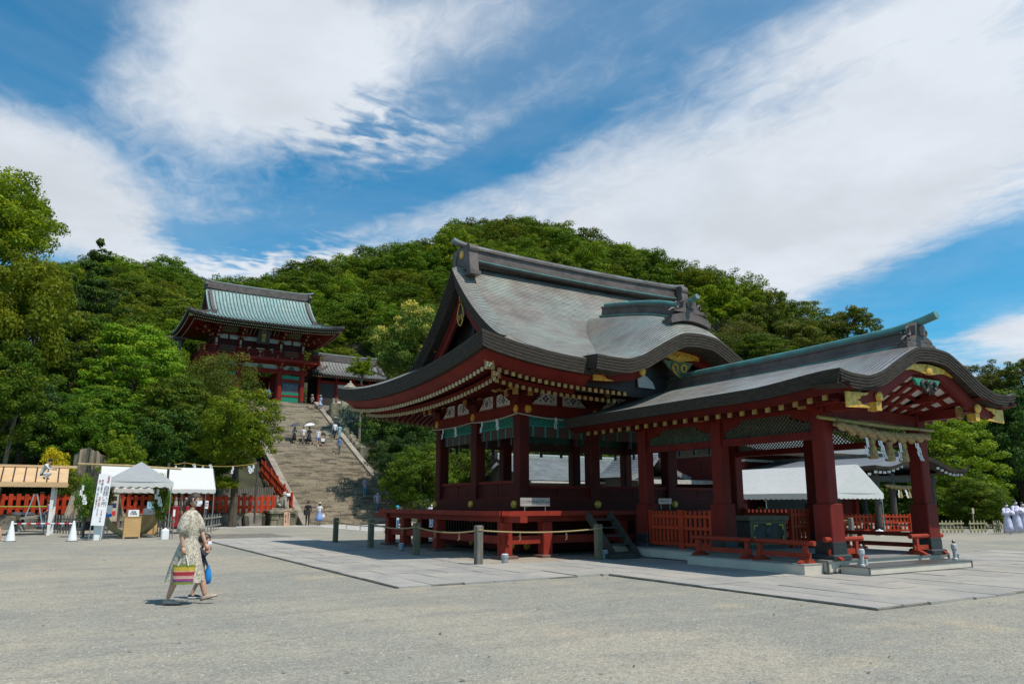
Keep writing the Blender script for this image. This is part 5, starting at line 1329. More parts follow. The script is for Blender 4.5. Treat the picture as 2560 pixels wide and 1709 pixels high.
def corridor():
 root = thing('side_corridor', 'long low corridor with a ribbed brown copper roof beside the red gate', 'corridor', (18, 69, 12.1))
 hx, hy, cx, cy = 5.2, 3.3, 18.6, 69.6
 rz, zs = ribbed_roof(root, cx, cy, hx, hy, 4.3, [(0, 16.3), (1, 16.75), (2, 17.4), (3.3, 18.6)], .25, ROOFB, RIBM, .4, .06, .2)
 for k in range(5):
  x = 14.6 + k * 2.1
  c = MB().tube([(x, 67.6, 12.1), (x, 67.6, 16.2)], .2, 12).build('column', REDG, root)
  if k < 4:
   MB().box(x + .2, x + 1.9, 67.58, 67.64, 13.0, 15.4).build('wall_panel', WHITE if k else BROWN, root)
   MB().box(x + .2, x + 1.9, 67.5, 67.7, 15.42, 15.75).build('head_beam', REDG, root); MB().box(x + .2, x + 1.9, 67.5, 67.7, 12.1, 12.98).build('low_rail', BROWN, root)
 MB().box(14.4, 23.2, 71.5, 71.6, 12.1, 16.4).build('back_wall', BROWN, root)
 m = MB(); c = MB()
 for k in range(34):
  x = 13.6 + k * .3; m.bar((x, 66.45, 16.05), (x, 67.6, 16.2), .08, .1); c.cbox((x, 66.44, 16.05), (.09, .04, .1))
 m.build('rafter_row', REDG, root, kind='stuff'); c.build('rafter_tip_row', OCHW, root, kind='stuff')
 # the far hall seen through the trees on the left
 x0, y0 = at(88, 860, 76).x, at(88, 860, 76).y
 h = thing('hillside_hall', 'grey-roofed wooden hall half hidden by trees at the left of the hill', 'building', (x0, y0, 12))
 b = MB(); b.box(x0 - 5, x0 + 6, y0, y0 + 4, 12, 17.4); b.build('wall', DARKWOOD, h)
 b = MB(); b.box(x0 - 5.2, x0 + 6.2, y0 - .6, y0 - .1, 13.6, 14.3); b.build('veranda_rail', GREYWOOD, h)
 P = [[(x, y, z) for y, z in ((y0 - 1.6, 17.2), (y0 + .2, 18.2), (y0 + 1.8, 19.5), (y0 + 3.4, 18.2), (y0 + 5, 17.2))] for x in (x0 - 6.2, x0, x0 + 7.2)]
 rf = surf('roof', P, ROOFG, h, lambda i, j, a, b: (P[i][j][0], P[i][j][1]))
 MB().box(x0 - 6.2, x0 + 7.2, y0 + 1.55, y0 + 2.05, 19.42, 19.8).build('ridge', pmat('grey_tile', (.16, .16, .165), None, 4, .6), rf)
 # grey annex left of the gate
 a = thing('grey_annex', 'plain grey wooden annex tucked behind the left corner of the gate', 'building', (-2.2, 70, 12))
 MB().box(-4.2, -.4, 69, 73, 12, 19.2).build('wall', pmat('grey_board', (.13, .13, .135), None, 2, .8), a); MB().box(-4.6, 0, 68.6, 73.4, 19.2, 19.4).build('roof', RIDGE, a)
corridor()

# ------------------------------------------------------------------ retaining wall and stone fence right of the stair head
def retaining_wall():
 root = thing('retaining_wall', 'rough retaining wall of big mossy stones beside the top of the stairway', 'wall', (16.5, 58, 7))
 me = []
 for s in range(7):
  r = random.Random(40 + s); m = MB(); m.bbox(-.5, .5, -.5, .5, -.5, .5, .14); o = m.build('stone', MOSSSTONE)
  for v in o.data.vertices: v.co += Vector((r.uniform(-.09, .09), r.uniform(-.12, .12), r.uniform(-.09, .09)))
  me.append(o.data); bpy.data.objects.remove(o)
 r = random.Random(8); z = 5.6; k = 0
 while z < 11.3:
  h = r.uniform(.5, .85); x = 13.05 + r.uniform(0, .2)
  while x < 21.5:
   w = r.uniform(.55, 1.35); yy = 57.6 + (z - 5.6) * .09
   if z + h > (x * 0 + 1) * 5.4:
    o = bpy.data.objects.new('stone', r.choice(me)); COL.objects.link(o); o.parent = root
    o.location = Vector((x + w / 2, yy + r.uniform(-.06, .06), z + h / 2)) - ORG[root]; o.scale = (w * .97, .8, h * .96); o.rotation_euler = (0, r.uniform(-.08, .08), r.uniform(-.05, .05)); k += 1
   x += w
  z += h
 for y in np.arange(49.2, 57.4, .95):
  zt = (y - SY0) / TREAD * RISE
  o = bpy.data.objects.new('stone', r.choice(me)); COL.objects.link(o); o.parent = root
  o.location = Vector((13.5, y, zt - .1)) - ORG[root]; o.scale = (.8, .92, 1.3)
 c = MB(); c.box(13.3, 21.6, 57.9, 66, 4.5, 11.25); c.build('wall_core', MOSSSTONE, root)
 f = thing('stone_fence', 'low lichen-spotted stone balustrade on top of the mossy retaining wall', 'fence', (16, 58, 11.25))
 for k in range(9):
  x = 13.4 + k * .95; big = k in (0, 1)
  p = MB().bbox(x - .13, x + .13, 57.75, 58.01, 11.25, 12.35 + (.35 if k == 1 else 0), .05).build('post', STONEL, f)
 m = MB(); m.bbox(13.3, 21.2, 57.78, 57.98, 12.1, 12.28, .03); m.build('rail', MOSSSTONE, f)
 # stone lantern above it
 t = thing('stone_lantern', 'big pale stone lantern standing on rocks behind the stone balustrade', 'lantern', (15.6, 59.2, 11.25))
 m = MB(); m.lathe([(.95, 0), (.9, .6), (.7, 1.1), (.62, 1.5), (.4, 1.7)], (15.6, 59.2, 11.25), 9); m.build('base', STONEL, t)
 m = MB(); m.lathe([(.5, 1.65), (.52, 1.8), (.34, 1.9)], (15.6, 59.2, 11.25), 6)
 for a in range(4): q = math.pi / 4 + a * math.pi / 2; m.cbox((15.6 + .28 * math.cos(q), 59.2 + .28 * math.sin(q), 13.45), (.13, .13, .65))
 m.build('fire_box', STONEL, t)
 m = MB(); m.lathe([(.8, 2.48), (.82, 2.56), (.55, 2.75), (.3, 3.0), (.12, 3.1), (.14, 3.2), (.03, 3.35)], (15.6, 59.2, 11.25), 6); m.build('cap', STONEL, t)
retaining_wall()
# ------------------------------------------------------------------ foliage
LG = (1.36, 1.32, .92)
def leaf_mat(name, a, b, c, transl=0.32, rough=0.62):
 """leaf colour varies from leaf to leaf (a..b), with some sprays of c, and a little from tree to tree"""
 m = bpy.data.materials.new(name); m.use_nodes = True; T = NT(m.node_tree); n = m.node_tree.nodes
 a, b, c = [(q[0] * LG[0], q[1] * LG[1], q[2] * LG[2]) for q in (a, b, c)]
 at_ = T.node('ShaderNodeAttribute'); at_.attribute_name = 'tint'
 at2 = T.node('ShaderNodeAttribute'); at2.attribute_name = 'spray'
 oi = T.node('ShaderNodeObjectInfo').outputs['Random']
 cc = T.mix(at_.outputs['Fac'], a, b)
 cc = T.mix(T.ramp(at2.outputs['Fac'], .62, .95), cc, c)
 hs = T.node('ShaderNodeHueSaturation'); T.put(hs.inputs['Hue'], T.ramp(oi, 0, 1, .488, .516, False)); T.put(hs.inputs['Value'], T.ramp(oi, 0, 1, .78, 1.24, False)); T.put(hs.inputs['Color'], cc)
 p = n['Principled BSDF']; T.put(p.inputs['Base Color'], hs.outputs[0]); p.inputs['Roughness'].default_value = rough; p.inputs['Specular IOR Level'].default_value = .16
 tr = T.node('ShaderNodeBsdfTranslucent'); h2 = T.node('ShaderNodeHueSaturation'); h2.inputs['Hue'].default_value = .485; h2.inputs['Value'].default_value = 1.35; h2.inputs['Saturation'].default_value = 1.1
 T.put(h2.inputs['Color'], hs.outputs[0]); T.put(tr.inputs[0], h2.outputs[0])
 mx = T.node('ShaderNodeMixShader'); mx.inputs[0].default_value = transl
 T.l.new(p.outputs[0], mx.inputs[1]); T.l.new(tr.outputs[0], mx.inputs[2]); T.l.new(mx.outputs[0], n['Material Output'].inputs[0])
 return m
L_MID = leaf_mat('leaf_mid', (.035, .078, .010), (.075, .13, .014), (.13, .165, .02))
L_BRIGHT = leaf_mat('leaf_bright', (.075, .135, .012), (.13, .20, .016), (.19, .23, .02))
L_YEL = leaf_mat('leaf_yellow_green', (.078, .118, .008), (.125, .165, .010), (.17, .20, .014))
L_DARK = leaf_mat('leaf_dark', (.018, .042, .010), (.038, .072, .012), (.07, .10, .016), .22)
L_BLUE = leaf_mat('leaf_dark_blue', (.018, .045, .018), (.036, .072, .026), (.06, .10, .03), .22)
L_OLIVE = leaf_mat('leaf_olive', (.045, .068, .014), (.085, .11, .018), (.16, .15, .035))
L_GOLD = leaf_mat('leaf_golden', (.22, .20, .012), (.36, .30, .015), (.42, .34, .02))
L_PALE = leaf_mat('leaf_pale_tips', (.055, .09, .02), (.10, .13, .03), (.38, .31, .10))
L_HILL = leaf_mat('leaf_hill', (.034, .068, .007), (.070, .116, .010), (.115, .15, .014), .25)
BARK = pmat('bark', (.10, .078, .055), (.055, .042, .03), 4, .95, .7, 18, stretch=(3, 3, .7))
BARKP = pmat('pale_bark', (.24, .20, .14), (.14, .115, .08), 4, .9, .5, 18, stretch=(3, 3, .7))

def crown_mesh(name, puffs, per, leaf, flat=.65, seed=1, up=.35, rnd=.55, shell=.28, aspect=.55):
 """leaf-sized faces on the shells of many small clumps; each clump is (x, y, z, radius)"""
 r = np.random.default_rng(seed); C = []; N = []; S = []; TI = []; SP = []
 for (x, y, z, q) in puffs:
  n = max(8, int(per * (q / .3) ** 2)); d = r.normal(size=(n, 3)); d[:, 2] += .25; d /= np.linalg.norm(d, axis=1)[:, None]
  rad = q * (1 - shell * r.random(n) ** 1.5) * (1 + .16 * r.normal(size=n))
  p = d * rad[:, None]; p[:, 2] *= flat
  C.append(p + np.array([x, y, z])); nn = d * np.array([1, 1, 1.2]) + np.array([0, 0, up]) + r.normal(size=(n, 3)) * rnd
  N.append(nn / np.linalg.norm(nn, axis=1)[:, None]); S.append(leaf * (.6 + .8 * r.random(n)))
  TI.append(np.clip(r.random(n) * .7 + .3 * r.random(), 0, 1)); SP.append(np.clip(np.full(n, r.random()) * .7 + .3 * r.random(n) + .25 * d[:, 2] * r.random(n), 0, 1))
 C, N, S, TI, SP = map(np.concatenate, (C, N, S, TI, SP)); n = len(C)
 t = r.normal(size=(n, 3)); t -= N * (t * N).sum(1)[:, None]; t /= np.linalg.norm(t, axis=1)[:, None]; b = np.cross(N, t)
 S = S[:, None]; fold = N * S * .18
 V = np.stack([C - t * S, C + b * S * aspect - fold, C + t * S, C - b * S * aspect - fold], 1).reshape(-1, 3)
 me = bpy.data.meshes.new(name); me.vertices.add(4 * n); me.vertices.foreach_set('co', V.astype(np.float32).ravel())
 me.loops.add(4 * n); me.loops.foreach_set('vertex_index', np.arange(4 * n, dtype=np.int32))
 me.polygons.add(n); me.polygons.foreach_set('loop_start', np.arange(0, 4 * n, 4, dtype=np.int32)); me.polygons.foreach_set('loop_total', np.full(n, 4, dtype=np.int32))
 for nm, v in (('tint', TI), ('spray', SP)):
  a = me.attributes.new(nm, 'FLOAT', 'FACE'); a.data.foreach_set('value', v.astype(np.float32))
 me.update(); me.validate()
 return me
def puffs_round(n, seed, q=(.2, .34), top=1.0, inner=.25):
 r = random.Random(seed); out = []
 for i in range(n):
  zz = 1 - 2 * (i + .5) / n; a = i * 2.39996 + r.uniform(-.3, .3); s = math.sqrt(1 - zz * zz)
  k = (r.uniform(.62, .95) if r.random() > inner else r.uniform(.2, .6)) * (1 + .13 * math.sin(3 * a + seed) * s + .10 * math.sin(5 * zz + 2 * a))
  out.append((s * math.cos(a) * k, s * math.sin(a) * k, zz * k * top + r.uniform(-.05, .05), r.uniform(*q)))
 return out
def puffs_tiers(n, seed):
 r = random.Random(seed); out = []
 for i in range(n):
  h = round((i + .5) / n * 10) / 10; rad = (1 - h) ** .55 * (.75 + .5 * ((i * 7919) % 13) / 13); a = i * 2.39996; k = r.uniform(.15, 1.0)
  if h > .97: rad = .05
  out.append((rad * k * math.cos(a), rad * k * math.sin(a), -1 + 2 * h + r.uniform(-.03, .03) + .05 * k, (.07 + .11 * (1 - h)) * r.uniform(.7, 1.2)))
 out += [(0, 0, .8 + .05 * q, .05 - .008 * q) for q in range(5)]
 return out
def puffs_layers(n, seed, layers=5, q=(.17, .32)):
 r = random.Random(seed); out = []
 for l in range(layers):
  z = -.6 + 1.4 * l / (layers - 1); rad = math.sqrt(max(.08, 1 - max(z, -.2) ** 2)) * .9
  for i in range(n // layers):
   a = r.uniform(0, 6.283); k = math.sqrt(r.uniform(.05, 1)); out.append((rad * k * math.cos(a), rad * k * math.sin(a), z + r.uniform(-.14, .14) - .12 * k, r.uniform(*q)))
 return out
def puffs_spray(n, seed):
 """upright sprays on rising limbs, ragged outline"""
 r = random.Random(seed); out = []
 for i in range(n):
  a = i * 2.39996; e = r.uniform(-.5, 1.15); L = r.uniform(.55, 1.0)
  for t in (.35, .62, .86, 1.0):
   out.append((math.cos(a) * math.cos(e) * L * t, math.sin(a) * math.cos(e) * L * t, math.sin(e) * L * t + .10 * t * t - .05, .21 * (1.15 - .62 * t) * r.uniform(.8, 1.2)))
 return out
CROWNS = {
 'round': [crown_mesh('crown_round', puffs_round(190, 3 + k, (.11, .21), 1.0, .3), 520, .026, .62, 10 + k) for k in range(2)],
 'tiers': [crown_mesh('crown_tiers', puffs_tiers(190, 5), 900, .024, .45, 21, .5, .5)],
 'layers': [crown_mesh('crown_layers', puffs_layers(210, 7 + k, 7, (.10, .22)), 460, .026, .42, 31 + k, .5) for k in range(2)],
 'dome': [crown_mesh('crown_dome', puffs_round(90, 11, (.22, .30), 1.0, .15), 420, .022, .9, 41, .2, .5, .2)],
 'spray': [crown_mesh('crown_spray', puffs_spray(44, 13 + k), 420, .034, .8, 51 + k, .3, .7, .5) for k in range(2)],
 'tall': [crown_mesh('crown_tall', puffs_round(120, 17, (.15, .27)), 420, .026, .75, 61, .3, .6)],
 'hill': [crown_mesh('crown_hill', puffs_layers(96, 70 + k, 5, (.12, .25)), 210, .034, .55, 71 + k, .45, .5) for k in range(3)] + [crown_mesh('crown_hill', puffs_round(90, 75, (.14, .26)), 210, .034, .7, 75)],
 'shrub': [crown_mesh('crown_shrub', puffs_round(26, 81 + k, (.26, .42)), 150, .055, .8, 81 + k, .3, .6) for k in range(2)],
}
TREES = []
def tree(name, label, kind, mat, px, top, bot, wpx, Y, var=0, rz=None, trunk=True, bark=None, cat='tree', lean=0.0, base=None, group=None):
 """crown spans rows top..bot and wpx columns of the survey picture at distance Y; the trunk stands on the ground below it"""
 c = at(px, (top + bot) / 2, Y); hz = (bot - top) / 2 * Y / FPX * 1.0; hw = wpx / 2 * Y / FPX
 gz = terrain_h(c.x, c.y) if base is None else base
 gz = min(gz, c.z - hz * .6)
 root = thing(name, label, cat, (c.x, c.y, gz), 0, group)
 me = CROWNS[kind][var % len(CROWNS[kind])]
 o = bpy.data.objects.new('crown', me); COL.objects.link(o); o.parent = root
 o.location = c - ORG[root]; o.scale = (hw, hw, hz); o.rotation_euler = (0, 0, rz if rz is not None else (px * .37) % 6.28)
 if not len(me.materials): me.materials.append(mat)
 o.material_slots[0].link = 'OBJECT'; o.material_slots[0].material = mat
 if trunk:
  m = MB(); H = c.z + hz * .3 - gz; r0 = max(.06, min(hw * .085, .45)); rr = random.Random(int(px * 7 + top))
  b0 = Vector((c.x - lean, c.y, gz - .3))
  pts = [b0.lerp(Vector((c.x, c.y, gz + H)), t) + Vector((rr.uniform(-.08, .08) * hw * .5, rr.uniform(-.08, .08) * hw * .5, 0)) * (1 if 0 < t < 1 else 0) for t in (0, .25, .5, .75, 1)]
  m.tube(pts, [r0 * 1.25, r0, r0 * .85, r0 * .6, r0 * .25], 8)
  low = max(gz + (c.z - gz) * .45, c.z - hz * 1.1)
  for k in range(7):
   a = k * 2.4 + rr.random(); s = pts[0].lerp(pts[4], min(.92, (low + rr.uniform(0, .8) * (gz + H - low) - gz) / H)); e = c + Vector((math.cos(a) * hw * .72, math.sin(a) * hw * .72, hz * rr.uniform(-.3, .6)))
   m.tube([s, s.lerp(e, .5) + Vector((0, 0, hz * .08)), e], [r0 * .42, r0 * .26, r0 * .07], 5)
  m.build('trunk', bark or BARK, root)
 TREES.append(root)
 return root

# left edge and the wooded slope
tree('tall_tree', 'tall yellow-green tree cut off by the left edge of the view', 'round', L_YEL, -25, 400, 730, 330, 46, 0, 1.0)
tree('tall_tree', 'lower yellow-green tree in front of the tall one at the left edge', 'round', L_YEL, 15, 600, 1060, 290, 43, 1, 2.2)
tree('tall_tree', 'bushy dark green treetop rising behind the tall yellow-green tree', 'round', L_MID, 52, 468, 640, 150, 52, 0, 2.0)
tree('slender_tree', 'slender tree with a pale leaning trunk in front of the hillside hall', 'round', L_YEL, 112, 650, 830, 120, 44, 1, .4, bark=BARKP, lean=1.3)
tree('conifer', 'dark conifer with a pointed top standing above the slope', 'tiers', L_DARK, 232, 596, 960, 235, 60, 0, 0)
tree('broadleaf_tree', 'dense dark evergreen below the pointed conifer', 'layers', L_MID, 190, 760, 1010, 230, 56, 0)
tree('broadleaf_tree', 'bright green tree in the middle of the left slope', 'layers', L_BRIGHT, 330, 800, 1040, 240, 54, 1)
tree('broadleaf_tree', 'green tree reaching up to the left eave of the gate', 'round', L_MID, 400, 830, 1010, 130, 62, 0)
tree('clipped_tree', 'dense rounded olive-green tree in front of the left half of the gate', 'dome', L_OLIVE, 545, 885, 1090, 175, 64, 0)
tree('pine_tree', 'mid-green tree between the rounded tree and the slope', 'layers', L_MID, 440, 930, 1160, 190, 52, 1)
tree('ginkgo_tree', 'young bright green ginkgo overhanging the left side of the steps', 'round', L_BRIGHT, 596, 968, 1180, 215, 49, 1, .9, bark=BARK)
tree('broadleaf_tree', 'dark bluish evergreen above the plank roof', 'round', L_BLUE, 60, 930, 1170, 250, 47, 0)
tree('broadleaf_tree', 'dark green shrubby tree left of the big stump', 'round', L_MID, 175, 985, 1180, 200, 47, 1)
tree('broadleaf_tree', 'sunlit green tree above the big stump', 'layers', L_MID, 250, 960, 1140, 220, 50, 0)
tree('sapling', 'light green sapling just behind the big stump', 'spray', L_BRIGHT, 305, 1070, 1215, 120, 43, 0, trunk=True)
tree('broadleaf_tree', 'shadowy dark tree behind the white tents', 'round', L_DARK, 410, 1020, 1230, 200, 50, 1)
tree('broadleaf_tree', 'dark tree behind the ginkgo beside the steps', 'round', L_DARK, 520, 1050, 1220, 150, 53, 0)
tree('golden_bush', 'golden yellow-leaved bush behind the plank roof', 'shrub', L_GOLD, 140, 1125, 1210, 75, 41, 0, trunk=False, cat='bush')
tree('low_bush', 'low green bush between plank roof and stump', 'shrub', L_MID, 172, 1175, 1240, 60, 40, 1, trunk=False, cat='bush')
tree('grass_mound', 'small rounded yellow-green azalea under the ginkgo', 'shrub', L_YEL, 560, 1192, 1222, 70, 48, 0, trunk=False, cat='bush')
tree('broadleaf_tree', 'leafy green tree low at the left edge above the plank roof', 'round', L_MID, -5, 850, 1110, 240, 41, 0, .3)
# right of the steps
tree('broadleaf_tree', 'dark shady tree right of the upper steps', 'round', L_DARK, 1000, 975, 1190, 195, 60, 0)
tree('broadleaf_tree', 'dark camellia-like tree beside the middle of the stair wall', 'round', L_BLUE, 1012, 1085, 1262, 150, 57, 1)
tree('broadleaf_tree', 'sunlit glossy green tree seen past the left corner of the dance hall', 'round', L_MID, 1055, 1110, 1290, 190, 50, 0)
tree('broadleaf_tree', 'green tree seen through the left bay of the dance hall', 'round', L_MID, 1190, 1110, 1290, 190, 53, 1)
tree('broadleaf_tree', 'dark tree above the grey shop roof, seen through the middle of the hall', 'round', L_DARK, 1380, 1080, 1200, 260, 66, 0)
tree('flowering_tree', 'dense tree with pale yellow new shoots left of the hall gable', 'round', L_PALE, 1050, 755, 1010, 225, 74, 1)
tree('weeping_tree', 'thin pale willow-like tree in front of the side corridor roof', 'spray', L_YEL, 905, 888, 960, 80, 72, 0, bark=BARKP)
# right side
tree('broadleaf_tree', 'bright green spreading tree behind the right end of the porch', 'layers', L_BRIGHT, 2385, 1035, 1300, 250, 52, 0, .5)
tree('broadleaf_tree', 'tree with dangling green foliage beside the picket fence', 'round', L_MID, 2440, 1190, 1325, 160, 47, 1)
tree('broadleaf_tree', 'dark tree behind the side shrine roof', 'round', L_MID, 2270, 1060, 1210, 210, 66, 0)
tree('dark_tree', 'tall dark shaded tree at the right edge of the view', 'layers', L_DARK, 2550, 960, 1330, 210, 58, 1)
tree('pine_tree', 'rounded pine on the skyline behind the porch tip', 'round', L_OLIVE, 2470, 903, 1040, 160, 84, 1)
tree('pine_tree', 'taller pine on the skyline at the right edge', 'layers', L_OLIVE, 2558, 890, 1060, 130, 80, 0)
for i, (px, top, bot, w, Y, k, mt, lab) in enumerate([
 (2120, 758, 960, 200, 112, 'layers', L_OLIVE, 'spreading olive tree on the skyline at the right end of the hill'),
 (1985, 790, 960, 190, 108, 'layers', L_OLIVE, 'flat-topped tree just left of the last skyline tree'),
 (1925, 722, 900, 190, 118, 'spray', L_OLIVE, 'feathery tree on the right shoulder of the hill'),
 (1800, 690, 860, 180, 126, 'spray', L_YEL, 'thin pale green tree with bare twigs on the right shoulder'),
 (1700, 720, 900, 170, 118, 'round', L_MID, 'dark rounded tree behind the main ridge end'),
 (1840, 800, 960, 160, 104, 'dome', L_OLIVE, 'dome-shaped tree above the porch ridge'),
 (1905, 830, 960, 180, 98, 'layers', L_MID, 'mid-green tree low behind the porch ridge')]):
 tree('hill_tree', lab, k, mt, px, top, bot, w, Y, i)

# the wood that covers the hill, one mass
def scatter(name, pts, scales, meshes, mat, label=None):
 col_ = bpy.data.collections.new(name + '_crowns')
 for k, me in enumerate(meshes):
  me2 = me.copy(); me2.materials.clear(); me2.materials.append(mat)
  o = bpy.data.objects.new('crown', me2); col_.objects.link(o)
 me = bpy.data.meshes.new(name); me.from_pydata(pts, [], [])
 n = len(pts); r = np.random.default_rng(len(pts))
 a = me.attributes.new('sc', 'FLOAT_VECTOR', 'POINT'); a.data.foreach_set('vector', np.array(scales, dtype=np.float32).ravel())
 a = me.attributes.new('rot', 'FLOAT', 'POINT'); a.data.foreach_set('value', (r.random(n) * 6.283).astype(np.float32))
 a = me.attributes.new('pick', 'INT', 'POINT'); a.data.foreach_set('value', r.integers(0, len(meshes), n).astype(np.int32))
 o = link_mesh(name, me); o['kind'] = 'stuff'
 if label: o['label'] = label
 ng = bpy.data.node_groups.new(name, 'GeometryNodeTree')
 ng.interface.new_socket('Geometry', in_out='INPUT', socket_type='NodeSocketGeometry'); ng.interface.new_socket('Geometry', in_out='OUTPUT', socket_type='NodeSocketGeometry')
 N = ng.nodes; gi = N.new('NodeGroupInput'); go = N.new('NodeGroupOutput'); iop = N.new('GeometryNodeInstanceOnPoints')
 ci = N.new('GeometryNodeCollectionInfo'); ci.inputs['Collection'].default_value = col_; ci.inputs['Separate Children'].default_value = True; ci.inputs['Reset Children'].default_value = True
 def attr(nm, t): q = N.new('GeometryNodeInputNamedAttribute'); q.data_type = t; q.inputs['Name'].default_value = nm; return q.outputs['Attribute']
 cx = N.new('ShaderNodeCombineXYZ'); L = ng.links; L.new(attr('rot', 'FLOAT'), cx.inputs[2])
 e2r = N.new('FunctionNodeEulerToRotation'); L.new(cx.outputs[0], e2r.inputs[0])
 L.new(gi.outputs[0], iop.inputs['Points']); L.new(ci.outputs[0], iop.inputs['Instance']); iop.inputs['Pick Instance'].default_value = True
 L.new(attr('pick', 'INT'), iop.inputs['Instance Index']); L.new(e2r.outputs[0], iop.inputs['Rotation']); L.new(attr('sc', 'FLOAT_VECTOR'), iop.inputs['Scale'])
 L.new(iop.outputs[0], go.inputs[0])
 md = o.modifiers.new('instances', 'NODES'); md.node_group = ng
 return o
def forest():
 r = random.Random(12); P = []; S = []
 Y = 90.0
 while Y < 212:
  step = 4.4 + (Y - 90) * .014; x = -72 - (Y - 90) * .55
  while x < 66 + (Y - 90) * .55:
   cx, cy = x + r.uniform(-1.6, 1.6), Y + r.uniform(-1.6, 1.6); wx, wy = fr(cx, cy)
   if not (wy < 77 and -9 < wx < 27) and not (wy < 78 and wx < 27):
    z = terrain_h(wx, wy); s = r.uniform(2.5, 5.6) * (1.0 if r.random() < .85 else 1.3); sz = s * r.uniform(.55, .95)
    P.append((wx, wy, z + r.uniform(1.2, 3.6))); S.append((s, s, sz))
   x += step
  Y += step * .8
 k = [i for i in range(len(P))]
 pa = [i for i in k if r.random() < .62]; rest = [i for i in k if i not in set(pa)]
 scatter('forest', [P[i] for i in pa], [S[i] for i in pa], CROWNS['hill'], L_HILL, 'dense evergreen wood covering the hill behind the shrine')
 b = [i for i in rest if r.random() < .55]; b_ = set(b)
 scatter('forest', [P[i] for i in b], [S[i] for i in b], CROWNS['hill'], leaf_mat('leaf_hill_olive', (.056, .084, .008), (.095, .125, .010), (.14, .155, .016), .25), 'olive-green crowns mixed into the hill wood')
 c = [i for i in rest if i not in b_]
 scatter('forest', [P[i] for i in c], [(S[i][0] * .9, S[i][1] * .9, S[i][2] * 1.1) for i in c], CROWNS['hill'], leaf_mat('leaf_hill_light', (.062, .112, .009), (.115, .17, .012), (.17, .205, .016), .3), 'lighter green crowns mixed into the hill wood')
 # undergrowth on the slopes either side of the steps, and the wood on the right
 P = []; S = []
 for i in range(560):
  y = r.uniform(37.5, 62); x = r.uniform(-44, 2.2) if r.random() < .6 else r.uniform(15.5, 50)
  if y > 56 and x > 13: continue
  if 13 < x < 20 and y > 46: continue
  s = r.uniform(.9, 2.0) if x < 2.2 else r.uniform(1.2, 2.8)
  if -1.5 < x < 3 and y < 45: continue
  P.append((x, y, terrain_h(x, y) + s * .45)); S.append((s, s, s * r.uniform(.7, 1.0)))
 scatter('undergrowth', P, S, CROWNS['shrub'], L_DARK, 'dark undergrowth on the slopes beside the steps')
 P = []; S = []
 for i in range(170):
  cy = r.uniform(62, 112); cx = cy * r.uniform(.50, .92); wx, wy = fr(cx, cy); s = r.uniform(3, 5.5)
  if cx / cy < .53 and cy < 70: continue
  P.append((wx, wy, r.uniform(2.0, 8.5))); S.append((s, s, s * .9))
 scatter('woods', P, S, CROWNS['hill'], leaf_mat('leaf_wood_dark', (.02, .045, .010), (.045, .075, .012), (.08, .105, .016), .2), 'dark wood beyond the right-hand shrine')
forest()
# ------------------------------------------------------------------ jointed bodies grown round a skeleton
PENDING = []
def skin_body(name, J, E, rad, mat, parent, root_i=0, sub=1, paint=None):
 me = bpy.data.meshes.new(name); o0 = ORG.get(parent, Vector((0, 0, 0)))
 me.from_pydata([tuple(Vector(j) - o0) for j in J], E, []); o = link_mesh(name, me, parent)
 s = o.modifiers.new('skin', 'SKIN'); s.use_smooth_shade = True
 PENDING.append((o, rad, root_i, sub, mat, paint)); return o
def finish_bodies():
 import bmesh
 for o, rad, root_i, sub, mat, paint in PENDING:
  bm = bmesh.new(); bm.from_mesh(o.data); L = bm.verts.layers.skin.verify(); bm.verts.ensure_lookup_table()
  for v, r in zip(bm.verts, rad): v[L].radius = (r, r) if not isinstance(r, (tuple, list)) else r; v[L].use_root = False
  bm.verts[root_i][L].use_root = True; bm.to_mesh(o.data); bm.free()
  m = o.modifiers.new('sub', 'SUBSURF'); m.levels = sub; m.render_levels = sub
 dg = bpy.context.evaluated_depsgraph_get(); new = []
 for o, rad, root_i, sub, mat, paint in PENDING:
  new.append(bpy.data.meshes.new_from_object(o.evaluated_get(dg)))
 texts = [o for o in SC.objects if o.type == 'FONT']; tm = [bpy.data.meshes.new_from_object(o.evaluated_get(dg)) for o in texts]
 for (o, rad, root_i, sub, mat, paint), me in zip(PENDING, new):
  J = [v.co.copy() for v in o.data.vertices]; E = [tuple(e.vertices) for e in o.data.edges]
  o.modifiers.clear(); o.data = me; me.materials.clear()
  for q in (mat if isinstance(mat, (list, tuple)) else [mat]): me.materials.append(q)
  me.polygons.foreach_set('use_smooth', [True] * len(me.polygons))
  if paint:
   idx = []
   for p in me.polygons:
    c = p.center; best = None
    for (a, b), pc in zip(E, [paint.get(tuple(sorted(e)), None) for e in E]):
     A, B = J[a], J[b]; d = B - A; t = max(0, min(1, (c - A).dot(d) / max(d.length_squared, 1e-9)))
     ra, rb = rad[a], rad[b]; ra = ra[0] if isinstance(ra, tuple) else ra; rb = rb[0] if isinstance(rb, tuple) else rb
     dist = (c - (A + d * t)).length - (ra + (rb - ra) * t) * .9
     if best is None or dist < best[0]: best = (dist, pc, t, a, b)
    pc, t, a = best[1], best[2], best[3]
    if callable(pc): pc = pc(t if a < best[4] else 1 - t)
    idx.append(pc or 0)
   me.polygons.foreach_set('material_index', idx)
  me.update()
 for o, me in zip(texts, tm):
  n = bpy.data.objects.new('lettering', me); COL.objects.link(n); n.parent = o.parent; n.matrix_local = o.matrix_local.copy(); n.location = o.location; n.rotation_euler = o.rotation_euler; n['kind'] = 'stuff'
  bpy.data.objects.remove(o)
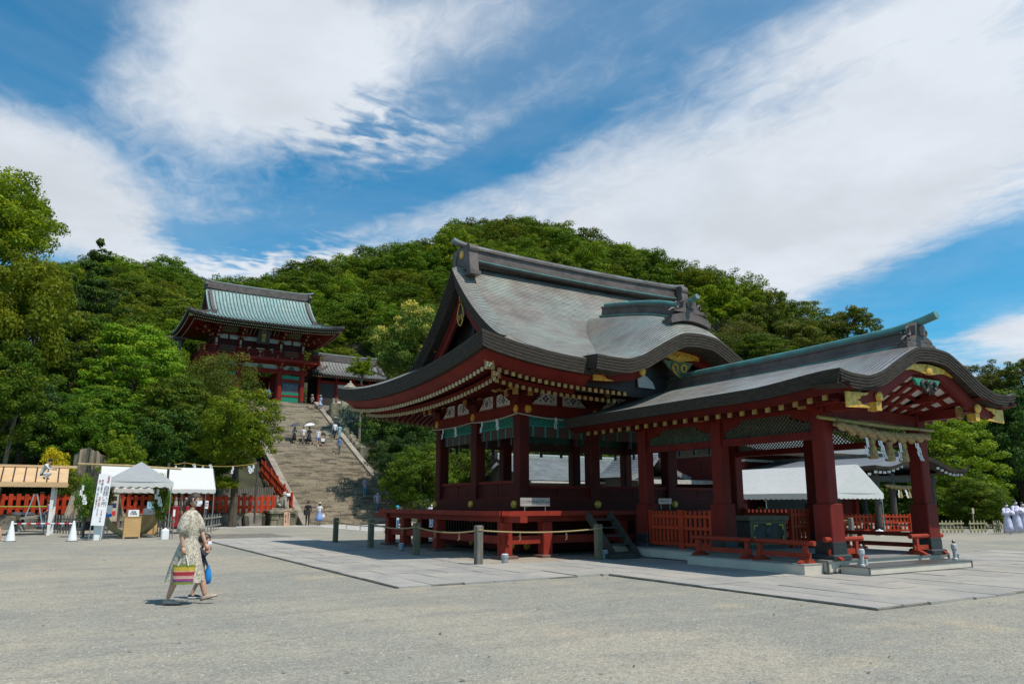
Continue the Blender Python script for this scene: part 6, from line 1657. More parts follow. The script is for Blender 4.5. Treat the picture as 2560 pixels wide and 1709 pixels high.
# ------------------------------------------------------------------ ropes, paper streamers, railings and furniture of the hall and porch
def streamer(parent, p, s=.3, face=(0, -1, 0), name='paper_streamer', seed=0):
 """zigzag folded paper"""
 f = Vector(face); sd = Vector((-f.y, f.x, 0)); r = random.Random(seed); m = MB(); p = Vector(p)
 for k in range(2 + seed % 2):
  x = (k - .8) * s * .28; z = 0.0
  for q in range(4):
   w = s * .11; h = s * .34; o = x * .6 + (w * .4 if q % 2 else -w * .4) + (q - 1.5) * s * .07 * (1 if seed % 2 else -1) + r.uniform(-.01, .01)
   a = p + sd * (o - w / 2) + Vector((0, 0, z)); b = p + sd * (o + w / 2) + Vector((0, 0, z - w * .35)); tw = f * (.012 + .01 * q)
   m.add([a, b, b + Vector((0, 0, -h)) + tw, a + Vector((0, 0, -h)) + tw, a + f * .004, b + f * .004, b + Vector((0, 0, -h)) + tw + f * .004, a + Vector((0, 0, -h)) + tw + f * .004], [(0, 1, 2, 3), (7, 6, 5, 4), (0, 4, 5, 1), (1, 5, 6, 2), (2, 6, 7, 3), (3, 7, 4, 0)]); z -= h * .86
 return m.build(name, PAPER, parent)
def sag(p, q, d, n=14):
 p, q = Vector(p), Vector(q)
 return [p.lerp(q, t) - Vector((0, 0, d * 4 * t * (1 - t))) for t in np.linspace(0, 1, n)]
def hall_rope():
 root = thing('sacred_rope', 'thin straw rope with folded white papers tied under the head beam of the dance hall', 'rope', (1.2, 1.2, 4.15))
 pts = sag((1.2, 7.25, 4.18), (1.24, 4.25, 4.18), .05) + sag((1.24, 4.25, 4.18), (1.2, 1.22, 4.20), .07)[1:] + sag((1.2, 1.22, 4.20), (4.21, 1.24, 4.10), .07)[1:] + sag((4.21, 1.24, 4.10), (7.49, 1.24, 4.12), .1)[1:]
 MB().tube(pts, .022, 6).build('rope', pmat('pale_rope', (.5, .4, .33), None, 30, .9), root)
 for k, (x, y) in enumerate([(1.18, 6.3), (1.18, 5.3), (1.18, 3.4), (1.18, 2.4), (2.6, 1.2), (3.75, 1.2)]):
  streamer(root, (x, y, 4.14), .30, (-1, 0, 0) if k < 4 else (0, -1, 0), seed=k)
hall_rope()
def thick_rope(root, a, b, r, n, mat, tass, papers, y):
 m = MB(); a, b = Vector(a), Vector(b); L = (b - a).length; tw = L / .38 * 2 * math.pi * .5
 for s in range(2):
  pts = []; rr = []
  for k in range(n):
   t = k / (n - 1); c = a.lerp(b, t) - Vector((0, 0, .14 * 4 * t * (1 - t))); q = tw * t + s * math.pi; e = .55 + .45 * min(1, 6 * min(t, 1 - t))
   pts.append(c + Vector((0, math.cos(q), math.sin(q))) * r * .55 * e); rr.append(r * .78 * e)
  m.tube(pts, rr, 8)
 o = m.build('rope', mat, root, smooth=True)
 for i, x in enumerate(tass):
  t = (x - a.x) / (b.x - a.x); z = a.lerp(b, t).z - .14 * 4 * t * (1 - t) - r * .9
  MB().lathe([(.04, 0), (.075, -.03), (.07, -.1), (.055, -.13), (.085, -.2), (.105, -.34), (.115, -.44), (.09, -.46)][::-1], (x, y, z), 12).build('straw_tassel', mat, root)
 for i, x in enumerate(papers):
  t = (x - a.x) / (b.x - a.x); z = a.lerp(b, t).z - .14 * 4 * t * (1 - t) - r * 1.1
  streamer(root, (x, y - .1, z), .34, (0, -1, 0), seed=i)
def porch_rope():
 root = thing('straw_festoon', 'thick twisted straw rope with tassels and white papers hung across the porch front', 'rope', (CU, -7.58, 3.1))
 thick_rope(root, (4.02, -7.58, 3.22), (7.66, -7.58, 3.10), .105, 90, STRAW, (5.3, 5.95, 6.5), (4.95, 5.5, 6.2, 6.95), -7.58)
 pole = thing('bamboo_pole', 'green bamboo pole carrying the thick straw rope across the porch front', 'pole', (CU, -7.56, 3.32))
 m = MB(); pts = [(3.55, -7.5, 3.36), (4.6, -7.55, 3.31), (6, -7.55, 3.27), (7.3, -7.55, 3.27), (8.0, -7.5, 3.28)]; m.tube(pts, [.04, .045, .045, .04, .035], 8)
 m.build('culm', BAMBOO, pole)
 m = MB()
 for t in (.12, .3, .48, .66, .85): x = 3.6 + 4.3 * t; m.tube([(x - .012, -7.55, 3.36 - .1 * t), (x + .012, -7.55, 3.36 - .1 * t)], .052, 8)
 m.build('node_ring', pmat('bamboo_node', (.16, .14, .05), None, 6, .6), pole, kind='stuff')
 m = MB()
 for x in (4.45, 5.1, 5.75, 6.4, 7.05, 7.55): m.tube([(x, -7.5, 3.33), (x + .01, -7.5, 2.98)], .012, 5)
 m.build('tie_cord', BROWN, pole, kind='stuff')
porch_rope()
REDR = pmat('rail_vermilion', (0.33, 0.042, 0.019), (0.26, 0.033, 0.016), 2, .6, .1, 20, spec=.2, wear=(.4, .13, .09))
def rail(label, p, q, h=.42, ends=(0, 1)):
 """low barrier: round top rail, lower rail, splayed feet"""
 p, q = Vector(p), Vector(q); d = (q - p).normalized(); s = Vector((-d.y, d.x, 0)); c = (p + q) / 2
 root = thing('low_railing', label, 'railing', c, 0, 'low red railings on the porch platform')
 up = Vector((0, 0, 1)); MB().tube([p + up * h - d * .12, q + up * h + d * .12], .055, 10).build('top_rail', REDR, root)
 MB().bar(p + up * .16, q + up * .16, .05, .11).build('lower_rail', REDR, root)
 for e in (p + d * .12, q - d * .12):
  MB().bar(e + up * .04, e + up * (h - .05), .09, .09, up=s).build('post', REDR, root)
  fn = lambda a, b, t: e + s * a + up * b + d * t
  MB().prism([(-.24, 0), (.24, 0), (.24, .03), (.08, .10), (-.08, .10), (-.24, .03)], fn, -.055, .055).build('foot', REDR, root)
rail('long low red railing on the side step, nearer the hall', (3.22, -3.98, .255), (3.22, -5.72, .255))
rail('long low red railing on the side step, nearer the porch front', (3.22, -5.86, .255), (3.22, -7.3, .255))
rail('short low red railing in front of the left front porch column', (3.72, -7.38, .32), (4.78, -7.38, .32))
rail('short low red railing in front of the right front porch column', (6.86, -7.38, .32), (7.95, -7.38, .32))
rail('low red railing along the far side of the platform, nearer the front', (8.02, -7.2, .32), (8.02, -5.1, .32))
rail('low red railing along the far side of the platform, nearer the hall', (8.02, -4.9, .32), (8.02, -2.7, .32))
def pickets(label, p, q, h, name='picket_screen', n=None, w=.085, mat=REDF, group=None, cat='fence', base=.06, rails=(.12, .55, .86), t=.03, post=True, z=None):
 p, q = Vector(p), Vector(q); L = (q - p).length; d = (q - p) / L; root = thing(name, label, cat, (p + q) / 2, 0, group); up = Vector((0, 0, 1)); s = Vector((-d.y, d.x, 0)).normalized() if abs(d.z) < .99 else Vector((1, 0, 0))
 n = n or int(L / (w * 1.75))
 for k in range(n):
  c = p + d * (L * (k + .5) / n)
  MB().bar(c + up * base + s * t, c + up * h + s * t, w, .03, up=s).build('picket', mat, root)
 for r_ in rails: MB().bar(p + up * h * r_, q + up * h * r_, .05, .08).build('rail', mat, root)
 if post:
  for e in (p, q): MB().bar(e, e + up * (h + .03), .1, .1, up=s).build('post', mat, root)
 return root
pickets('red picket screen between the rear left and middle left porch columns', (3.9, -1.55, .32), (3.9, -2.75, .32), .98)
pickets('red picket screen next to the middle left porch column', (3.86, -2.88, .32), (3.86, -3.92, .32), .98)
pickets('red picket screen right of the offering box', (6.75, -4.05, .32), (7.5, -4.05, .32), 1.02)
pickets('red picket screen along the far side of the porch beside the middle right column', (7.75, -3.9, .32), (7.75, -1.6, .32), 1.02)
def porch_things():
 # offering box
 root = thing('offering_box', 'dark wooden offering box with gilded corner fittings inside the porch', 'offering box', (6.05, -3.75, .32)); x0, x1, y0, y1 = 5.15, 6.55, -4.0, -3.3
 MB().box(x0, x1, y0, y1, .40, 1.06).build('body', DARKWOOD, root); m = MB(); m.bbox(x0 - .09, x1 + .09, y0 - .09, y1 + .09, 1.06, 1.18, .02); m.build('top_frame', MOSSWOOD, root)
 m = MB(); m.box(x0 - .05, x1 + .05, y0 - .05, y1 + .05, .32, .40); m.build('plinth', DARKWOOD, root); fx = x0 + .05, x1 - .05
 fr_ = MB(); fr_.box(x0, x0 + .1, y0 - .03, y0 - .002, .42, 1.05); fr_.box(x1 - .1, x1, y0 - .03, y0 - .002, .42, 1.05); fr_.box(x0 + .1, x1 - .1, y0 - .028, y0 - .002, .42, .5); fr_.box(x0 + .1, x1 - .1, y0 - .028, y0 - .002, .97, 1.05); fr_.build('panel_frame', MOSSWOOD, root)
 for cx in (x0 + .12, x1 - .12):
  for cz in (.52, .95):
   sx = 1 if cx < (x0 + x1) / 2 else -1; sz = 1 if cz < .7 else -1; g = MB()
   g.prism([(0, 0), (sx * .16, 0), (sx * .16, sz * .035), (sx * .035, sz * .035), (sx * .035, sz * .14), (0, sz * .14)], lambda p, q, d: (cx + p, y0 - .03 + d, cz + q), -.01, .003); g.build('gilt_corner', GOLD, root)
 for cz in (.535, .965): MB().box((x0 + x1) / 2 - .1, (x0 + x1) / 2 + .1, y0 - .045, y0 - .03, cz - .022, cz + .022).build('gilt_plate', GOLD, root)
 MB().disc(((x0 + x1) / 2, y0, .75), (0, -1, 0), .12, .02).build('crest', BROWN, root)
 # stair ladder up to the deck
 root = thing('wooden_steps', 'dark weathered wooden steps leaning against the hall deck', 'steps', (3.05, -.9, 0)); a, b = 2.62, 3.42
 for x in (a, b): MB().bar((x, -1.55, .02), (x, -.3, 1.2), .06, .24, up=(1, 0, 0) if False else (0, 0, 1)).build('stringer', DARKWOOD, root)
 for k in range(5): t = (k + .7) / 5.4; y = -1.55 + 1.25 * t; z = .02 + 1.18 * t; MB().box(a + .03, b - .03, y - .12, y + .12, z - .02, z + .02).build('tread', DARKWOOD, root)
 MB().box(2.3, 3.2, -1.85, -1.5, .03, .16).build('foot_board', DARKWOOD, root)
 # small lamps by the posts
 for k, (x, y, lab) in enumerate([(-.75, -1.33, 'small grey ground lamp beside the nearest rope post'), (-.98, 4.75, 'small grey ground lamp on the packed earth left of the hall'), (2.35, -1.42, 'small grey ground lamp at the foot of the wooden steps')]):
  t = thing('ground_lamp', lab, 'lamp', (x, y, .03), 0, 'ground lamps round the hall'); MB().lathe([(.075, 0), (.085, .03), (.085, .12), (.1, .14), (.1, .2), (.07, .215)], (x, y, .03), 12).build('housing', pmat('lamp_grey', (.36, .37, .40), None, 5, .4, metal=.3), t)
  MB().lathe([(.02, 0), (.088, .0), (.07, .018)], (x, y, .247), 12).build('lens', pmat('lamp_lens', (.7, .72, .75), None, 5, .15), t)
 # notices
 for lab, x, y, z, rz, body, w, nm in (('pale notice board with one line of writing on the front edge of the hall deck', .95, -.12, 1.30, 0, 'ここにあがらないで下さい', .98, 'a'), ('small pale notice standing above the red pickets of the porch', 3.84, -2.25, 1.36, -90, 'あがらないで下さい', .5, 'b')):
  t = thing('notice_board', lab, 'sign', (x, y, z), R(rz)); ORG[t] = Vector((0, 0, 0)); h = .23 if nm == 'a' else .15
  MB().box(-w / 2, w / 2, -.012, .012, .13, .13 + h).build('board', pmat('notice_grey', (.42, .36, .33), None, 4, .7), t); m = MB(); m.box(-w * .35 - .012, -w * .35 + .012, .0, .02, -.02, .13); m.box(w * .35 - .012, w * .35 + .012, .0, .02, -.02, .13); m.build('leg', GREYWOOD, t, kind='stuff')
  text(body, w / 12.5, (0, -.014, .13 + h / 2), (R(90), 0, 0), INK, t)
 # white hand-wash stands on the front step
 for k, (x, lab) in enumerate(((4.08, 'small white dispenser stand on the left end of the front step'), (7.62, 'small white dispenser stand on the right end of the front step'))):
  t = thing('dispenser_stand', lab, 'stand', (x, -7.95, .21), 0, 'dispenser stands on the front step'); m = MB(); m.lathe([(.06, 0), (.06, .03), (.04, .05), (.045, .2), (.065, .26), (.065, .34), (.04, .36)], (x, -7.9, .21), 12); m.build('body', pmat('grey_plastic', (.45, .45, .45), None, 5, .5), t)
  MB().cbox((x + .08, -7.93, .29), (.05, .06, .12)).build('tray', pmat('grey_plastic', (.45, .45, .45)), t); MB().lathe([(.035, 0), (.04, .05), (.02, .07)], (x, -7.9, .59), 10).build('bottle', METALEDGE, t)
 # yellow notice on an easel behind the offering box
 c = ony(1767, 1262, 2.5); t = thing('yellow_notice', 'white notice with yellow head and red and blue blocks, standing under the long white tent', 'sign', (c.x, c.y, 0), 0); MB().cbox((c.x, c.y, 1.42), (.62, .03, .78)).build('board', PAPER, t)
 w = .62
 MB().cbox((c.x, c.y - .018, 1.71), (w, .008, .2)).build('yellow_head', pmat('sign_yellow', (.75, .55, .02), None, 5, .6), t); MB().cbox((c.x - .13, c.y - .018, 1.53), (.24, .008, .1)).build('blue_block', pmat('sign_blue', (.02, .12, .5), None, 5, .6), t); MB().cbox((c.x + .12, c.y - .018, 1.53), (.24, .008, .1)).build('red_block', pmat('sign_red', (.6, .02, .03), None, 5, .6), t)
 for s in (-1, 1): MB().cbox((c.x + s * .22, c.y - .018, 1.26), (.14, .008, .12)).build('yellow_block', pmat('sign_yellow', (.75, .55, .02)), t)
 text('ご案内', .13, (c.x, c.y - .024, 1.71), (R(90), 0, 0), INK, t); m = MB()
 for s in (-1, 1): m.bar((c.x + s * .22, c.y + .03, 1.1), (c.x + s * .3, c.y + .2, 0), .03)
 m.build('easel_leg', METALEDGE, t, kind='stuff')
porch_things()
def bollards():
 spots = [(838, 1356, 1298, 'mossy square rope post farthest from the camera along the hall'), (926, 1370, 1303, 'mossy square rope post, second farthest along the hall'), (1040, 1388, 1312, 'mossy square rope post left of the hall deck'), (1196, 1412, 1320, 'grey weathered rope post nearest the camera'), (1497, 1400, 1316, 'mossy square rope post beside the wooden steps')]
 tops = []
 for k, (px, py, ty, lab) in enumerate(spots):
  p = gnd(px, py, .02); d = (p - CAM).dot(_fw); h = (py - ty) * d / FPX * 1.01
  t = thing('rope_post', lab, 'post', (p.x, p.y, 0), 0, 'rope posts round the dance hall'); s = .085
  mt = MOSSWOOD if k != 3 else GREYWOOD
  MB().bbox(p.x - s, p.x + s, p.y - s, p.y + s, -.1, h - .08, .008).build('post', mt, t); MB().bbox(p.x - s - .01, p.x + s + .01, p.y - s - .01, p.y + s + .01, h - .075, h + .03, .02).build('cap', mt, t)
  tops.append(Vector((p.x, p.y, h - .09)))
 root = thing('barrier_rope', 'old straw rope strung from post to post round the dance hall', 'rope', tops[3]);
 for a, b in zip(tops[:-1], tops[1:]):
  MB().tube(sag(a, b, .10 if (b - a).length > 3.6 else .07, 18), .021, 6).build('rope', ROPE, root)
 m = MB(); r = random.Random(3)
 for a, b in zip(tops[:-1], tops[1:]):
  for t in (.33, .72):
   c = a.lerp(b, t) - Vector((0, 0, .085)); m.tube([c, c + Vector((.02, 0, -.09)), c + Vector((-.03, .01, -.2))], .006, 4); m.tube([c, c + Vector((-.03, 0, -.08)), c + Vector((.03, .01, -.17))], .006, 4)
 for a in tops: m.tube([a + Vector((.1 * math.cos(q), .1 * math.sin(q), .01)) for q in np.linspace(0, 6.28, 12)], .016, 5)
 m.build('straw_wisp', ROPE, root, kind='stuff')
bollards()

# ------------------------------------------------------------------ tents
CAMRZ = 0.0
CANVG = CANVAS.copy(); CANVG.name = 'grey_canvas'
CANVG.node_tree.nodes['Principled BSDF'].inputs['Base Color'].default_value = (.60, .60, .62, 1)
def tent(name, label, loc, rz, L, W, zr, ze, val=.2, mat=CANVAS, poles=True, seams=1, gable=None):
 root = thing(name, label, 'tent', loc, rz); ORG[root] = Vector((0, 0, 0)); hl, hw = L / 2, W / 2; r = random.Random(int(L * 100))
 m = MB(); nx, ny = 14, 8
 for s in (-1, 1):
  g = [[(-hl + L * i / nx, s * hw * j / ny, zr + (ze - zr) * j / ny - .06 * math.sin(math.pi * j / ny) * (.6 + .4 * math.cos(6.28 * seams * i / nx)) + r.uniform(-.006, .006)) for j in range(ny + 1)] for i in range(nx + 1)]
  b = len(m.v); m.add([p for row in g for p in row], [(i * (ny + 1) + j, (i + 1) * (ny + 1) + j, (i + 1) * (ny + 1) + j + 1, i * (ny + 1) + j + 1) for i in range(nx) for j in range(ny)])
 gm = MB()
 for e in (-1, 1):
  q = [(e * (hl + .001 + .03 * math.sin(math.pi * (j / 16)) ), -hw + W * j / 16, 0) for j in range(17)]
  top = [(p[0], p[1], zr + (ze - zr) * abs(p[1]) / hw) for p in q]; bot = [(p[0] + e * .0, p[1], ze) for p in q]; gm.ribbon(top, bot)
 o = m.build('canopy', mat, root, smooth=True); o.data.polygons.foreach_set('use_smooth', [True] * len(o.data.polygons))
 gm.build_parts('gable_end', gable or mat, root)
 def scallop(P, n):
  v = MB(); k = n * 6; top = [P(i / k) for i in range(k + 1)]; v.ribbon(top, [(a[0], a[1], a[2] - val - .055 * abs(math.sin(math.pi * n * i / k))) for i, a in enumerate(top)]); return v
 for s in (-1, 1): scallop(lambda t: (-hl + L * t, s * (hw + .004), ze + .0), int(L / .34)).build('valance', mat, root); scallop(lambda t: (s * (hl + .004), -hw + W * t, ze), int(W / .34)).build('valance', mat, root)
 if poles:
  for sx in (-1, 1):
   for sy in (-1, 1): MB().tube([(sx * (hl - .06), sy * (hw - .06), 0), (sx * (hl - .06), sy * (hw - .06), ze)], .022, 8).build('pole', STEEL, root)
  f = MB()
  for sy in (-1, 1): f.tube([(-hl + .05, sy * (hw - .06), ze - .03), (hl - .05, sy * (hw - .06), ze - .03)], .018, 6)
  for sx in (-1, 1): f.tube([(sx * (hl - .06), -hw + .06, ze - .03), (sx * (hl - .06), hw - .06, ze - .03)], .018, 6); f.tube([(sx * (hl - .06), -hw + .06, ze - .4), (sx * (hl - .06), -hw + .5, ze - .03)], .014, 5)
  f.build('frame', STEEL, root)
 return root
tent('pavilion_tent', 'white tent with its grey gable end facing the camera, beside the tall white sign', (-7.47, 20.25, 0), R(90), 3.1, 2.72, 3.30, 2.44, .2, gable=CANVG)

tent('pavilion_tent', 'long white tent whose bright roof slope shows behind the gable-fronted one', (-6.2, 24.0, 0), 0, 5.15, 2.6, 3.32, 2.2, .15)
tent('pavilion_tent', 'long white tent seen through the porch on the right', (21.9, 7.6, 0), R(90), 7.1, 3.8, 3.33, 1.98, .22, seams=2)
for px, py, w, h, lab in ((243, 1349, .34, .95, 'white water weight at the left front pole of the gable-fronted tent, behind the sign'), (411, 1347, .30, .42, 'white water weight at the right front pole of the gable-fronted tent'), (2200, 1338, .30, .26, 'white weight at the foot of the long tent pole on the right')):
 q = gnd(px, py); t = thing('tent_weight', lab, 'weight', (q.x, q.y, 0), CAMRZ, 'white tent weights'); ORG[t] = Vector((0, 0, 0)); h = h * .85 if px == 243 else h; MB().bbox(-w / 2, w / 2, -w / 2, w / 2, 0, h, .04).build('tank', PLASTIC, t); MB().lathe([(.05, 0), (.05, .04), (.03, .05)], (0, 0, h), 10).build('cap', PLASTIC, t)

# ------------------------------------------------------------------ shop, side shrine and others behind
def right_buildings():
 root = thing('roofed_stall', 'long low stall with a pale grey-green shingle roof seen through the dance hall', 'building', (20, 22.6, 0))
 yr, z0 = 22.4, 4.55
 # its ridge runs parallel to the hall front; the eave faces the hall
 e0 = at(1300, 1208, 47); x0, x1 = at(1234, 1143, 50).x, 25.2; yr = 25.4; ridge_z = 4.72
 f = interp([0, 1.2, 2.4, 3.6], [4.62, 4.02, 3.45, 2.95])
 surf('roof', [[(x, yr + s * d, f(abs(d)) + .0) for s, d in [(-1, q) for q in (3.6, 2.7, 1.8, .9, 0)] + [(1, q) for q in (.9, 1.8, 2.7, 3.6)]] for x in np.linspace(x0, x1 + 4, 12)], ROOFG, root, lambda i, j, a, b: (i * 1.2, j * .95))
 m = MB(); m.tube([(x0 - .3, yr, 4.75), (x1 + 4, yr, 4.75)], .09, 8); m.box(x0, x1 + 4, yr - .1, yr + .1, 4.55, 4.74); m.build('ridge', pmat('grey_copper', (.26, .3, .28), None, 4, .5), root)
 MB().cbox((x0 - .05, yr, 4.7), (.25, .5, .55)).build('ridge_end', ROOFG, root)
 g = MB(); pp = [(yr - d, f(d)) for d in np.linspace(3.4, 0, 9)] + [(yr + d, f(d)) for d in np.linspace(0, 3.4, 9)][1:]
 g.ribbon([(x0 - .02, y, z) for y, z in pp], [(x0 - .02, y, z - .28) for y, z in pp]); g.ribbon([(x0 - .02, y, z - .28) for y, z in pp], [(x0 + .5, y, z - .28) for y, z in pp]); g.build('verge', FASCIA, root)
 w = MB(); w.box(x0 + .5, x1 + 4, yr - 2.6, yr + 2.6, 0, 2.9); w.add([(x0 + .5, yr - 2.6, 2.9), (x0 + .5, yr + 2.6, 2.9), (x0 + .5, yr, 4.3)], [(0, 1, 2)]); w.build('wall', DARKWOOD, root)
 m = MB()
 for s in (-1, 1): m.cbox((x0 + .0, yr + s * 2.9, 2.85), (.12, .14, .3)); m.bar((x0 + .25, yr, 4.2), (x0 + .25, yr + s * 3.2, 2.8), .1, .16)
 m.build('barge_end', PAPER, root, kind='stuff')
 m = MB(); m.box(x0 + .5, x1 + 4, yr - 3.75, yr - 3.6, 2.78, 2.9); m.build('eave_board', pmat('pale_eave', (.5, .46, .4), None, 4, .7), root)
 # gabled end block to its right
 r2 = thing('gabled_stall', 'grey gabled stall roof with curved verge beyond the porch', 'building', (24, 19.8, 0))
 ax = at(1652, 1140, 48); P = []
 fx = interp([0, .7, 1.4, 2.6], [4.75, 4.05, 3.55, 3.15])
 xs = [s for s in np.linspace(-2.6, 2.6, 21)]
 surf('roof', [[(ax.x + x, ax.y + d, fx(abs(x))) for d in (0, 1.5, 3, 4.5)] for x in xs], ROOFG, r2, lambda i, j, a, b: (j * 1.5, abs(xs[i])))
 v = MB(); v.ribbon([(ax.x + x, ax.y - .01, fx(abs(x)) + .05) for x in xs], [(ax.x + x, ax.y - .01, fx(abs(x)) - .26) for x in xs]); v.ribbon([(ax.x + x, ax.y - .01, fx(abs(x)) - .26) for x in xs], [(ax.x + x, ax.y + .5, fx(abs(x)) - .26) for x in xs]); v.build('verge', pmat('grey_verge', (.22, .21, .2), None, 4, .6), r2)
 MB().box(ax.x - 1.9, ax.x + 1.9, ax.y + .6, ax.y + 4, 0, 3.2).build('wall', DARKWOOD, r2)
 m = MB(); m.box(ax.x - 2.6, ax.x + 4.2, ax.y - .9, ax.y - .75, 2.72, 2.92); m.build('awning_beam', pmat('pale_eave', (.5, .46, .4)), r2)
 m = MB(); m.box(ax.x - 2.4, ax.x + 4.0, ax.y - .85, ax.y + .55, 2.93, 2.98); m.build('awning', pmat('awning_tin', (.55, .53, .5), None, 4, .5), r2)
 s = ony(1526, 1225, 17.5); sg = thing('shop_banner', 'white banner with red lettering over the stall counter, seen through the hall', 'banner', (s.x, 17.5, s.z)); MB().cbox((s.x, 17.5, s.z), (1.0, .02, .17)).build('cloth', PAPER, sg); text('絵馬・お守り', .13, (s.x, 17.485, s.z), (R(90), 0, 0), REDINK, sg)
 # dark red main shrine mass right behind
 r3 = thing('side_hall', 'dark red hall with gold door fittings behind the long white tent', 'building', (31, 14, 0))
 MB().box(26.5, 38, 15, 22, 0, 4.6).build('wall', REDD, r3); m = MB()
 for k in range(6): x = 26.5 + k * 2.2; m.box(x - .14, x + .14, 14.8, 14.99, 0, 4.6)
 m.build('column', RED, r3, kind='stuff'); MB().box(26.3, 38.2, 14.75, 14.97, 3.3, 3.55).build('head_beam', REDD, r3); MB().box(26.3, 38.2, 14.7, 14.97, 4.1, 4.25).build('white_beam', WHITE, r3)
 g = MB()
 for x in (27.9, 30.0, 32.2, 34.3): g.prism([(-.4, 0), (.4, 0), (.4, -.1), (.3, -.1), (.3, -.35), (.2, -.1), (-.2, -.1), (-.3, -.35), (-.3, -.1), (-.4, -.1)], lambda p, q, d: (x + p, 14.92 + d, 3.0 + q), 0, .03); g.prism([(-.4, 0), (.4, 0), (.4, .1), (-.4, .1)], lambda p, q, d: (x + p, 14.92 + d, 1.2 + q), 0, .03)
 g.build('gilt_fitting', GOLD, r3, kind='stuff')
 P = [[(x, y, z) for y, z in ((12.6, 4.7), (14.5, 5.3), (16.5, 6.1), (18.5, 7.2), (20.5, 6.1), (24, 4.7))] for x in np.linspace(25, 39.5, 8)]
 surf('roof', P, ROOFG, r3, lambda i, j, a, b: (i * 2, j * 2)); m = MB(); m.box(25, 39.5, 12.6, 12.9, 4.42, 4.68); m.build('eave_edge', FASCIA, r3)
 # side shrine with a curved gable roof
 r4 = thing('side_shrine', 'dark wooden side shrine with grey curved-gable roof and a straw rope, at the right', 'shrine', (29.2, 9, 0)); cx, v0, v1, hw = 29.2, 5.0, 15.0, 4.35
 def zf(w, v):
  t = smooth01((v - v0) / 2.5); return kara_curve(w, hw, 4.0, 3.38, 3.42) * (1 - t) + interp([0, 2, hw], [4.12, 3.75, 3.3])(abs(w)) * t
 ws = np.linspace(-hw, hw, 40); vs = np.linspace(v0, v1, 16)
 surf('roof', [[(cx + w, v, zf(w, v)) for v in vs] for w in ws], pmat('slate_copper', (.15, .16, .17), (.11, .115, .125), 2, .5, .2, 12), r4, lambda i, j, a, b: (0, 0))
 m = MB(); m.ribbon([(cx + w, v0, zf(w, v0)) for w in ws], [(cx + w, v0 + .05, zf(w, v0) - .2) for w in ws]); m.ribbon([(cx + w, v0 + .05, zf(w, v0) - .2) for w in ws], [(cx + w, v0 + .9, zf(w, v0) - .2) for w in ws])
 for s in (-1, 1): m.ribbon([(cx + s * hw, v, zf(hw, v)) for v in vs], [(cx + s * (hw - .05), v, zf(hw, v) - .2) for v in vs]); m.ribbon([(cx + s * (hw - .05), v, zf(hw, v) - .2) for v in vs], [(cx + s * (hw - 1.2), v, zf(hw, v) - .15) for v in vs])
 m.build('eave_edge', FASCIA, r4)
 MB().box(cx - .22, cx + .22, v0 + .3, v1, 4.02, 4.28).build('ridge', RIDGE, r4)
 tp = MB()
 for k in range(22):
  w = -hw + .35 + k * (2 * hw - .7) / 21
  if abs(w) < 1.6: continue
  tp.cbox((cx + w, v0 + .25, zf(w, v0) - .30), (.12, .1, .12))
 for k in range(20): tp.cbox((cx - hw + .35, v0 + .6 + k * .4, 3.0), (.1, .12, .12))
 tp.build('rafter_tip_row', PAPER, r4, kind='stuff')
 for x in (cx - 2.6, cx - 1.2, cx + 1.2, cx + 2.6):
  for y in (v0 + 1.2, v0 + 4.5):
   c = MB().tube([(x, y, .25), (x, y, 3.1)], .16, 12).build('column', DARKWOOD, r4); MB().tube([(x, y, 0), (x, y, .3)], .22, 12).build('base_stone', BLACK, c)
 MB().box(cx - 3, cx + 3, v0 + 1.1, v0 + 1.3, 2.65, 2.95).build('head_beam', DARKWOOD, r4); MB().box(cx - 3, cx + 3, v0 + 8, v0 + 8.2, 0, 3.2).build('back_wall', BROWN, r4); m = MB(); m.box(cx - 2.5, cx - 1.3, v0 + 1.25, v0 + 1.35, .42, .62); m.box(cx + 1.3, cx + 2.5, v0 + 1.25, v0 + 1.35, .42, .62); m.build('low_rail', GREYWOOD, r4, kind='stuff')
 t = thing('straw_festoon', 'smaller straw rope with tassels and papers across the side shrine on the right', 'rope', (cx, v0 + 1.0, 2.4)); thick_rope(t, (cx - 2.2, v0 + .95, 2.45), (cx + 1.6, v0 + .95, 2.5), .10, 60, STRAW, (cx - .9, cx - .1, cx + .5), (cx - 1.2, cx - .5, cx + .2, cx + .9), v0 + .95)
 pickets('red picket fence in front of the side shrine', (24.2, 7.5, 0), (28.4, 5.6, 0), .95, 'picket_fence', 22, .1)
 # pale picket fence with a small notice
 YW = pmat('yellowed_wood', (.34, .30, .16), (.25, .22, .12), 4, .8, .2, 14)
 for a, b, lab in ((2345, 2412, 'yellowish low picket fence section nearest the porch on the right'), (2425, 2470, 'yellowish low picket fence section in the middle, right of the porch'), (2486, 2506, 'short yellowish picket fence section beside the robed people')):
  p, q = gnd(a, 1334), gnd(b, 1333); pickets(lab, p, q, .66, 'picket_fence', max(4, int((b - a) / 8.5)), .07, YW, 'pale picket fences on the right', rails=(.3, .78), post=False)
 p = gnd(2437, 1330); t = thing('small_notice', 'small pale notice board on a stake above the yellowish picket fence', 'sign', (p.x, p.y, 0)); MB().bar((p.x, p.y, 0), (p.x, p.y, 1.0), .05).build('stake', YW, t); MB().cbox((p.x, p.y - .03, 1.12), (.2, .03, .3)).build('board', pmat('notice_tan', (.45, .38, .25), None, 4, .7), t)
 # rope post by the tent
 p = gnd(2130, 1340); t = thing('rope_post', 'pale rope post with a yellow rope beyond the far railing of the porch', 'post', (p.x, p.y, 0)); MB().bbox(p.x - .1, p.x + .1, p.y - .1, p.y + .1, 0, .85, .02).build('post', GREYWOOD, t); MB().tube(sag((p.x, p.y, .75), (p.x - 2.6, p.y + 2.0, .72), .1), .02, 5).build('rope', ROPE, t)
right_buildings()
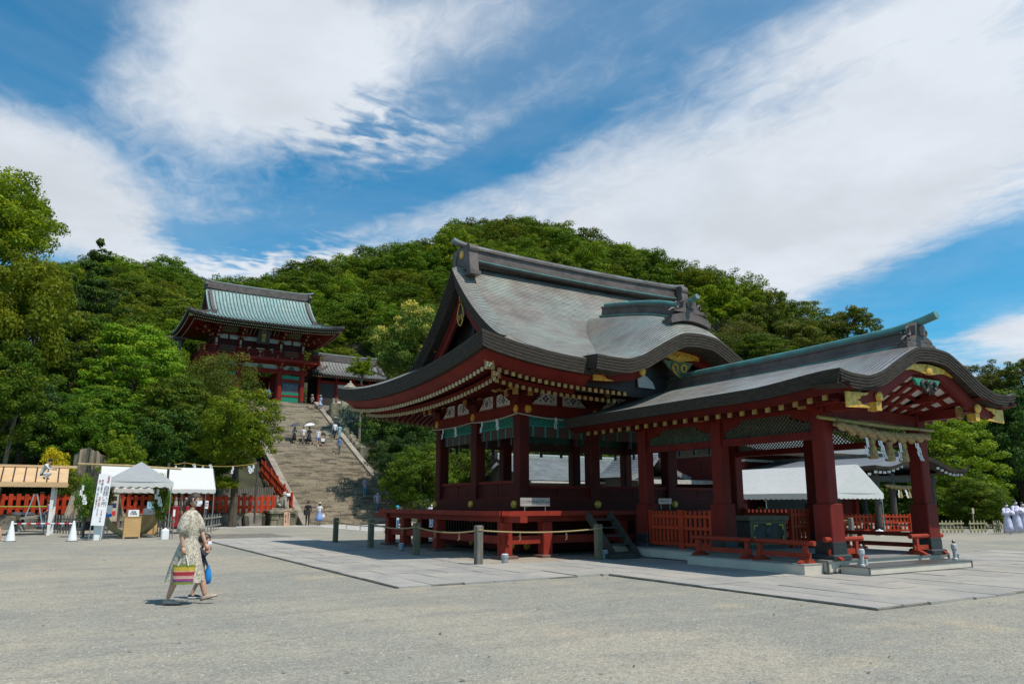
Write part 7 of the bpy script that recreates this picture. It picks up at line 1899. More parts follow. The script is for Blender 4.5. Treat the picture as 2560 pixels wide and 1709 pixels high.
# ------------------------------------------------------------------ left-hand forecourt
def fences_left():
 # red fence on the boulder footing
 root = thing('red_fence', 'long vermilion fence on the boulder footing at the back of the forecourt', 'fence', (-5, 36.2, .8)); y = 36.2
 n = 48; x0, x1 = -16.2, 2.75
 me = None
 for k in range(n):
  x = x0 + (x1 - x0) * (k + .5) / n; lean = rng.uniform(-.02, .02); big = k % 6 == 0
  if big: continue
  m = MB(); m.bbox(-.115, .115, -.03, .03, 0, 1.2, .012)
  if me is None: o = m.build('picket', REDF, root); me = o.data
  else: o = bpy.data.objects.new('picket', me); COL.objects.link(o); o.parent = root
  o.location = Vector((x, y - .05, .86 + rng.uniform(-.015, .015))) - (ORG[root]); o.rotation_euler = (0, lean, 0)
 # the shared picket was built about the fence origin
 for v in me.vertices: v.co += ORG[root]
 for k in range(0, n, 6):
  x = x0 + (x1 - x0) * (k + .5) / n; p = MB().bbox(x - .12, x + .12, y - .1, y + .1, .75, 2.12, .015).build('post', REDF, root); MB().bbox(x - .15, x + .15, y - .13, y + .13, 2.12, 2.2, .02).build('post_cap', BLACK, p)
 for z in (1.15, 1.72): MB().box(x0, x1, y - .02, y + .04, z, z + .22).build('rail', REDF, root)
 w = thing('boulder_footing', 'row of big grey boulders under the red fence', 'wall', (-6, 35.7, 0)); r = random.Random(21); x = -17.0; bm = []
 for s in range(6):
  q = random.Random(90 + s); m = MB(); m.bbox(-.5, .5, -.5, .5, -.5, .5, .16); o = m.build('boulder', STONE)
  for v in o.data.vertices: v.co += Vector((q.uniform(-.12, .12), q.uniform(-.12, .12), q.uniform(-.12, .12)))
  bm.append(o.data); bpy.data.objects.remove(o)
 while x < 1.75:
  wd = r.uniform(.9, 1.55)
  if x + wd > 1.9: wd = 1.9 - x
  o = bpy.data.objects.new('boulder', r.choice(bm)); COL.objects.link(o); o.parent = w; o.location = Vector((x + wd / 2, 35.75 + r.uniform(-.1, .1), .33)) - ORG[w]; o.scale = (wd * .98, 1.0, r.uniform(.85, 1.05)); o.rotation_euler = (r.uniform(-.1, .1), r.uniform(-.06, .06), r.uniform(-.12, .12)); x += wd
 MB().box(-17, 1.9, 35.95, 36.7, 0, .84).build('footing_core', pmat('earth_core', (.09, .08, .05), (.06, .07, .03), 2, 1), w)
 # fence climbing beside the steps
 f = thing('stair_fence', 'vermilion fence climbing beside the left edge of the steps', 'fence', (3.95, 41, 2)); zb = lambda v: .75 + max(0, v - 36.6) * .30
 for k in range(24):
  v = 36.6 + k * .44; big = k % 5 == 0; s = .10 if big else .06
  MB().bbox(3.95 - s * .6, 3.95 + s * .6, v - s, v + s, zb(v), zb(v) + (1.55 if big else 1.35), .012).build('post' if big else 'picket', REDF, f)
 for h in (.4, 1.0): MB().bar((3.95, 36.5, zb(36.5) + h), (3.95, 46.9, zb(46.9) + h), .06, .2).build('rail', REDF, f)
 b = MB().box(3.6, 4.38, 36.3, 47.2, -.2, .6);
 b = MB(); b.add([(3.7, 36.4, -.5), (4.38, 36.4, -.5), (4.38, 47.2, -.5), (3.7, 47.2, -.5), (3.7, 36.4, .8), (4.38, 36.4, .8), (4.38, 47.2, 3.95), (3.7, 47.2, 3.95)], [(0, 3, 2, 1), (4, 5, 6, 7), (0, 1, 5, 4), (1, 2, 6, 5), (2, 3, 7, 6), (3, 0, 4, 7)]); b.build('footing', MOSSSTONE, f)
 # bamboo palisade above the red fence
 f = thing('palisade', 'weathered grey palisade of thin stakes above the red fence by the steps', 'fence', (.6, 38.4, 1.8)); x = -2.4
 while x < 3.0:
  MB().tube([(x, 38.4, 1.7), (x, 38.4, 2.66 + rng.uniform(-.05, .05))], .055, 6).build('stake', GREYWOOD, f); x += .125
 MB().box(-2.6, 3.3, 38.2, 38.6, .9, 2.1).build('earth_bank', STONE, f)
 # grey worn pickets round the stump area
 GP = pmat('grey_picket', (.32, .29, .255), (.20, .18, .15), 3, .9, .4, 20, stretch=(5, 5, 1), rnd=.15)
 for (a, ya), (b, yb), lab in (((104, 1331), (204, 1336), 'weathered grey picket fence between the sandbags and the tall sign'), ((400, 1338), (432, 1346), 'short weathered grey picket fence behind the right tent weight'), ((452, 1322), (500, 1331), 'weathered grey picket fence behind the woman in the floral dress'), ((508, 1332), (551, 1322), 'weathered grey picket fence running back beside the boulders')):
  p, q = gnd(a, ya), gnd(b, yb); pickets(lab, p, q, .92, 'picket_fence', max(5, int((b - a) / 7)), .09, GP, 'weathered grey picket fences', rails=(.32, .8), base=.02, post=False)
fences_left()

def left_things():
 # big stump
 p = at(232, 1300, 44.5); root = thing('tree_stump', 'huge hollow grey stump of a fallen tree behind the forecourt', 'stump', (p.x, p.y, .7))
 r = random.Random(4); n = 40; m = MB(); vs = []; prof = [(1.5, .0), (1.25, .9), (1.16, 1.8), (1.15, 2.7), (1.17, 3.4), (1.16, 4.0)]
 ph = [r.uniform(0, 6.28) for _ in range(6)]
 for i, (rad, z) in enumerate(prof):
  for j in range(n):
   a = 2 * math.pi * j / n; k = 1 + .10 * math.sin(5 * a + ph[0] + z * .3) + .07 * math.sin(9 * a + ph[1]) + .075 * math.sin(17 * a + ph[2] + z) + r.uniform(-.02, .02)
   zz = z + (r.uniform(-.28, .28) + .22 * math.sin(3 * a + ph[3]) if i == 5 else 0); vs.append((p.x + rad * k * math.cos(a), p.y + rad * k * math.sin(a), .5 + zz * .98))
 for j in range(n): a = 2 * math.pi * j / n; vs.append((p.x + .8 * math.cos(a), p.y + .8 * math.sin(a), 3.9))
 m.add(vs, [(i * n + j, i * n + (j + 1) % n, (i + 1) * n + (j + 1) % n, (i + 1) * n + j) for i in range(6) for j in range(n)] + [tuple(6 * n + j for j in range(n))])
 m.build('trunk', pmat('stump_wood', (.34, .27, .185), (.13, .11, .085), 1.1, .95, .9, 7, stretch=(2.2, 2.2, .5)), root)
 m = MB(); m.tube([(p.x + 1.5 * _rt.x - .2, p.y + 1.5 * _rt.y, 3.2), (p.x + 1.75 * _rt.x, p.y + 1.75 * _rt.y, 4.2), (p.x + 2.0 * _rt.x, p.y + 2.0 * _rt.y, 4.75)], [.4, .3, .1], 8); m.build('splinter', pmat('stump_wood', (.34, .27, .185)), root)
 # shed with a plank roof
 ridge = Vector((-12.0, 26.0, 0)); root = thing('plank_shed', 'open shed with a new pale plank roof and white posts, at the left edge', 'shed', (ridge.x, ridge.y, 0), CAMRZ); ORG[root] = Vector((0, 0, 0))
 L0, L1, yr, ze, zr, dep = -3.6, 1.88, 0, 2.52, 3.27, 1.3
 B = MB(); k = 0; x = L0; wdt = .46
 while x < L1 - .1:
  xe = min(x + wdt, L1)
  for s, nm in ((-1, 'roof_plank'), (1, 'roof_plank')):
   m = MB(); a = [(x + .004, 0, zr), (xe - .004, 0, zr), (xe - .004, s * dep, ze), (x + .004, s * dep, ze)]; m.add([(q[0], q[1], q[2]) for q in a] + [(q[0], q[1], q[2] - .05) for q in a], [(0, 1, 2, 3), (7, 6, 5, 4), (0, 4, 5, 1), (1, 5, 6, 2), (2, 6, 7, 3), (3, 7, 4, 0)]); m.build(nm, PALEWOOD, root)
  if k: MB().bar((x, -.02, zr + .015), (x, -dep - .01, ze + .015), .05, .04).build('batten', BROWN, root)
  x = xe; k += 1
 for (a, b_, c, d) in ((L0 - .1, L1 + .35, -.09, .09),): MB().box(a, b_, c, d, zr - .02, zr + .10).build('ridge_board', PALEWOOD, root)
 MB().box(L0, L1, -dep - .03, -dep + .02, ze - .24, ze - .02).build('fascia_board', PALEWOOD, root); MB().box(L1 - .02, L1 + .04, -dep, dep, ze - .2, ze - .05).build('gable_beam', PALEWOOD, root)
 MB().add([(L1 - .25, -dep + .2, ze - .1), (L1 - .25, dep - .2, ze - .1), (L1 - .25, 0, zr - .15)], [(0, 1, 2)]).build('gable_wall', PALEWOOD, root)
 for x, y in ((1.30, -.95), (1.42, .95), (-2.6, -.95), (-2.6, .95)): MB().bar((x, y, 0), (x - (.0), y, ze + .05), .14, .14).build('post', WPAINT, root)
 for a, b_ in (((1.30, -.95, 2.25), (1.42, .95, 2.25)),): MB().bar(a, b_, .1, .14).build('tie_beam', PALEWOOD, root)
 # stepladders
 for px, py, lab in ((79, 1312, 'light blue-grey stepladder standing under the plank shed'), (180, 1302, 'light blue-grey stepladder between the shed post and the stump')):
  q = ony(px, 1325, 29.0 if px < 100 else 30.5); t = thing('stepladder', lab, 'ladder', (q.x, q.y, 0), 0, 'stepladders'); ORG[t] = Vector((0, 0, 0)); h = 2.0 if px < 100 else 2.25
  for s in (-1, 1):
   m = MB()
   for y in (-.2, .2): m.bar((s * .55, y, 0), (s * .06, y * .7, h), .075, .05)
   m.build('ladder_frame', ALU, t, kind='stuff')
   for k in range(5): f = (k + .7) / 5.3; MB().bar((s * (.52 - .46 * f), -.2 + .06 * f, h * f), (s * (.52 - .46 * f), .2 - .06 * f, h * f), .07, .02).build('rung', ALU, t)
  MB().cbox((0, 0, h), (.24, .36, .04)).build('top_plate', BROWN, t)
 # sacks
 r = random.Random(6); sm = []
 for s in range(3):
  m = MB(); m.lathe([(.05, -.15), (.3, -.13), (.36, 0), (.32, .12), (.06, .15)], (0, 0, 0), 12, 1.0, .7); o = m.build('sack', TARP); sm.append(o.data); bpy.data.objects.remove(o)
 spots = [(12, 1298), (38, 1302), (64, 1306), (88, 1308), (112, 1308)]; names = ['far left', 'second from the left', 'middle', 'second from the right', 'right']
 for i, (px, py) in enumerate(spots):
  q = gnd(px, 1322); n = 4 if i != 3 else 3
  for k in range(n):
   o = bpy.data.objects.new('sack', r.choice(sm)); COL.objects.link(o); o.location = (q.x + r.uniform(-.05, .05), q.y + r.uniform(-.05, .05), .15 + .235 * k); o.rotation_euler = (0, 0, CAMRZ + r.uniform(-.2, .2))
   tag(o, 'dark sack in the ' + names[i] + ' stack under the shed, ' + ['lowest', 'second from bottom', 'third from bottom', 'topmost'][k if k < n - 1 else 3], 'sack', 'dark sacks piled under the shed')
 # green line and blue sheets
 q = gnd(190, 1316); t = thing('blue_sheet', 'crumpled blue plastic sheeting behind the grey picket fence', 'sheet', (q.x, q.y, 0)); m = MB(); r = random.Random(2)
 for k in range(7): c = q + _rt * (k * .13 - .45); m.lathe([(.16, 0), (.2, .2), (.13, .42 + r.uniform(-.1, .1)), (.03, .5)], (c.x, c.y, 0), 7, 1, .8)
 m.build('sheet', BLUE, t, kind='stuff')
 # cones and the striped bar
 tops = []
 for px, py, lab in ((25, 1353, 'white traffic cone at the far left, beside the seated person'), (180, 1352, 'white traffic cone at the right end of the striped bar')):
  q = gnd(px, py); t = thing('traffic_cone', lab, 'traffic cone', (q.x, q.y, 0), CAMRZ, 'white traffic cones'); ORG[t] = Vector((0, 0, 0))
  MB().bbox(-.21, .21, -.21, .21, 0, .035, .01).build('foot', pmat('cone_foot', (.12, .12, .11) if px < 100 else (.55, .53, .47), None, 4, .8), t); MB().lathe([(.18, .035), (.17, .07), (.045, .76), (.035, .80), (.03, .81)], (0, 0, 0), 20).build('cone', PLASTIC, t, smooth=False); tops.append(q + Vector((0, 0, .70)))
  if px < 100: ORG[t] = q.copy()
 a, b = tops; t = thing('striped_bar', 'red and white striped bar lying between the two white cones', 'barrier bar', a); n = 13
 for k in range(n): MB().tube([a.lerp(b, k / n), a.lerp(b, (k + 1) / n - .0005)], .028, 8).build('stripe', REDINK if k % 2 else PLASTIC, t)
 q = at(60, 1265, 33); t = thing('green_line', 'yellow-green string stretched across the front of the shed', 'string', q); MB().tube(sag(q - _rt * 1.3, q + _rt * 1.0, .01), .02, 5).build('line', pmat('lime', (.25, .5, .05), None, 5, .6), t)
 # tall sign
 p0, p1 = gnd(222, 1350), gnd(252, 1350); c = (p0 + p1) / 2; t = thing('tall_sign', 'tall narrow white sign with black and red vertical writing, leaning slightly, on two poles', 'sign', (c.x, c.y, 0), CAMRZ); ORG[t] = Vector((0, 0, 0)); t.rotation_euler = (0, R(3.2), CAMRZ)
 MB().box(-.245, .245, -.02, .02, .60, 2.72).build('board', PAPER, t)
 for s in (-1, 1): MB().tube([(s * .235, .03, 0), (s * .235, .03, 2.65)], .022, 8).build('pole', STEEL, t)
 rot = (R(90), 0, 0)
 text('自\n祓\nい\n所', .235, (.115, -.023, 1.80), rot, INK, t, lsp=.92); text('疫\n病\n退\n散', .095, (.14, -.023, 2.50), rot, REDINK, t, lsp=.78)
 text('茅\nの\n輪\nの\n正\n面\nよ\nり', .085, (-.065, -.023, 2.2), rot, INK, t, lsp=.82); text('左\n廻\nり\n右\n廻\nり', .09, (-.075, -.023, 1.55), rot, REDINK, t, lsp=.85); text('と\nく\nぐ\nり', .09, (-.085, -.023, 1.13), rot, INK, t, lsp=.85)
 text('唐\n仙', .095, (-.17, -.023, 2.38), rot, REDINK, t, lsp=.9); text('の\n前\nで\n人\n形\nに\nて\nお\n祓\nえ\n下\nさ\nい', .085, (-.18, -.023, 1.72), rot, INK, t, lsp=.85); text('一\n日\n二\n回', .07, (.07, -.023, 1.14), rot, REDINK, t, lsp=.85); text('二\n礼\n二\n拍', .075, (.07, -.023, .86), rot, INK, t, lsp=.8)
 # desks with notices
 for (x0, x1, py, Y, hh, lab, body) in ((309, 347, 1346, None, .92, 'pale plywood stand with a white notice under the tent front', '茅輪\n初穂箱'), (350, 389, 1338, None, .95, 'second plywood stand, a little farther back under the tent', '人形')):
  a_, b_ = gnd(x0, py), gnd(x1, py); c = (a_ + b_) / 2; w = (b_ - a_).length; t = thing('plywood_stand', lab, 'desk', (c.x, c.y, 0), CAMRZ); ORG[t] = Vector((0, 0, 0))
  m = MB(); m.box(-w / 2, w / 2, 0, .5, .08, hh); m.build('cabinet', PLYWOOD, t)
  m = MB(); m.box(-w / 2, -w / 2 + .06, .0, .06, 0, .08); m.box(w / 2 - .06, w / 2, 0, .06, 0, .08); m.box(-w / 2, -w / 2 + .06, .44, .5, 0, .08); m.box(w / 2 - .06, w / 2, .44, .5, 0, .08); m.build('foot', PLYWOOD, t, kind='stuff'); MB().box(-w / 2 - .02, w / 2 + .02, -.02, .52, hh, hh + .025).build('top', PLYWOOD, t)
  nb = thing('desk_notice', 'white notice with black writing on the ' + ('front' if x0 < 330 else 'rear') + ' plywood stand', 'notice', (c.x, c.y, hh + .02), CAMRZ); ORG[nb] = Vector((0, 0, 0))
  MB().box(-.26, .22, .08, .3, .006, .30).build('box', pmat('notice_box', (.25, .13, .08), None, 4, .6) if x0 < 330 else PAPER, nb); MB().box(-.2, .22, .055, .078, .01, .29).build('sheet', PAPER, nb); text(body, .10, (0.0, .052, .15), (R(90), 0, 0), INK if x0 < 330 else REDINK, nb, lsp=.9)
  if x0 > 330: q = thing('blue_poster', 'pale blue poster standing on the rear plywood stand', 'poster', (c.x, c.y, hh + .02), CAMRZ); ORG[q] = Vector((0, 0, 0)); MB().box(-.12, .26, .32, .35, .0, .62).build('poster', pmat('poster_blue', (.22, .45, .62), (.35, .5, .6), 6, .6), q); MB().box(.08, .26, .312, .319, .0, .25).build('sheet', PAPER, q)
 for px, py, lab in ((262, 1346, 'white and blue poster on a black stand right of the tall sign'), (396, 1341, 'white and blue poster on a black stand right of the plywood stands')):
  q = gnd(px, py); t = thing('poster_stand', lab, 'poster stand', (q.x, q.y, 0), CAMRZ, 'blue wave posters'); ORG[t] = Vector((0, 0, 0)); MB().box(-.17, .17, -.02, .01, .92, 1.42).build('poster', PAPER, t); MB().prism([(-.17, 0), (.17, 0), (.17, .16), (.05, .12), (-.05, .2), (-.17, .12)], lambda a, b, d: (a, -.028 + d, .92 + b), 0, .007).build('blue_wave', BLUE, t); m = MB(); m.box(-.08, -.04, 0, .03, 0, .95); m.box(.04, .08, 0, .03, 0, .95); m.box(-.16, .16, -.1, .14, 0, .02); m.build('stand', METALEDGE, t)
 # straw ring
 c = at(331, 1262, 35.2); t = thing('straw_ring', 'huge ring of bound straw standing behind the plywood stands', 'ring', (c.x, c.y, 0)); ry = _rt; Rr = 1.33
 MB().tube([c + ry * Rr * math.cos(a) + Vector((0, 0, Rr * math.sin(a))) for a in np.linspace(0, 2 * math.pi, 49)], .14, 10, caps=False).build('ring', pmat('new_straw', (.55, .38, .16), (.42, .28, .11), 20, .85, .4, 60), t, smooth=True)
 # bamboo frame over it, with leafy branches and papers
 a_, b_ = at(195, 1159, 34.6), at(453, 1172, 34.6); t = thing('bamboo_rack', 'bamboo crossbar on two dark posts above the straw ring', 'frame', ((a_ + b_) / 2)); MB().tube([a_, a_.lerp(b_, .5) + Vector((0, 0, .03)), b_], [.05, .055, .045], 8).build('crossbar', pmat('dry_bamboo', (.50, .36, .17), (.4, .28, .13), 3, .5), t)
 for px in (226, 422): q = at(px, 1163, 34.7); MB().tube([(q.x, q.y, 0), (q.x, q.y, q.z + .12)], .055, 8).build('post', pmat('dark_post', (.075, .055, .05), None, 4, .6), t)
 for k, px in enumerate((215, 268, 405)):
  q = at(px, 1245, 34.5); o = bpy.data.objects.new('bamboo_branch', CROWNS['shrub'][k % 2]); COL.objects.link(o); o.location = q; o.scale = (.42, .42, 1.0) if k != 1 else (.3, .3, .5); o.rotation_euler = (0, 0, k)
  o.material_slots[0].link = 'OBJECT'; o.material_slots[0].material = L_MID; tag(o, ['leafy bamboo branch with white papers left of the tall sign', 'small leafy branch just right of the tall sign top', 'leafy bamboo branch with white papers at the right tent pole'][k], 'branch')
 t = thing('paper_strip', 'white folded papers hanging on the leafy bamboo branches', 'paper streamers', at(215, 1230, 34.2))
 for k, (px, py) in enumerate(((208, 1212), (212, 1235), (395, 1222), (400, 1240))): streamer(t, at(px, py, 33.9), .36, (-_fw.x, -_fw.y, 0), seed=k)
 # rope with papers from the frame to the steps
 p2, p3 = at(461, 1156, 45), at(645, 1157, 47); t = thing('hanging_rope', 'thin straw rope with white papers strung from the tents to a post by the steps', 'rope', p2); p1 = at(436, 1160, 40); pts = sag(p1, p2, .02, 6) + sag(p2, p3, .22)[1:]
 MB().tube(pts, .022, 5).build('rope', pmat('gold_rope', (.42, .27, .06), None, 20, .8), t)
 for k, (px, py) in enumerate(((440, 1163), (487, 1158), (507, 1162), (528, 1160), (583, 1165), (625, 1164), (634, 1161))): streamer(t, at(px, py, 45.5), .36, (-_fw.x, -_fw.y, 0), seed=k)
 for q, lab in ((p2, 'thin dark post carrying the paper-hung rope above the rear tent'), (p3, 'dark post carrying the paper-hung rope beside the steps')): t = thing('rope_pole', lab, 'post', (q.x, q.y, 0)); MB().tube([(q.x, q.y, .3), (q.x, q.y, q.z + .08)], .06, 8).build('pole', pmat('dark_post', (.075, .055, .05)), t)
 # red cabinets with stone figures
 RC = pmat('cabinet_red', (.28, .012, .015), (.2, .01, .012), 3, .5)
 for px, py, w, h, lab in ((342, 1316, .95, 1.0, 'dark red cabinet with small stone figures behind the plywood stands'), (447, 1321, .95, 1.35, 'tall red cabinet with stone figures beside the woman, in front of the red fence')):
  q = gnd(px, py); t = thing('red_cabinet', lab, 'cabinet', (q.x, q.y, 0), CAMRZ); ORG[t] = Vector((0, 0, 0)); MB().bbox(-w / 2, w / 2, -.25, .25, .12, h, .02).build('body', RC, t); MB().box(-w / 2 + .04, w / 2 - .04, -.2, .2, 0, .12).build('foot', BLACK, t); MB().disc((0, -.25, h * .72), (0, -1, 0), .13, .02).build('crest', GOLDP, t); MB().box(-w / 2 + .05, -w / 2 + .17, -.262, -.252, h * .55, h * .85).build('label', PAPER, t)
  for k in range(3):
   s = thing('stone_figure', ['left', 'middle', 'right'][k] + ' small stone figure on the ' + ('dark red cabinet behind the stands' if px < 400 else 'tall red cabinet beside the woman'), 'figure', (q.x, q.y, h), CAMRZ); ORG[s] = Vector((0, 0, 0)); MB().lathe([(.11, 0), (.12, .1), (.1, .28), (.06, .33), (.08, .4), (.07, .48), (.02, .52)], ((k - 1) * .28, 0, h), 9).build('figure', STONEL, s).location = Vector((0, 0, -h))
 # display board
 q = gnd(272, 1328); t = thing('display_board', 'tall beige display board with dark photographs behind the tall sign', 'board', (q.x, q.y, 0), CAMRZ); ORG[t] = Vector((0, 0, 0)); MB().box(-.1, .32, 0, .04, .55, 2.0).build('board', pmat('beige', (.5, .42, .3), None, 4, .7), t)
 for z, c in ((1.66, BROWN), (1.28, NAVY), (.86, REDINK)): MB().box(.0, .24, -.012, -.002, z, z + .24).build('photo', c, t)
 m = MB(); m.bar((-.05, .02, 0), (-.05, .02, .55), .03); m.bar((.28, .02, 0), (.28, .02, .55), .03); m.build('leg', BROWN, t, kind='stuff')
 # dark bench mass under the rear tent
 q = gnd(330, 1312); t = thing('dark_counter', 'dark cloth-covered counter in the shade of the rear tent', 'counter', (q.x, q.y, 0), CAMRZ); ORG[t] = Vector((0, 0, 0)); MB().box(-1.0, 1.1, 0, .8, 0, .78).build('cloth', BROWN, t); MB().box(-1.02, 1.12, -.02, .82, .78, .82).build('top', GREYWOOD, t)
 # label post
 q = gnd(511, 1326); t = thing('label_post', 'white label on a post beside the weathered fence, right of the woman', 'sign', (q.x, q.y, 0), CAMRZ); ORG[t] = Vector((0, 0, 0)); MB().tube([(0, 0, 0), (0, 0, 1.3)], .04, 8).build('post', METALEDGE, t); MB().box(-.09, .09, -.06, -.04, 1.22, 1.66).build('label', PAPER, t); text('神\n前', .15, (0, -.063, 1.44), (R(90), 0, 0), INK, t, lsp=.9)
left_things()

# ------------------------------------------------------------------ guardian lion on its pedestal
def komainu():
 c = gnd(705, 1313); root = thing('lion_pedestal', 'mossy stone block pedestal at the left foot of the steps', 'pedestal', (c.x, c.y + .6, 0)); x, y = c.x, c.y + .6; r = random.Random(9)
 for z0, z1, n in ((0, .42, 4), (.42, .82, 3)):
  w = 1.7 / n
  for k in range(n): MB().bbox(x - .85 + k * w + .01, x - .85 + (k + 1) * w - .01, y - .85 + r.uniform(-.03, .02), y + .85, z0, z1 - .012, .04).build('stone', MOSSSTONE, root)
 MB().bbox(x - .98, x + .98, y - .98, y + .98, .82, 1.06, .06).build('cap_stone', MOSSSTONE, root)
 base = thing('stone_lion', 'seated stone guardian lion wearing a white face mask on the pedestal by the steps', 'statue', (x + .1, y, 1.06), 0); o = base; ORG[o] = Vector((0, 0, 0))
 LM = STONEL
 MB().bbox(-.6, .55, -.45, .45, 0, .12, .03).build('plinth', LM, o)
 J = [(0, 0, .55), (-.12, 0, .35), (.12, 0, .82), (.2, 0, 1.05), (.36, 0, 1.1), (.26, .15, .7), (.3, .16, .4), (.32, .16, .16), (.42, .16, .14), (.26, -.15, .7), (.3, -.16, .4), (.32, -.16, .16), (.42, -.16, .14), (-.1, .22, .32), (.1, .26, .2), (-.1, -.22, .32), (.1, -.26, .2), (-.38, 0, .5), (-.42, 0, .85), (-.3, 0, 1.0)]
 E = [(0, 1), (0, 2), (2, 3), (3, 4), (2, 5), (5, 6), (6, 7), (7, 8), (2, 9), (9, 10), (10, 11), (11, 12), (1, 13), (13, 14), (1, 15), (15, 16), (1, 17), (17, 18), (18, 19)]
 Rr = [.24, .27, .22, .2, .15, .12, .09, .09, .07, .12, .09, .09, .07, .16, .10, .16, .10, .1, .12, .06]
 skin_body('body', J, E, Rr, LM, o, root_i=0)
 m = MB()
 for k in range(9): a = k * .7; m.lathe([(.02, -.09), (.09, 0), (.02, .09)], (.12 + .02 * math.cos(a), .17 * math.sin(a), 1.05 + .17 * math.cos(a)), 7)
 m.build('mane', LM, o, kind='stuff'); m = MB(); m.cbox((.1, .12, 1.26), (.06, .05, .1)); m.cbox((.1, -.12, 1.26), (.06, .05, .1)); m.build('ears', LM, o, kind='stuff')
 MB().lathe([(.17, -.11), (.2, -.05), (.2, .05), (.15, .11)], (.38, 0, 1.06), 12, .75, 1.0).build('face_mask', PAPER, o); m = MB(); m.tube([(.4, .17, 1.1), (.15, .22, 1.14)], .015, 5); m.tube([(.4, -.17, 1.1), (.15, -.22, 1.14)], .015, 5); m.build('mask_strap', PAPER, o, kind='stuff')
 base.rotation_euler = (0, 0, R(-38)); base.scale = (1.0, 1.0, .98)
 # wooden notice in front
 p = gnd(713, 1315); t = thing('wooden_notice', 'small roofed pale wooden notice with black writing in front of the lion pedestal', 'sign', (p.x, p.y - .3, 0), CAMRZ); ORG[t] = Vector((0, 0, 0)); MB().box(-.2, .2, -.02, .03, 0, 1.0).build('board', pmat('notice_pink_wood', (.58, .36, .24), (.5, .3, .2), 3, .6), t); MB().prism([(-.32, .98), (0, 1.1), (.32, .98), (.32, 1.02), (0, 1.15), (-.32, 1.02)], lambda a, b, d: (a, d, b), -.08, .08).build('roof', PALEWOOD, t)
 text('青\n銅\nに\n触\nれ\nな\nい\nで', .095, (.08, -.022, .53), (R(90), 0, 0), INK, t, lsp=.88); text('撮\n影\nは\nご\n遠\n慮', .095, (-.09, -.022, .5), (R(90), 0, 0), INK, t, lsp=.88)
 p = at(1068, 1300, 50); t = thing('stone_lantern', 'white-papered stone lantern beyond the left corner of the hall deck', 'lantern', (p.x, p.y, 0)); MB().lathe([(.35, 0), (.3, .2), (.13, .35), (.12, 1.4), (.2, 1.5), (.2, 1.58)], (p.x, p.y, 0), 10).build('shaft', STONEL, t); MB().bbox(p.x - .2, p.x + .2, p.y - .2, p.y + .2, 1.58, 1.86, .04).build('fire_box', PAPER, t); MB().lathe([(.27, 1.86), (.24, 1.93), (.1, 2.0), (.02, 2.05)], (p.x, p.y, 0), 6).build('cap', STONEL, t)
komainu()
# ------------------------------------------------------------------ people
def cloth(name, c, rough=.8): return pmat('cloth_' + name, c, tuple(k * .8 for k in c), 6, rough, .25, 20)
SKIN = pmat('skin', (.52, .30, .20), (.46, .26, .175), 6, .5)
HAIR = pmat('black_hair', (.018, .013, .010), None, 20, .5); HAIRB = pmat('brown_hair', (.055, .028, .018), (.035, .018, .012), 20, .45, .3, 60, stretch=(6, 6, 1))
MASKM = pmat('face_mask_cloth', (.72, .74, .78), (.66, .68, .73), 20, .8)
def joints(h, stride=0.0, arms=None, lean=0.0, knee=0.0, w=1.0):
 """standing or walking skeleton, facing +y; fractions of the height"""
 J = {'pel': (0, 0, .525), 'spi': (0, .005, .62), 'che': (0, .0, .735), 'nek': (0, .002, .825), 'hd0': (0, .012, .872), 'hd1': (0, .010, .945)}
 for s, k in ((-1, 'L'), (1, 'R')):
  f = stride * s
  J['hip' + k] = (.052 * s, 0, .50); J['kne' + k] = (.052 * s, f * .42 + .012 + knee, .285 if f >= 0 else .275); J['ank' + k] = (.050 * s, f - (.02 if f < 0 else 0), .045 + (.025 if f < -.02 else 0)); J['toe' + k] = (.056 * s, f + .085, .016 + (.02 if f > .05 else 0))
  J['sho' + k] = (.098 * s * w, -.005, .795); a = (arms or {}).get(k, 'down')
  if a == 'down': J['elb' + k] = (.125 * s * w, -.012 - f * .25, .635); J['wri' + k] = (.128 * s * w, .03 - f * .5, .50); J['han' + k] = (.125 * s * w, .045 - f * .55, .445)
  elif a == 'bent': J['elb' + k] = (.128 * s, -.01, .63); J['wri' + k] = (.07 * s, .13, .655); J['han' + k] = (.03 * s, .16, .675)
  elif a == 'up': J['elb' + k] = (.125 * s, .05, .66); J['wri' + k] = (.085 * s, .125, .78); J['han' + k] = (.075 * s, .135, .83)
  elif a == 'bag': J['elb' + k] = (.14 * s, -.03, .64); J['wri' + k] = (.135 * s, .02, .52); J['han' + k] = (.13 * s, .03, .47)
  elif a == 'out': J['elb' + k] = (.16 * s, .02, .66); J['wri' + k] = (.17 * s, .12, .60); J['han' + k] = (.165 * s, .16, .58)
  else: J['elb' + k], J['wri' + k], J['han' + k] = a
 if lean:
  for k in ('spi', 'che', 'nek', 'hd0', 'hd1', 'shoL', 'shoR', 'elbL', 'elbR'):
   x, y, z = J[k]; J[k] = (x, y + (z - .525) * lean, z)
 return {k: Vector(v) * h for k, v in J.items()}
BONES = [('pel', 'spi'), ('spi', 'che'), ('che', 'nek'), ('nek', 'hd0'), ('hd0', 'hd1')] + [q for k in 'LR' for q in (('pel', 'hip' + k), ('hip' + k, 'kne' + k), ('kne' + k, 'ank' + k), ('ank' + k, 'toe' + k), ('che', 'sho' + k), ('sho' + k, 'elb' + k), ('elb' + k, 'wri' + k), ('wri' + k, 'han' + k))]
RAD = {'pel': (.082, .062), 'spi': (.072, .052), 'che': (.085, .058), 'nek': .031, 'hd0': (.040, .047), 'hd1': (.046, .055), 'hip': .050, 'kne': .034, 'ank': .024, 'toe': .022, 'sho': .036, 'elb': .025, 'wri': .018, 'han': .019}
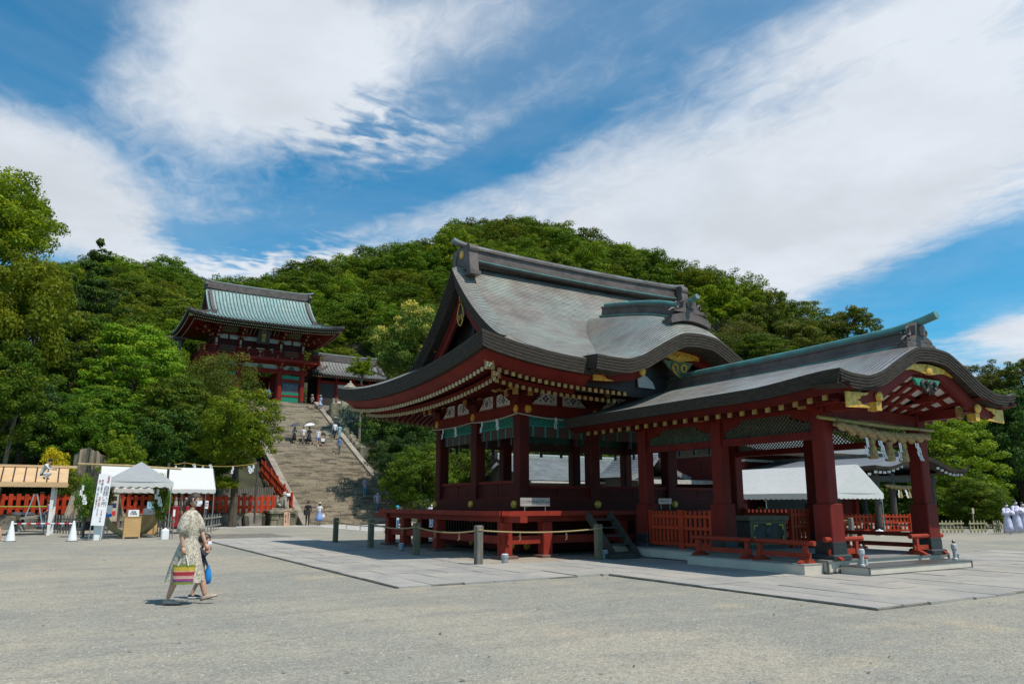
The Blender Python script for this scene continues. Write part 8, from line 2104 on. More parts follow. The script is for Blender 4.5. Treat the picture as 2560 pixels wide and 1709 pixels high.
def person(p, h, face, label, top, bottom=None, shoes=None, sleeve=.6, leg='trousers', hem=.3, hair='short', hat=None, mask=True, stride=.0, arms=None, lean=0.0, hairm=None, J=None, group=None, skirt=None, flare=.10, fat=1.0, sub=1, bone_skin=False):
 root = thing('person', label, 'person', p, math.atan2(face[1], face[0]) - math.pi / 2, group); ORG[root] = Vector((0, 0, 0))
 J = J or joints(h, stride, arms, lean); names = list(J); ix = {k: i for i, k in enumerate(names)}
 E = [(ix[a], ix[b]) for a, b in BONES]; rad = []
 for k in names:
  r = RAD[k if k in RAD else k[:3]]; rad.append(tuple(q * h * fat for q in r) if isinstance(r, tuple) else r * h * (fat if k[:3] not in ('han', 'wri') else 1))
 mats = [SKIN, top, bottom or top, shoes or BLACK]; paint = {}
 for a, b in BONES:
  e = tuple(sorted((ix[a], ix[b]))); k = a[:3] + b[:3]
  if k in ('pelspi', 'spiche', 'chenek', 'chesho'): v = 1
  elif k == 'shoelb': v = (lambda t: 1 if t < sleeve * 1.6 else 0) if sleeve < .62 else 1
  elif k == 'elbwri': v = (lambda t: 1 if t < (sleeve - .6) * 2.5 else 0) if sleeve > .6 else 0
  elif k in ('pelhip', 'hipkne'): v = 2 if leg in ('trousers',) else ((lambda t: 2 if t < .8 else 0) if leg == 'shorts' else 2)
  elif k == 'kneank': v = 2 if leg == 'trousers' else 0
  elif k == 'anktoe': v = 3
  else: v = 0
  if callable(v) and ix[a] > ix[b]: f0 = v; v = lambda t, f0=f0: f0(1 - t)
  paint[e] = v
 skin_body('body', [J[k] for k in names], E, rad, mats, root, ix['pel'], sub, paint)
 hd = (J['hd0'] + J['hd1']) / 2; up = (J['hd1'] - J['hd0']).normalized()
 H = hairm or HAIR
 def ell(m, c, rx, ry, rz, n=12, z0=-1.0): m.lathe([(math.sqrt(max(0, 1 - q * q)), q * rz) for q in np.linspace(z0, 1, 9)], c, n, rx, ry)
 if hair:
  m = MB(); c = hd + Vector((0, -.016 * h, .020 * h)); ell(m, c, .051 * h, .056 * h, .056 * h, 14, -.55)
  if hair in ('long', 'bob'): ell(m, hd + Vector((0, -.032 * h, -.01 * h - (.03 * h if hair == 'long' else 0))), .050 * h, .032 * h, (.062 if hair == 'bob' else .095) * h, 12)
  if hair == 'tail': ell(m, hd + Vector((0, -.06 * h, -.035 * h)), .016 * h, .02 * h, .055 * h, 8)
  m.build('hair', H, root, smooth=True)
 if mask:
  m = MB(); m.lathe([(.5, -.024 * h), (.92, -.016 * h), (1, .0), (.86, .02 * h)], hd + Vector((0, .022 * h, -.022 * h)), 12, .037 * h, .044 * h); m.build('face_mask', MASKM, root, smooth=True)
 if hat:
  kind, hm = hat; m = MB(); c = hd + Vector((0, -.008 * h, .032 * h))
  if kind == 'brim': m.lathe([(.106 * h, -.016 * h), (.062 * h, .0), (.058 * h, .03 * h), (.045 * h, .046 * h), (.01 * h, .05 * h)], c, 16)
  else:
   m.lathe([(.058 * h, -.012 * h), (.058 * h, .012 * h), (.045 * h, .036 * h), (.01 * h, .044 * h)], c, 14); m.prism([(-.045 * h, .03 * h), (.045 * h, .03 * h), (.035 * h, .098 * h), (-.035 * h, .098 * h)], lambda a, b, d: c + Vector((a, b, d)), -.012 * h, -.004 * h)
  m.build('hat', hm, root, smooth=(kind == 'brim'))
 if leg in ('skirt', 'dress', 'robe'):
  m = MB(); n = 22; prof = [(.075, .615), (.088, .55), (.098 + flare * .35, .45), (.098 + flare * .75, (.45 + hem) / 2), (.10 + flare, hem), (.09 + flare, hem + .004)]
  vs = []
  for i, (rr, z) in enumerate(prof):
   for j in range(n):
    a = 2 * math.pi * j / n; k = 1 + (.07 * math.sin(a * 6 + i * .4) if i > 2 else 0); vs.append((rr * k * .92 * math.cos(a) * h, rr * k * (.80 + abs(stride) * 1.1) * math.sin(a) * h, z * h))
  m.add(vs, [(i * n + j, i * n + (j + 1) % n, (i + 1) * n + (j + 1) % n, (i + 1) * n + j) for i in range(5) for j in range(n)]); m.build('skirt' if leg != 'robe' else 'robe', skirt or bottom or top, root, smooth=True)
 if leg == 'robe':
  for k in 'LR':
   m = MB(); a, b = J['elb' + k], J['wri' + k]; m.tube([J['sho' + k], a, b], [.04 * h, .062 * h, .085 * h], 10); m.build('wide_sleeve', top, root, smooth=True)
 return root, J
def held(root, J, k):
 return root.matrix_basis @ J[k]
TOCAM = lambda p: (CAM - Vector(p)).normalized()
UPS = Vector((0, 1, 0))
def hang_bag(label, q, w, hh, mat, t=.1, rz=CAMRZ, name='hand_bag', strap=.25):
 o = thing(name, label, 'bag', q, rz); ORG[o] = Vector((0, 0, 0)); m = MB(); m.add([(-w / 2, -t / 2, -strap), (w / 2, -t / 2, -strap), (w / 2, t / 2, -strap), (-w / 2, t / 2, -strap), (-w * .46, -t * .6, -strap - hh), (w * .46, -t * .6, -strap - hh), (w * .46, t * .6, -strap - hh), (-w * .46, t * .6, -strap - hh)], [(0, 1, 2, 3), (7, 6, 5, 4), (0, 4, 5, 1), (1, 5, 6, 2), (2, 6, 7, 3), (3, 7, 4, 0)]); m.build('bag_body', mat, o)
 m = MB()
 for y in (-t / 2, t / 2): m.tube([(-w * .3, y, -strap), (-w * .15, y * .4, -.03), (0, 0, 0), (w * .15, y * .4, -.03), (w * .3, y, -strap)], .012, 5)
 m.build('strap', mat, o, kind='stuff'); return o
def umbrella(label, top, grip, mat, tilt=(0, 0)):
 top, grip = Vector(top), Vector(grip); o = thing('umbrella', label, 'umbrella', grip); d = (top - grip).normalized()
 m = MB(); a = d.orthogonal().normalized(); b = d.cross(a); n = 16; vs = []; prof = [(.0, 0), (.22, -.03), (.40, -.11), (.52, -.22)]
 for r_, z in prof:
  for j in range(n): t = 2 * math.pi * j / n; k = 1 if j % 2 == 0 else .955; vs.append(top + (a * math.cos(t) + b * math.sin(t)) * r_ * k + d * z)
 m.add(vs, [(i * n + j, i * n + (j + 1) % n, (i + 1) * n + (j + 1) % n, (i + 1) * n + j) for i in range(3) for j in range(n)]); m.build('canopy', mat, o)
 MB().tube([grip - d * .05, top + d * .06], .009, 6).build('shaft', METALEDGE, o); return o
KHAKI = cloth('khaki', (.20, .165, .12)); WH = cloth('white', (.72, .72, .74)); NV = cloth('navy', (.018, .02, .035)); BK = cloth('black', (.012, .012, .014)); CYAN = cloth('royal_blue', (.02, .12, .45)); DENIM = cloth('denim', (.10, .19, .30)); LAV = cloth('lavender', (.42, .43, .66)); TURQ = cloth('turquoise', (.02, .32, .50)); SKY = cloth('pale_blue', (.30, .48, .55)); MIDB = cloth('mid_blue', (.08, .18, .42)); BRN = cloth('dark_brown', (.05, .035, .035)); STRAWH = cloth('straw_hat', (.50, .38, .20)); GRN = cloth('grey_green', (.13, .125, .105))
def crowd():
 S = lambda px, py: stair_point(px, py)
 up, dn = (0, 1), (.0, -1)
 # the group in the middle of the steps
 p = S(735, 1108.5); r, J = person(p, 1.58, up, 'woman in grey top and long black skirt climbing the steps under a dark umbrella', cloth('grey', (.23, .24, .22)), BK, BK, .9, 'skirt', .19, 'long', None, False, .10, {'R': 'up', 'L': 'down'}, skirt=BK, flare=.03)
 g = held(r, J, 'hanR'); c = at(738, 1058, (g - CAM).dot(_fw) - .1); umbrella('dark grey umbrella tilted back over the woman in the black skirt', c, g, cloth('slate', (.055, .065, .085)))
 person(S(757, 1110.5), 1.62, up, 'man in a white shirt and khaki trousers seen from behind on the steps', WH, KHAKI, BRN, .55, 'trousers', hair='short', mask=False, stride=.08, hairm=BRN)
 p = S(772, 1110.5); r, J = person(p, 1.60, up, 'woman in a long dark dress climbing the steps under a white umbrella', NV, NV, BK, 1.0, 'dress', .16, 'short', ('brim', BRN), False, .10, {'R': 'up'}, skirt=NV, flare=.06)
 g = held(r, J, 'hanR'); c = at(773, 1057, (g - CAM).dot(_fw) - .1); umbrella('white umbrella over the woman in the long dark dress', c, g, PAPER)
 person(S(794, 1115.5), 1.70, dn, 'man in a white shirt and blue shorts coming down the steps', WH, CYAN, WPAINT, .5, 'shorts', hair='short', hairm=HAIRB, stride=.07)
 p = S(807, 1117); r, J = person(p, 1.58, dn, 'woman in a dark brown dress with a white shoulder bag coming down the steps', BRN, BRN, SKIN, .9, 'dress', .2, 'long', None, True, .06, skirt=BRN, flare=.02)
 hang_bag('white shoulder bag on the woman in the brown dress', Vector(p) + Vector((-.08, -.16, 1.0)), .34, .30, WPAINT, .1)
 p = S(836, 1095); r, J = person(p, 1.62, up, 'woman in a loose white shirt and black trousers climbing near the right curb', WH, BK, BK, 1.0, 'trousers', hair='bob', mask=False, stride=.09, fat=1.08)
 hang_bag('small blue bag hanging from the hand of the woman in the loose white shirt', held(r, J, 'hanL'), .24, .24, cloth('teal_blue', (.03, .12, .25)), .1, 0, strap=.12)
 person(S(848, 1101), 1.56, up, 'person in a pale blue-green shirt close behind the woman in white by the right curb', SKY, SKY, BK, .6, 'trousers', hair='bob', mask=False, stride=.05)
 person(S(847, 1135), 1.66, up, 'man in a blue shirt and grey-green trousers climbing alone by the right curb', MIDB, GRN, BK, .55, 'trousers', hair='short', mask=False, stride=.09)
 person(S(911, 1242), 1.60, dn, 'woman in a lavender shirt and turquoise trousers looking at her phone on the lower steps', LAV, TURQ, WPAINT, .5, 'trousers', hair='bob', stride=.06, arms={'L': 'bent', 'R': 'bent'})
 person(S(942, 1281), 1.68, dn, 'man in a pale violet shirt and light blue jeans near the bottom of the steps', LAV, DENIM, WPAINT, .5, 'trousers', hair='short', stride=.06, arms={'R': 'bag'})
 p = gnd(983, 1330); person((p.x + .2, p.y, 0), 1.42, (.3, -1), 'person in a bright blue hat behind the left end of the hall deck', WH, DENIM, BK, .5, 'trousers', hair='bob', hat=('brim', TURQ), stride=.05)
 # at the foot of the steps
 p = gnd(768, 1313.5); r, J = person(p, 1.72, up, 'man in black with a dark shoulder bag standing at the foot of the steps', BK, BK, BK, .75, 'trousers', hair='short', mask=False, arms={'L': ((-.14, -.02, .65), (-.10, .06, .74), (-.06, .04, .79))})
 hang_bag('dark shoulder bag with a bright blue strap on the man in black', Vector(p) + Vector((-.12, -.18, 1.30)), .40, .34, BK, .16, .2, 'shoulder_bag', .22)
 p = gnd(797, 1313.5); r, J = person(p, 1.62, up, 'woman in a white top, blue skirt and straw hat beside the man in black', WH, SKIN, BRN, .25, 'skirt', .20, 'bob', ('brim', STRAWH), False, .03, skirt=cloth('soft_blue', (.22, .33, .60)), flare=.10)
 hang_bag('small white bag hanging at the right side of the woman in the straw hat', held(r, J, 'hanR') + Vector((.08, 0, .14)), .2, .18, WPAINT, .08, .2, strap=.10)
 # top of the steps
 p = gnd(671, 1011, 12.1); person((7.85, 63.0, 12.1), 1.66, (.1, -1), 'guard in a bright blue shirt standing beside the left pillar of the gate', cloth('guard_blue', (.02, .22, .62)), NV, BK, .5, 'trousers', hair='short', hat=('cap', BRN), stride=.02)
 p = S(779, 1023); person(p, 1.62, (1, .5), 'woman in a patterned pale blouse and dark shorts walking at the top of the steps', cloth('blush', (.42, .34, .30)), BK, SKIN, .6, 'shorts', hair='bob', hat=('brim', STRAWH), stride=.12, arms={'L': 'bent', 'R': 'bent'})
 p = S(800, 1024); person(p, 1.62, (.8, .7), 'woman in a pale blue dress reaching the top of the steps by the right curb', cloth('pale_blue_dress', (.42, .50, .74)), SKIN, BRN, .5, 'dress', .26, 'bob', ('brim', STRAWH), True, .14, skirt=cloth('pale_blue_dress', (.42, .50, .74)), flare=.05)
 # behind the hall deck
 p = gnd(1052, 1318); person(p, 1.70, (.2, 1), 'man in a navy jacket and grey cap seen from behind, beyond the hall deck', NV, DENIM, BK, 1.0, 'trousers', hair='short', hat=('brim', cloth('grey_cap', (.25, .25, .23))), mask=False, fat=1.1)
 p = gnd(1072, 1320); person((p.x + .25, p.y + .2, 0), 1.58, (-.4, -1), 'woman in a white face mask beside the man in the navy jacket', WH, DENIM, BK, .6, 'trousers', hair='bob')
 # people at the right edge
 ROBE = cloth('white_robe', (.60, .58, .74))
 for px, py, hh, lab, f in ((2523, 1334, 1.58, 'person in a long pale robe at the right edge, the nearer of the pair', (-.3, -1)), (2546, 1332, 1.72, 'taller person in a long pale robe just behind, at the right edge', (-.2, -1)), (2563, 1331, 1.62, 'third robed person half cut off by the right edge', (-.2, -1))):
  person(gnd(px, py), hh, f, lab, ROBE, ROBE, WPAINT, .9, 'robe', .03, 'short', None, True, .04, {'L': 'bent', 'R': 'bent'}, skirt=ROBE, flare=.06)
 # workmen on the left
 Wk = cloth('work_white', (.60, .56, .53))
 q = at(112, 1189, 35.0); h = 1.62
 J = joints(h); sit = {'pel': (0, -.10, .14), 'spi': (0, -.06, .23), 'che': (0, .01, .34), 'nek': (0, .07, .42), 'hd0': (0, .10, .465), 'hd1': (0, .12, .535), 'hipL': (-.055, -.09, .12), 'hipR': (.055, -.09, .12), 'kneL': (-.09, .14, .17), 'kneR': (.08, .15, .14), 'ankL': (-.08, .02, .02), 'ankR': (.08, -.02, .02), 'toeL': (-.08, .10, -.01), 'toeR': (.08, .06, -.01), 'shoL': (-.1, .03, .39), 'shoR': (.1, .03, .39), 'elbL': (-.13, .12, .27), 'elbR': (.12, .14, .27), 'wriL': (-.08, .24, .26), 'wriR': (.07, .26, .27), 'hanL': (-.07, .29, .26), 'hanR': (.06, .32, .27)}
 J = {k: Vector(v) * h for k, v in sit.items()}
 person((q.x, q.y, q.z - .12), h, (_rt + _fw * .2)[:2], 'workman in white overalls and dark cap crouching on the plank roof', Wk, Wk, BK, 1.0, 'trousers', hair='short', hat=('cap', NV), mask=False, J=J)
 p = gnd(122, 1322); person((p.x, p.y, 0), 1.68, (-_rt - _fw * .3)[:2], 'workman in a purple shirt bending under the plank roof beside the white post', cloth('purple', (.12, .08, .26)), cloth('work_grey', (.25, .21, .2)), BK, .5, 'trousers', hair='short', hat=('cap', BRN), mask=False, lean=.25, arms={'L': 'out', 'R': 'down'})
 p = gnd(30, 1334); kn = {'pel': (0, -.05, .20), 'spi': (0, .02, .27), 'che': (0, .12, .33), 'nek': (0, .21, .36), 'hd0': (0, .26, .37), 'hd1': (0, .31, .34), 'hipL': (-.055, -.05, .18), 'hipR': (.055, -.05, .18), 'kneL': (-.1, .10, .10), 'kneR': (.1, .10, .10), 'ankL': (-.08, -.12, .04), 'ankR': (.08, -.12, .04), 'toeL': (-.08, -.06, .01), 'toeR': (.08, -.06, .01), 'shoL': (-.1, .15, .35), 'shoR': (.1, .15, .35), 'elbL': (-.12, .22, .22), 'elbR': (.12, .22, .22), 'wriL': (-.08, .30, .11), 'wriR': (.08, .30, .11), 'hanL': (-.07, .33, .06), 'hanR': (.07, .33, .06)}
 person((p.x, p.y, 0), 1.68, (_rt * 1.0)[:2], 'person in a grey-green shirt kneeling and working on the ground under the shed', cloth('olive_grey', (.10, .11, .09)), cloth('pale_trousers', (.40, .40, .46)), BRN, .45, 'trousers', hair='bob', mask=False, J={k: Vector(v) * 1.68 for k, v in kn.items()})
 p = gnd(2, 1353); ss = {'pel': (0, -.10, .24), 'spi': (0, -.10, .34), 'che': (0, -.07, .45), 'nek': (0, -.05, .54), 'hd0': (0, -.03, .585), 'hd1': (0, -.02, .655), 'hipL': (-.055, -.08, .23), 'hipR': (.055, -.08, .23), 'kneL': (-.07, .14, .30), 'kneR': (.08, .13, .29), 'ankL': (-.07, .19, .045), 'ankR': (.08, .17, .045), 'toeL': (-.075, .28, .016), 'toeR': (.085, .26, .016), 'shoL': (-.1, -.07, .51), 'shoR': (.1, -.07, .51), 'elbL': (-.13, .02, .38), 'elbR': (.13, .02, .38), 'wriL': (-.09, .12, .33), 'wriR': (.09, .12, .33), 'hanL': (-.07, .16, .33), 'hanR': (.07, .16, .33)}
 person((p.x - .42 * _rt.x, p.y - .42 * _rt.y, 0), 1.7, (_rt * 1.0)[:2], 'bare-legged seated person mostly cut off by the left edge', cloth('tan_shirt', (.30, .24, .2)), cloth('tan_shorts', (.25, .2, .16)), cloth('pale_shoes', (.5, .45, .38)), .5, 'shorts', hair='short', mask=False, J={k: Vector(v) * 1.7 for k, v in ss.items()})
 q = Vector((p.x, p.y, 0)) - _rt * .62; t = thing('low_stool', 'low stool under the seated person at the left edge', 'stool', q, CAMRZ); MB().bbox(q.x - .2, q.x + .2, q.y - .2, q.y + .2, .30, .36, .02).build('seat', GREYWOOD, t)
 for a, b in ((-.15, -.15), (.15, -.15), (.15, .15), (-.15, .15)): MB().bar((q.x + a, q.y + b, 0), (q.x + a, q.y + b, .30), .05).build('leg', GREYWOOD, t)
crowd()

# ------------------------------------------------------------------ the woman and the child in the foreground
def floral():
 m = bpy.data.materials.new('floral_cotton'); m.use_nodes = True; T = NT(m.node_tree); b = m.node_tree.nodes['Principled BSDF']; tc = T.node('ShaderNodeTexCoord').outputs['Object']
 v1 = T.voro(T.mapping(tc, (1, 1, .8)), 34.0); v2 = T.voro(tc, 60.0); n = T.noise(tc, 30, 4, .7)
 f = T.math('ADD', T.ramp(v1.outputs['Distance'], .18, .36, 1, 0), T.math('MULTIPLY', T.ramp(n, .5, .62), .55), clamp=True)
 sep = T.node('ShaderNodeSeparateColor'); T.l.new(v1.outputs['Color'], sep.inputs[0]); on = T.math('GREATER_THAN', sep.outputs[0], .25)
 c = T.mix(T.math('MULTIPLY', f, T.math('MULTIPLY', on, .85)), (.55, .48, .37), (.10, .08, .078)); c = T.mix(T.math('MULTIPLY', T.ramp(v2.outputs['Distance'], .2, .32, 1, 0), .40), c, (.32, .24, .20))
 c = T.mix(T.math('MULTIPLY', T.ramp(T.noise(T.mapping(tc, (1, 1, .8), (0, 0, 0), (5, 5, 5)), 42, 3, .6), .48, .6), .55), c, (.13, .10, .095))
 T.put(b.inputs['Base Color'], c); b.inputs['Roughness'].default_value = .8; T.put(b.inputs['Normal'], T.bump(T.noise(tc, 9, 4), .35, .03)); return m
def head(root, c, s, hairm, tail=False, female=True):
 """a head with face, ears, hair and mask; c: centre of the skull, facing +y"""
 n, k = 20, 14; vs = []
 for i in range(k + 1):
  t = math.pi * i / k; z = math.cos(t)
  for j in range(n):
   a = 2 * math.pi * j / n; x, y = math.sin(t) * math.cos(a), math.sin(t) * math.sin(a)
   rx, ry, rz = .072, .092, .112; px, py, pz = x * rx, y * ry, z * rz
   if pz < 0: px *= 1 + pz * 2.2; py *= 1 + pz * 1.0 if y < 0 else 1 + pz * .5
   if y > .55: py -= .004 * (1 - abs(z))
   if y > .8 and abs(x) < .3 and -.45 < z < .15: py += .018 * (1 - abs(x) / .3) * (1 - abs(z + .2) / .4)
   if y > .7 and .05 < z < .3 and .25 < abs(x) < .6: py -= .006
   vs.append(Vector((px, py + .008, pz)) * s + c)
 m = MB(); m.add(vs, [(i * n + j, (i + 1) * n + j, (i + 1) * n + (j + 1) % n, i * n + (j + 1) % n) for i in range(k) for j in range(n)]); hd = m.build('head', SKIN, root, smooth=True)
 for sx in (-1, 1):
  MB().lathe([(.004, -.03), (.014, -.02), (.018, .005), (.012, .028), (.003, .032)], c + Vector((sx * .072, -.006, .0)) * s, 8, .55, 1.0).build('ear', SKIN, hd, smooth=True)
  MB().lathe([(.0, -.008), (.012, -.004), (.013, .003), (.0, .008)], c + Vector((sx * .032, .086, .018)) * s, 8, 1.1, .5).build('eye', HAIR, hd)
  MB().tube([c + Vector((sx * .018, .092, .040)) * s, c + Vector((sx * .034, .090, .045)) * s, c + Vector((sx * .052, .078, .038)) * s], .004 * s, 5).build('eyebrow', hairm, hd)
 m = MB(); hv = []; n2, k2 = 22, 12
 for i in range(k2 + 1):
  for j in range(n2):
   a = 2 * math.pi * j / n2; x, y = math.cos(a), math.sin(a); low = -.25 if y < .1 else .42 + .2 * abs(x) * 0
   if .1 <= y < .6: low = -.25 + (y - .1) / .5 * .67
   zt = 1 - (1 - low) * i / k2; rr = math.sqrt(max(0, 1 - zt * zt)); b = 1.07 + .012 * math.sin(j * 5)
   hv.append(Vector((x * rr * .074 * b, y * rr * .096 * b + (.004 if y > 0 else -.004), zt * .116 * 1.02)) * s + c)
 m.add(hv, [(i * n2 + j, (i + 1) * n2 + j, (i + 1) * n2 + (j + 1) % n2, i * n2 + (j + 1) % n2) for i in range(k2) for j in range(n2)]); hr = m.build('hair', hairm, root, smooth=True)
 if tail:
  m = MB(); m.lathe([(.0, -.05), (.042, -.03), (.05, 0), (.038, .035), (0, .05)], c + Vector((0, -.098, -.035)) * s, 10, .9, .8); m.tube([c + Vector((0, -.12, -.04)) * s, c + Vector((.0, -.155, -.09)) * s, c + Vector((0, -.16, -.16)) * s, c + Vector((0, -.145, -.23)) * s], [.03 * s, .034 * s, .024 * s, .006 * s], 8); m.build('ponytail', hairm, hr, smooth=True)
 m = MB(); mv = []; r_ = 9
 for i in range(6):
  for j in range(r_):
   u = -1 + 2 * j / (r_ - 1); z = -.012 - .085 * i / 5; y = .106 - .045 * u * u - .004 * abs(i - 2.2) + (.012 * (1 - abs(u)) if i < 4 else 0); mv.append(c + Vector((u * .062, y, z)) * s)
 m.add(mv, [(i * r_ + j, i * r_ + j + 1, (i + 1) * r_ + j + 1, (i + 1) * r_ + j) for i in range(5) for j in range(r_ - 1)]); mk = m.build('face_mask', MASKM, root, smooth=True)
 m = MB()
 for sx in (-1, 1): m.tube([c + Vector((sx * .060, .064, -.02)) * s, c + Vector((sx * .078, .0, .012)) * s], .0025, 4); m.tube([c + Vector((sx * .060, .060, -.085)) * s, c + Vector((sx * .078, .0, -.02)) * s], .0025, 4)
 m.build('ear_loop', MASKM, mk, kind='stuff')
 return hd
def hand_at(root, w, d, nrm, s, mat, curl=.5, name='hand', thumb=1):
 """palm, four curled fingers of different lengths and a thumb; w wrist, d along the hand, nrm palm side"""
 w, d, nrm = Vector(w), Vector(d).normalized(), Vector(nrm); nrm = (nrm - d * nrm.dot(d)).normalized(); a = d.cross(nrm); m = MB()
 m.tube([w - d * .01, w + d * .03 * s, w + d * .085 * s], [.020 * s, .030 * s, .033 * s], 8)
 for k, (o, L) in enumerate(((-.028, .068), (-.010, .080), (.009, .075), (.026, .058))):
  b = w + d * .085 * s + a * o * s; L *= s; p = [b - d * .01]; ang = .15
  for q in range(3): ang += curl * (.6 + .25 * q); p.append(p[-1] + (d * math.cos(ang) + nrm * math.sin(ang)) * L * (.42, .33, .27)[q])
  m.tube(p, [.0105 * s, .0098 * s, .0088 * s, .007 * s], 6)
 b = w + d * .03 * s + a * thumb * -.028 * s; m.tube([b, b + (d * .6 - a * thumb * .45 + nrm * .5).normalized() * .04 * s, b + (d * .9 - a * thumb * .2 + nrm * .75).normalized() * .068 * s], [.014 * s, .012 * s, .009 * s], 6)
 return m.build(name, mat, root, smooth=True)
def shoe(root, heel, d, s, mat, solem, name='shoe', strap=None):
 heel, d = Vector(heel), Vector(d).normalized(); up = Vector((0, 0, 1)); up = (up - d * up.dot(d)).normalized(); sd = d.cross(up); L = .245 * s; m = MB(); so = MB(); st = [(-.02, .026, .06), (.03, .034, .062), (.10, .037, .058), (.17, .042, .045), (.22, .036, .032), (.25, .018, .02)]; V = [];
 for t, w, hh in st:
  c = heel + d * t * s
  for q in range(9): a = math.pi * q / 8; V.append(c + sd * math.cos(a) * w * s + up * (.018 + math.sin(a) * hh) * s)
 m.add(V, [(i * 9 + j, (i + 1) * 9 + j, (i + 1) * 9 + j + 1, i * 9 + j + 1) for i in range(5) for j in range(8)] + [tuple(range(9)), tuple(range(53, 44, -1))]); o = m.build(name, mat, root, smooth=True)
 P = [(t, w * 1.08) for t, w, _ in st]; poly = P + [(t, -w) for t, w in P[::-1]]; so.prism(poly, lambda p, q, z: heel + d * p * s + sd * q * s + up * z * s, 0, .022); so.build('sole', solem, o)
 return o
def foreground():
 F = floral(); p = gnd(462, 1510); h = 1.655; fdir = (_rt * 1.0 + _fw * .10); root = thing('person', 'woman in a cream floral dress, glasses and face mask walking with a striped bag', 'person', (p.x, p.y, 0), math.atan2(fdir.y, fdir.x) - math.pi / 2); ORG[root] = Vector((0, 0, 0))
 # facing +y; her left (-x) side is away from the camera, the right (+x) nearer
 J = {'pel': (0, 0, .90), 'spi': (0, .0, 1.04), 'che': (0, -.01, 1.22), 'nek': (0, -.005, 1.385), 'hd0': (0, .01, 1.46), 'hipL': (-.085, .02, .86), 'hipR': (.085, -.02, .86), 'kneL': (-.08, .17, .49), 'kneR': (.08, -.09, .47), 'calL': (-.078, .195, .36), 'calR': (.078, -.155, .34), 'ankL': (-.075, .262, .115), 'ankR': (.075, -.235, .085),
         'shoL': (-.155, .0, 1.325), 'shoR': (.155, -.02, 1.325), 'elbL': (-.19, .10, 1.08), 'elbR': (.20, -.075, 1.06), 'wriL': (-.18, .19, .875), 'wriR': (.20, -.03, .84)}
 rd = {'pel': (.125, .10), 'spi': (.11, .085), 'che': (.125, .09), 'nek': .047, 'hd0': .050, 'hip': .085, 'kne': .052, 'cal': .056, 'ank': .031, 'sho': .055, 'elb': .036, 'wri': .025}
 BN = [b for b in BONES if b[1][:3] not in ('hd1', 'toe', 'han', 'ank')] + [q for k in 'LR' for q in (('kne' + k, 'cal' + k), ('cal' + k, 'ank' + k))]; names = list(J); ix = {k: i for i, k in enumerate(names)}
 skin_body('body', [Vector(J[k]) for k in names], [(ix[a], ix[b]) for a, b in BN], [rd[k if k in rd else k[:3]] for k in names], [SKIN], root, 0, 2)
 hd = head(root, Vector((0, .028, 1.555)), .98, HAIRB, True)
 g = MB()
 for sx in (-1, 1): g.tube([Vector((sx * .036 + .026 * math.cos(a), .126, 1.572 + .022 * math.sin(a))) for a in np.linspace(0, 6.28, 13)], .0028, 5); g.tube([(sx * .062, .122, 1.576), (sx * .078, .03, 1.572)], .0026, 4)
 g.tube([(-.01, .128, 1.574), (.01, .128, 1.574)], .0026, 4); g.build('eyeglasses', pmat('brass_wire', (.35, .2, .1), None, 5, .4, metal=.5), root)
 # dress: bodice and pleated midi skirt, puffed sleeves, waist tie
 n = 40; prof = [(.055, .062, 1.40, .0), (.085, .075, 1.392, .0), (.150, .088, 1.355, -.005), (.170, .108, 1.27, -.005), (.165, .118, 1.16, 0), (.155, .115, 1.08, .0), (.145, .105, 1.02, .0), (.128, .098, .995, .0), (.150, .115, .96, -.005), (.178, .155, .84, -.012), (.192, .195, .70, -.02), (.205, .235, .55, -.03), (.213, .262, .42, -.035), (.218, .275, .335, -.038)]
 vs = []; r = random.Random(5); ph = [r.uniform(0, 6.28) for _ in range(4)]
 for i, (rx, ry, z, yo) in enumerate(prof):
  f = max(0, i - 8) / 5.0
  for j in range(n):
   a = 2 * math.pi * j / n; k = 1 + f * (.07 * math.sin(7 * a + ph[0] + i * .25) + .055 * math.sin(12 * a + ph[1]) + .03 * math.sin(3 * a + ph[2])) + (.02 * math.sin(9 * a + i) if 2 < i < 8 else 0); vs.append((rx * k * math.cos(a), ry * k * math.sin(a) + yo, z + (.012 * math.sin(5 * a + ph[3]) if i == 13 else 0)))
 m = MB(); m.add(vs, [(i * n + j, i * n + (j + 1) % n, (i + 1) * n + (j + 1) % n, (i + 1) * n + j) for i in range(len(prof) - 1) for j in range(n)]); dr = m.build('dress', F, root, smooth=True)
 for k, sx in (('L', -1), ('R', 1)):
  a, b = Vector(J['sho' + k]), Vector(J['elb' + k]); d = (b - a); m = MB(); rr = [.05, .072, .080, .085, .082, .056, .038]; ts = [-.12, .08, .35, .65, .88, 1.0, 1.03]; e1 = d.normalized().orthogonal().normalized(); e2 = d.normalized().cross(e1); V = []
  for i, t in enumerate(ts):
   for j in range(18): q = 2 * math.pi * j / 18; w = rr[i] * (1 + (.06 * math.sin(6 * q + i) if 1 < i < 5 else 0)); V.append(a + d * t + (e1 * math.cos(q) + e2 * math.sin(q)) * w + Vector((0, 0, -.012 if i == 4 else 0)))
  m.add(V, [(i * 18 + j, i * 18 + (j + 1) % 18, (i + 1) * 18 + (j + 1) % 18, (i + 1) * 18 + j) for i in range(6) for j in range(18)]); m.build('puff_sleeve', F, dr, smooth=True)
 MB().lathe([(.131, -.022), (.136, -.012), (.136, .012), (.131, .022)], (0, 0, .995), 28, 1.0, .78).build('waist_tie', F, dr)
 hand_at(root, J['wriR'], (.0, .05, -.2), (-1, .15, 0), 1.0, SKIN, .75); hand_at(root, J['wriL'], (.0, .07, -.16), (1, 0, 0), 1.0, SKIN, .35, thumb=-1)
 CREAM = pmat('cream_leather', (.42, .34, .27), (.36, .28, .22), 8, .5); SOLE = pmat('brown_sole', (.16, .075, .05), None, 6, .6)
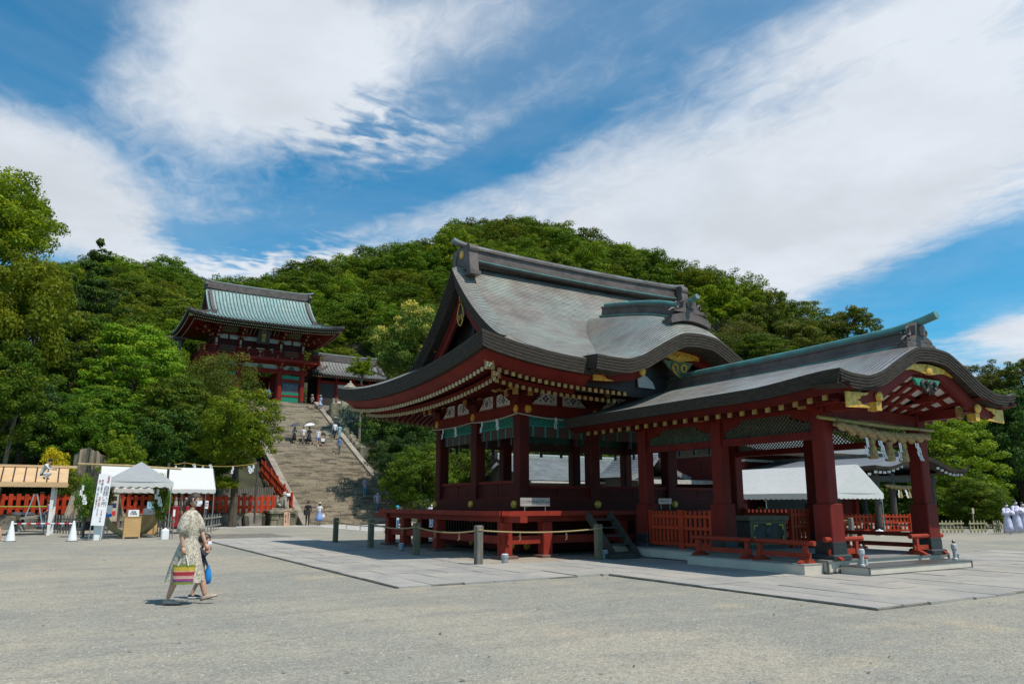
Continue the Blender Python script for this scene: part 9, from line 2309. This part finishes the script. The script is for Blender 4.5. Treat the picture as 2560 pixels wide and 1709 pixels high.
 shoe(root, (.075, -.275, .012), (0, 1, -.03), .92, CREAM, SOLE); shoe(root, (-.075, .225, .045), (0, 1, .26), .92, CREAM, SOLE)
 # striped bag held in her right hand
 hp = root.matrix_basis @ (Vector(J['wriR']) + Vector((-.03, .03, -.10))); b = thing('striped_bag', 'bag with green, yellow, red and violet stripes carried by the woman in the floral dress', 'bag', hp, root.rotation_euler.z + R(90)); ORG[b] = Vector((0, 0, 0))
 cols = [('lime', (.20, .24, .025), .036), ('yellow', (.58, .39, .04), .055), ('peach', (.62, .38, .22), .014), ('crimson', (.40, .02, .035), .054), ('rose', (.60, .28, .25), .024), ('beige', (.55, .43, .28), .02), ('magenta', (.40, .03, .18), .022), ('violet', (.14, .07, .16), .026), ('lime', (.20, .24, .025), .034)]
 z = -.14; zt, zbm = -.14, -.14 - sum(c[2] for c in cols)
 for nm, c, hh in cols:
  W = lambda zz: .160 - .018 * (zt - zz) / (zt - zbm); D = lambda zz: .05 + .03 * (zt - zz) / (zt - zbm); m = MB(); k = 20; V = []
  for zz in (z, z - hh): V += [(W(zz) * math.copysign(abs(math.cos(a)) ** .5, math.cos(a)), D(zz) * math.copysign(abs(math.sin(a)) ** .7, math.sin(a)) * 1.0, zz - .02 * (1 - abs(math.cos(a))) * 0) for a in [2 * math.pi * j / k for j in range(k)]]
  m.add(V, [(j, (j + 1) % k, k + (j + 1) % k, k + j) for j in range(k)])
  if hh == .034: m.add(V[k:], [tuple(range(k))])
  m.build('stripe', pmat('bag_' + nm, c, tuple(q * .8 for q in c), 30, .8, .4, 60), b); z -= hh
 for y in (-.05, .05): MB().tube([(-.075, y, -.16), (-.045, y * .6, -.07), (-.01, y * .2, .0), (.01, y * .2, .0), (.045, y * .6, -.07), (.075, y, -.16)], .012, 6).build('handle', pmat('cream_cotton', (.62, .56, .46), None, 8, .8), b)
 # the child on her far side
 hc = 1.02; q = gnd(497, 1497); q = Vector((q.x, q.y, 0)); root = thing('person', 'small child in dark navy clothes and a face mask walking half hidden beyond the woman', 'person', q, math.atan2(fdir.y, fdir.x) - math.pi / 2 + R(12)); ORG[root] = Vector((0, 0, 0)); s = hc
 J = joints(hc, .10, {'L': 'down', 'R': 'up'});
 for k in list(J): J[k] = Vector(J[k])
 J['hd0'] = Vector((0, .01, .80)) * s; J['nek'] = Vector((0, 0, .785)) * s; J['che'].z = .70 * s; J['shoL'].z = J['shoR'].z = .745 * s; del J['hd1']
 BN = [b_ for b_ in BONES if b_[1] != 'hd1']; names = list(J); ix = {k: i for i, k in enumerate(names)}; rad = []
 for k in names: r_ = RAD[k if k in RAD else k[:3]]; rad.append(tuple(v * s * 1.12 for v in r_) if isinstance(r_, tuple) else r_ * s * 1.05)
 rad[names.index('hd0')] = .03
 paint = {}
 for a, b_ in BN:
  k = a[:3] + b_[:3]; paint[tuple(sorted((ix[a], ix[b_])))] = 1 if k in ('pelspi', 'spiche', 'chenek', 'chesho', 'shoelb', 'elbwri') else (2 if k in ('pelhip', 'hipkne') else 0)
 skin_body('body', [J[k] for k in names], [(ix[a], ix[b_]) for a, b_ in BN], rad, [SKIN, cloth('child_navy', (.022, .026, .045)), cloth('child_shorts', (.018, .02, .03))], root, ix['pel'], 2, paint)
 head(root, Vector((0, .02, .895)) * s, .98, HAIR, False)
 SB = cloth('black_sneaker', (.02, .03, .045)); shoe(root, (-.052, -.10 * s - .05, .02), (0, 1, 0), .72, SB, WPAINT); shoe(root, (.052, .06 * s, .005), (0, 1, .1), .72, SB, WPAINT)
 hp = q + (_rt * .10 + _fw * .03) + Vector((0, 0, .53)); o = thing('blue_bag', 'bright blue drawstring bag hanging beside the child', 'bag', hp, CAMRZ); ORG[o] = Vector((0, 0, 0)); MB().lathe([(.02, -.30), (.065, -.285), (.078, -.2), (.06, -.1), (.02, -.02), (.025, .0)], (0, 0, 0), 12, .8, .7).build('sack', pmat('bag_blue', (.01, .20, .55), (.01, .14, .42), 8, .5), o, smooth=True)
foreground()
finish_bodies()
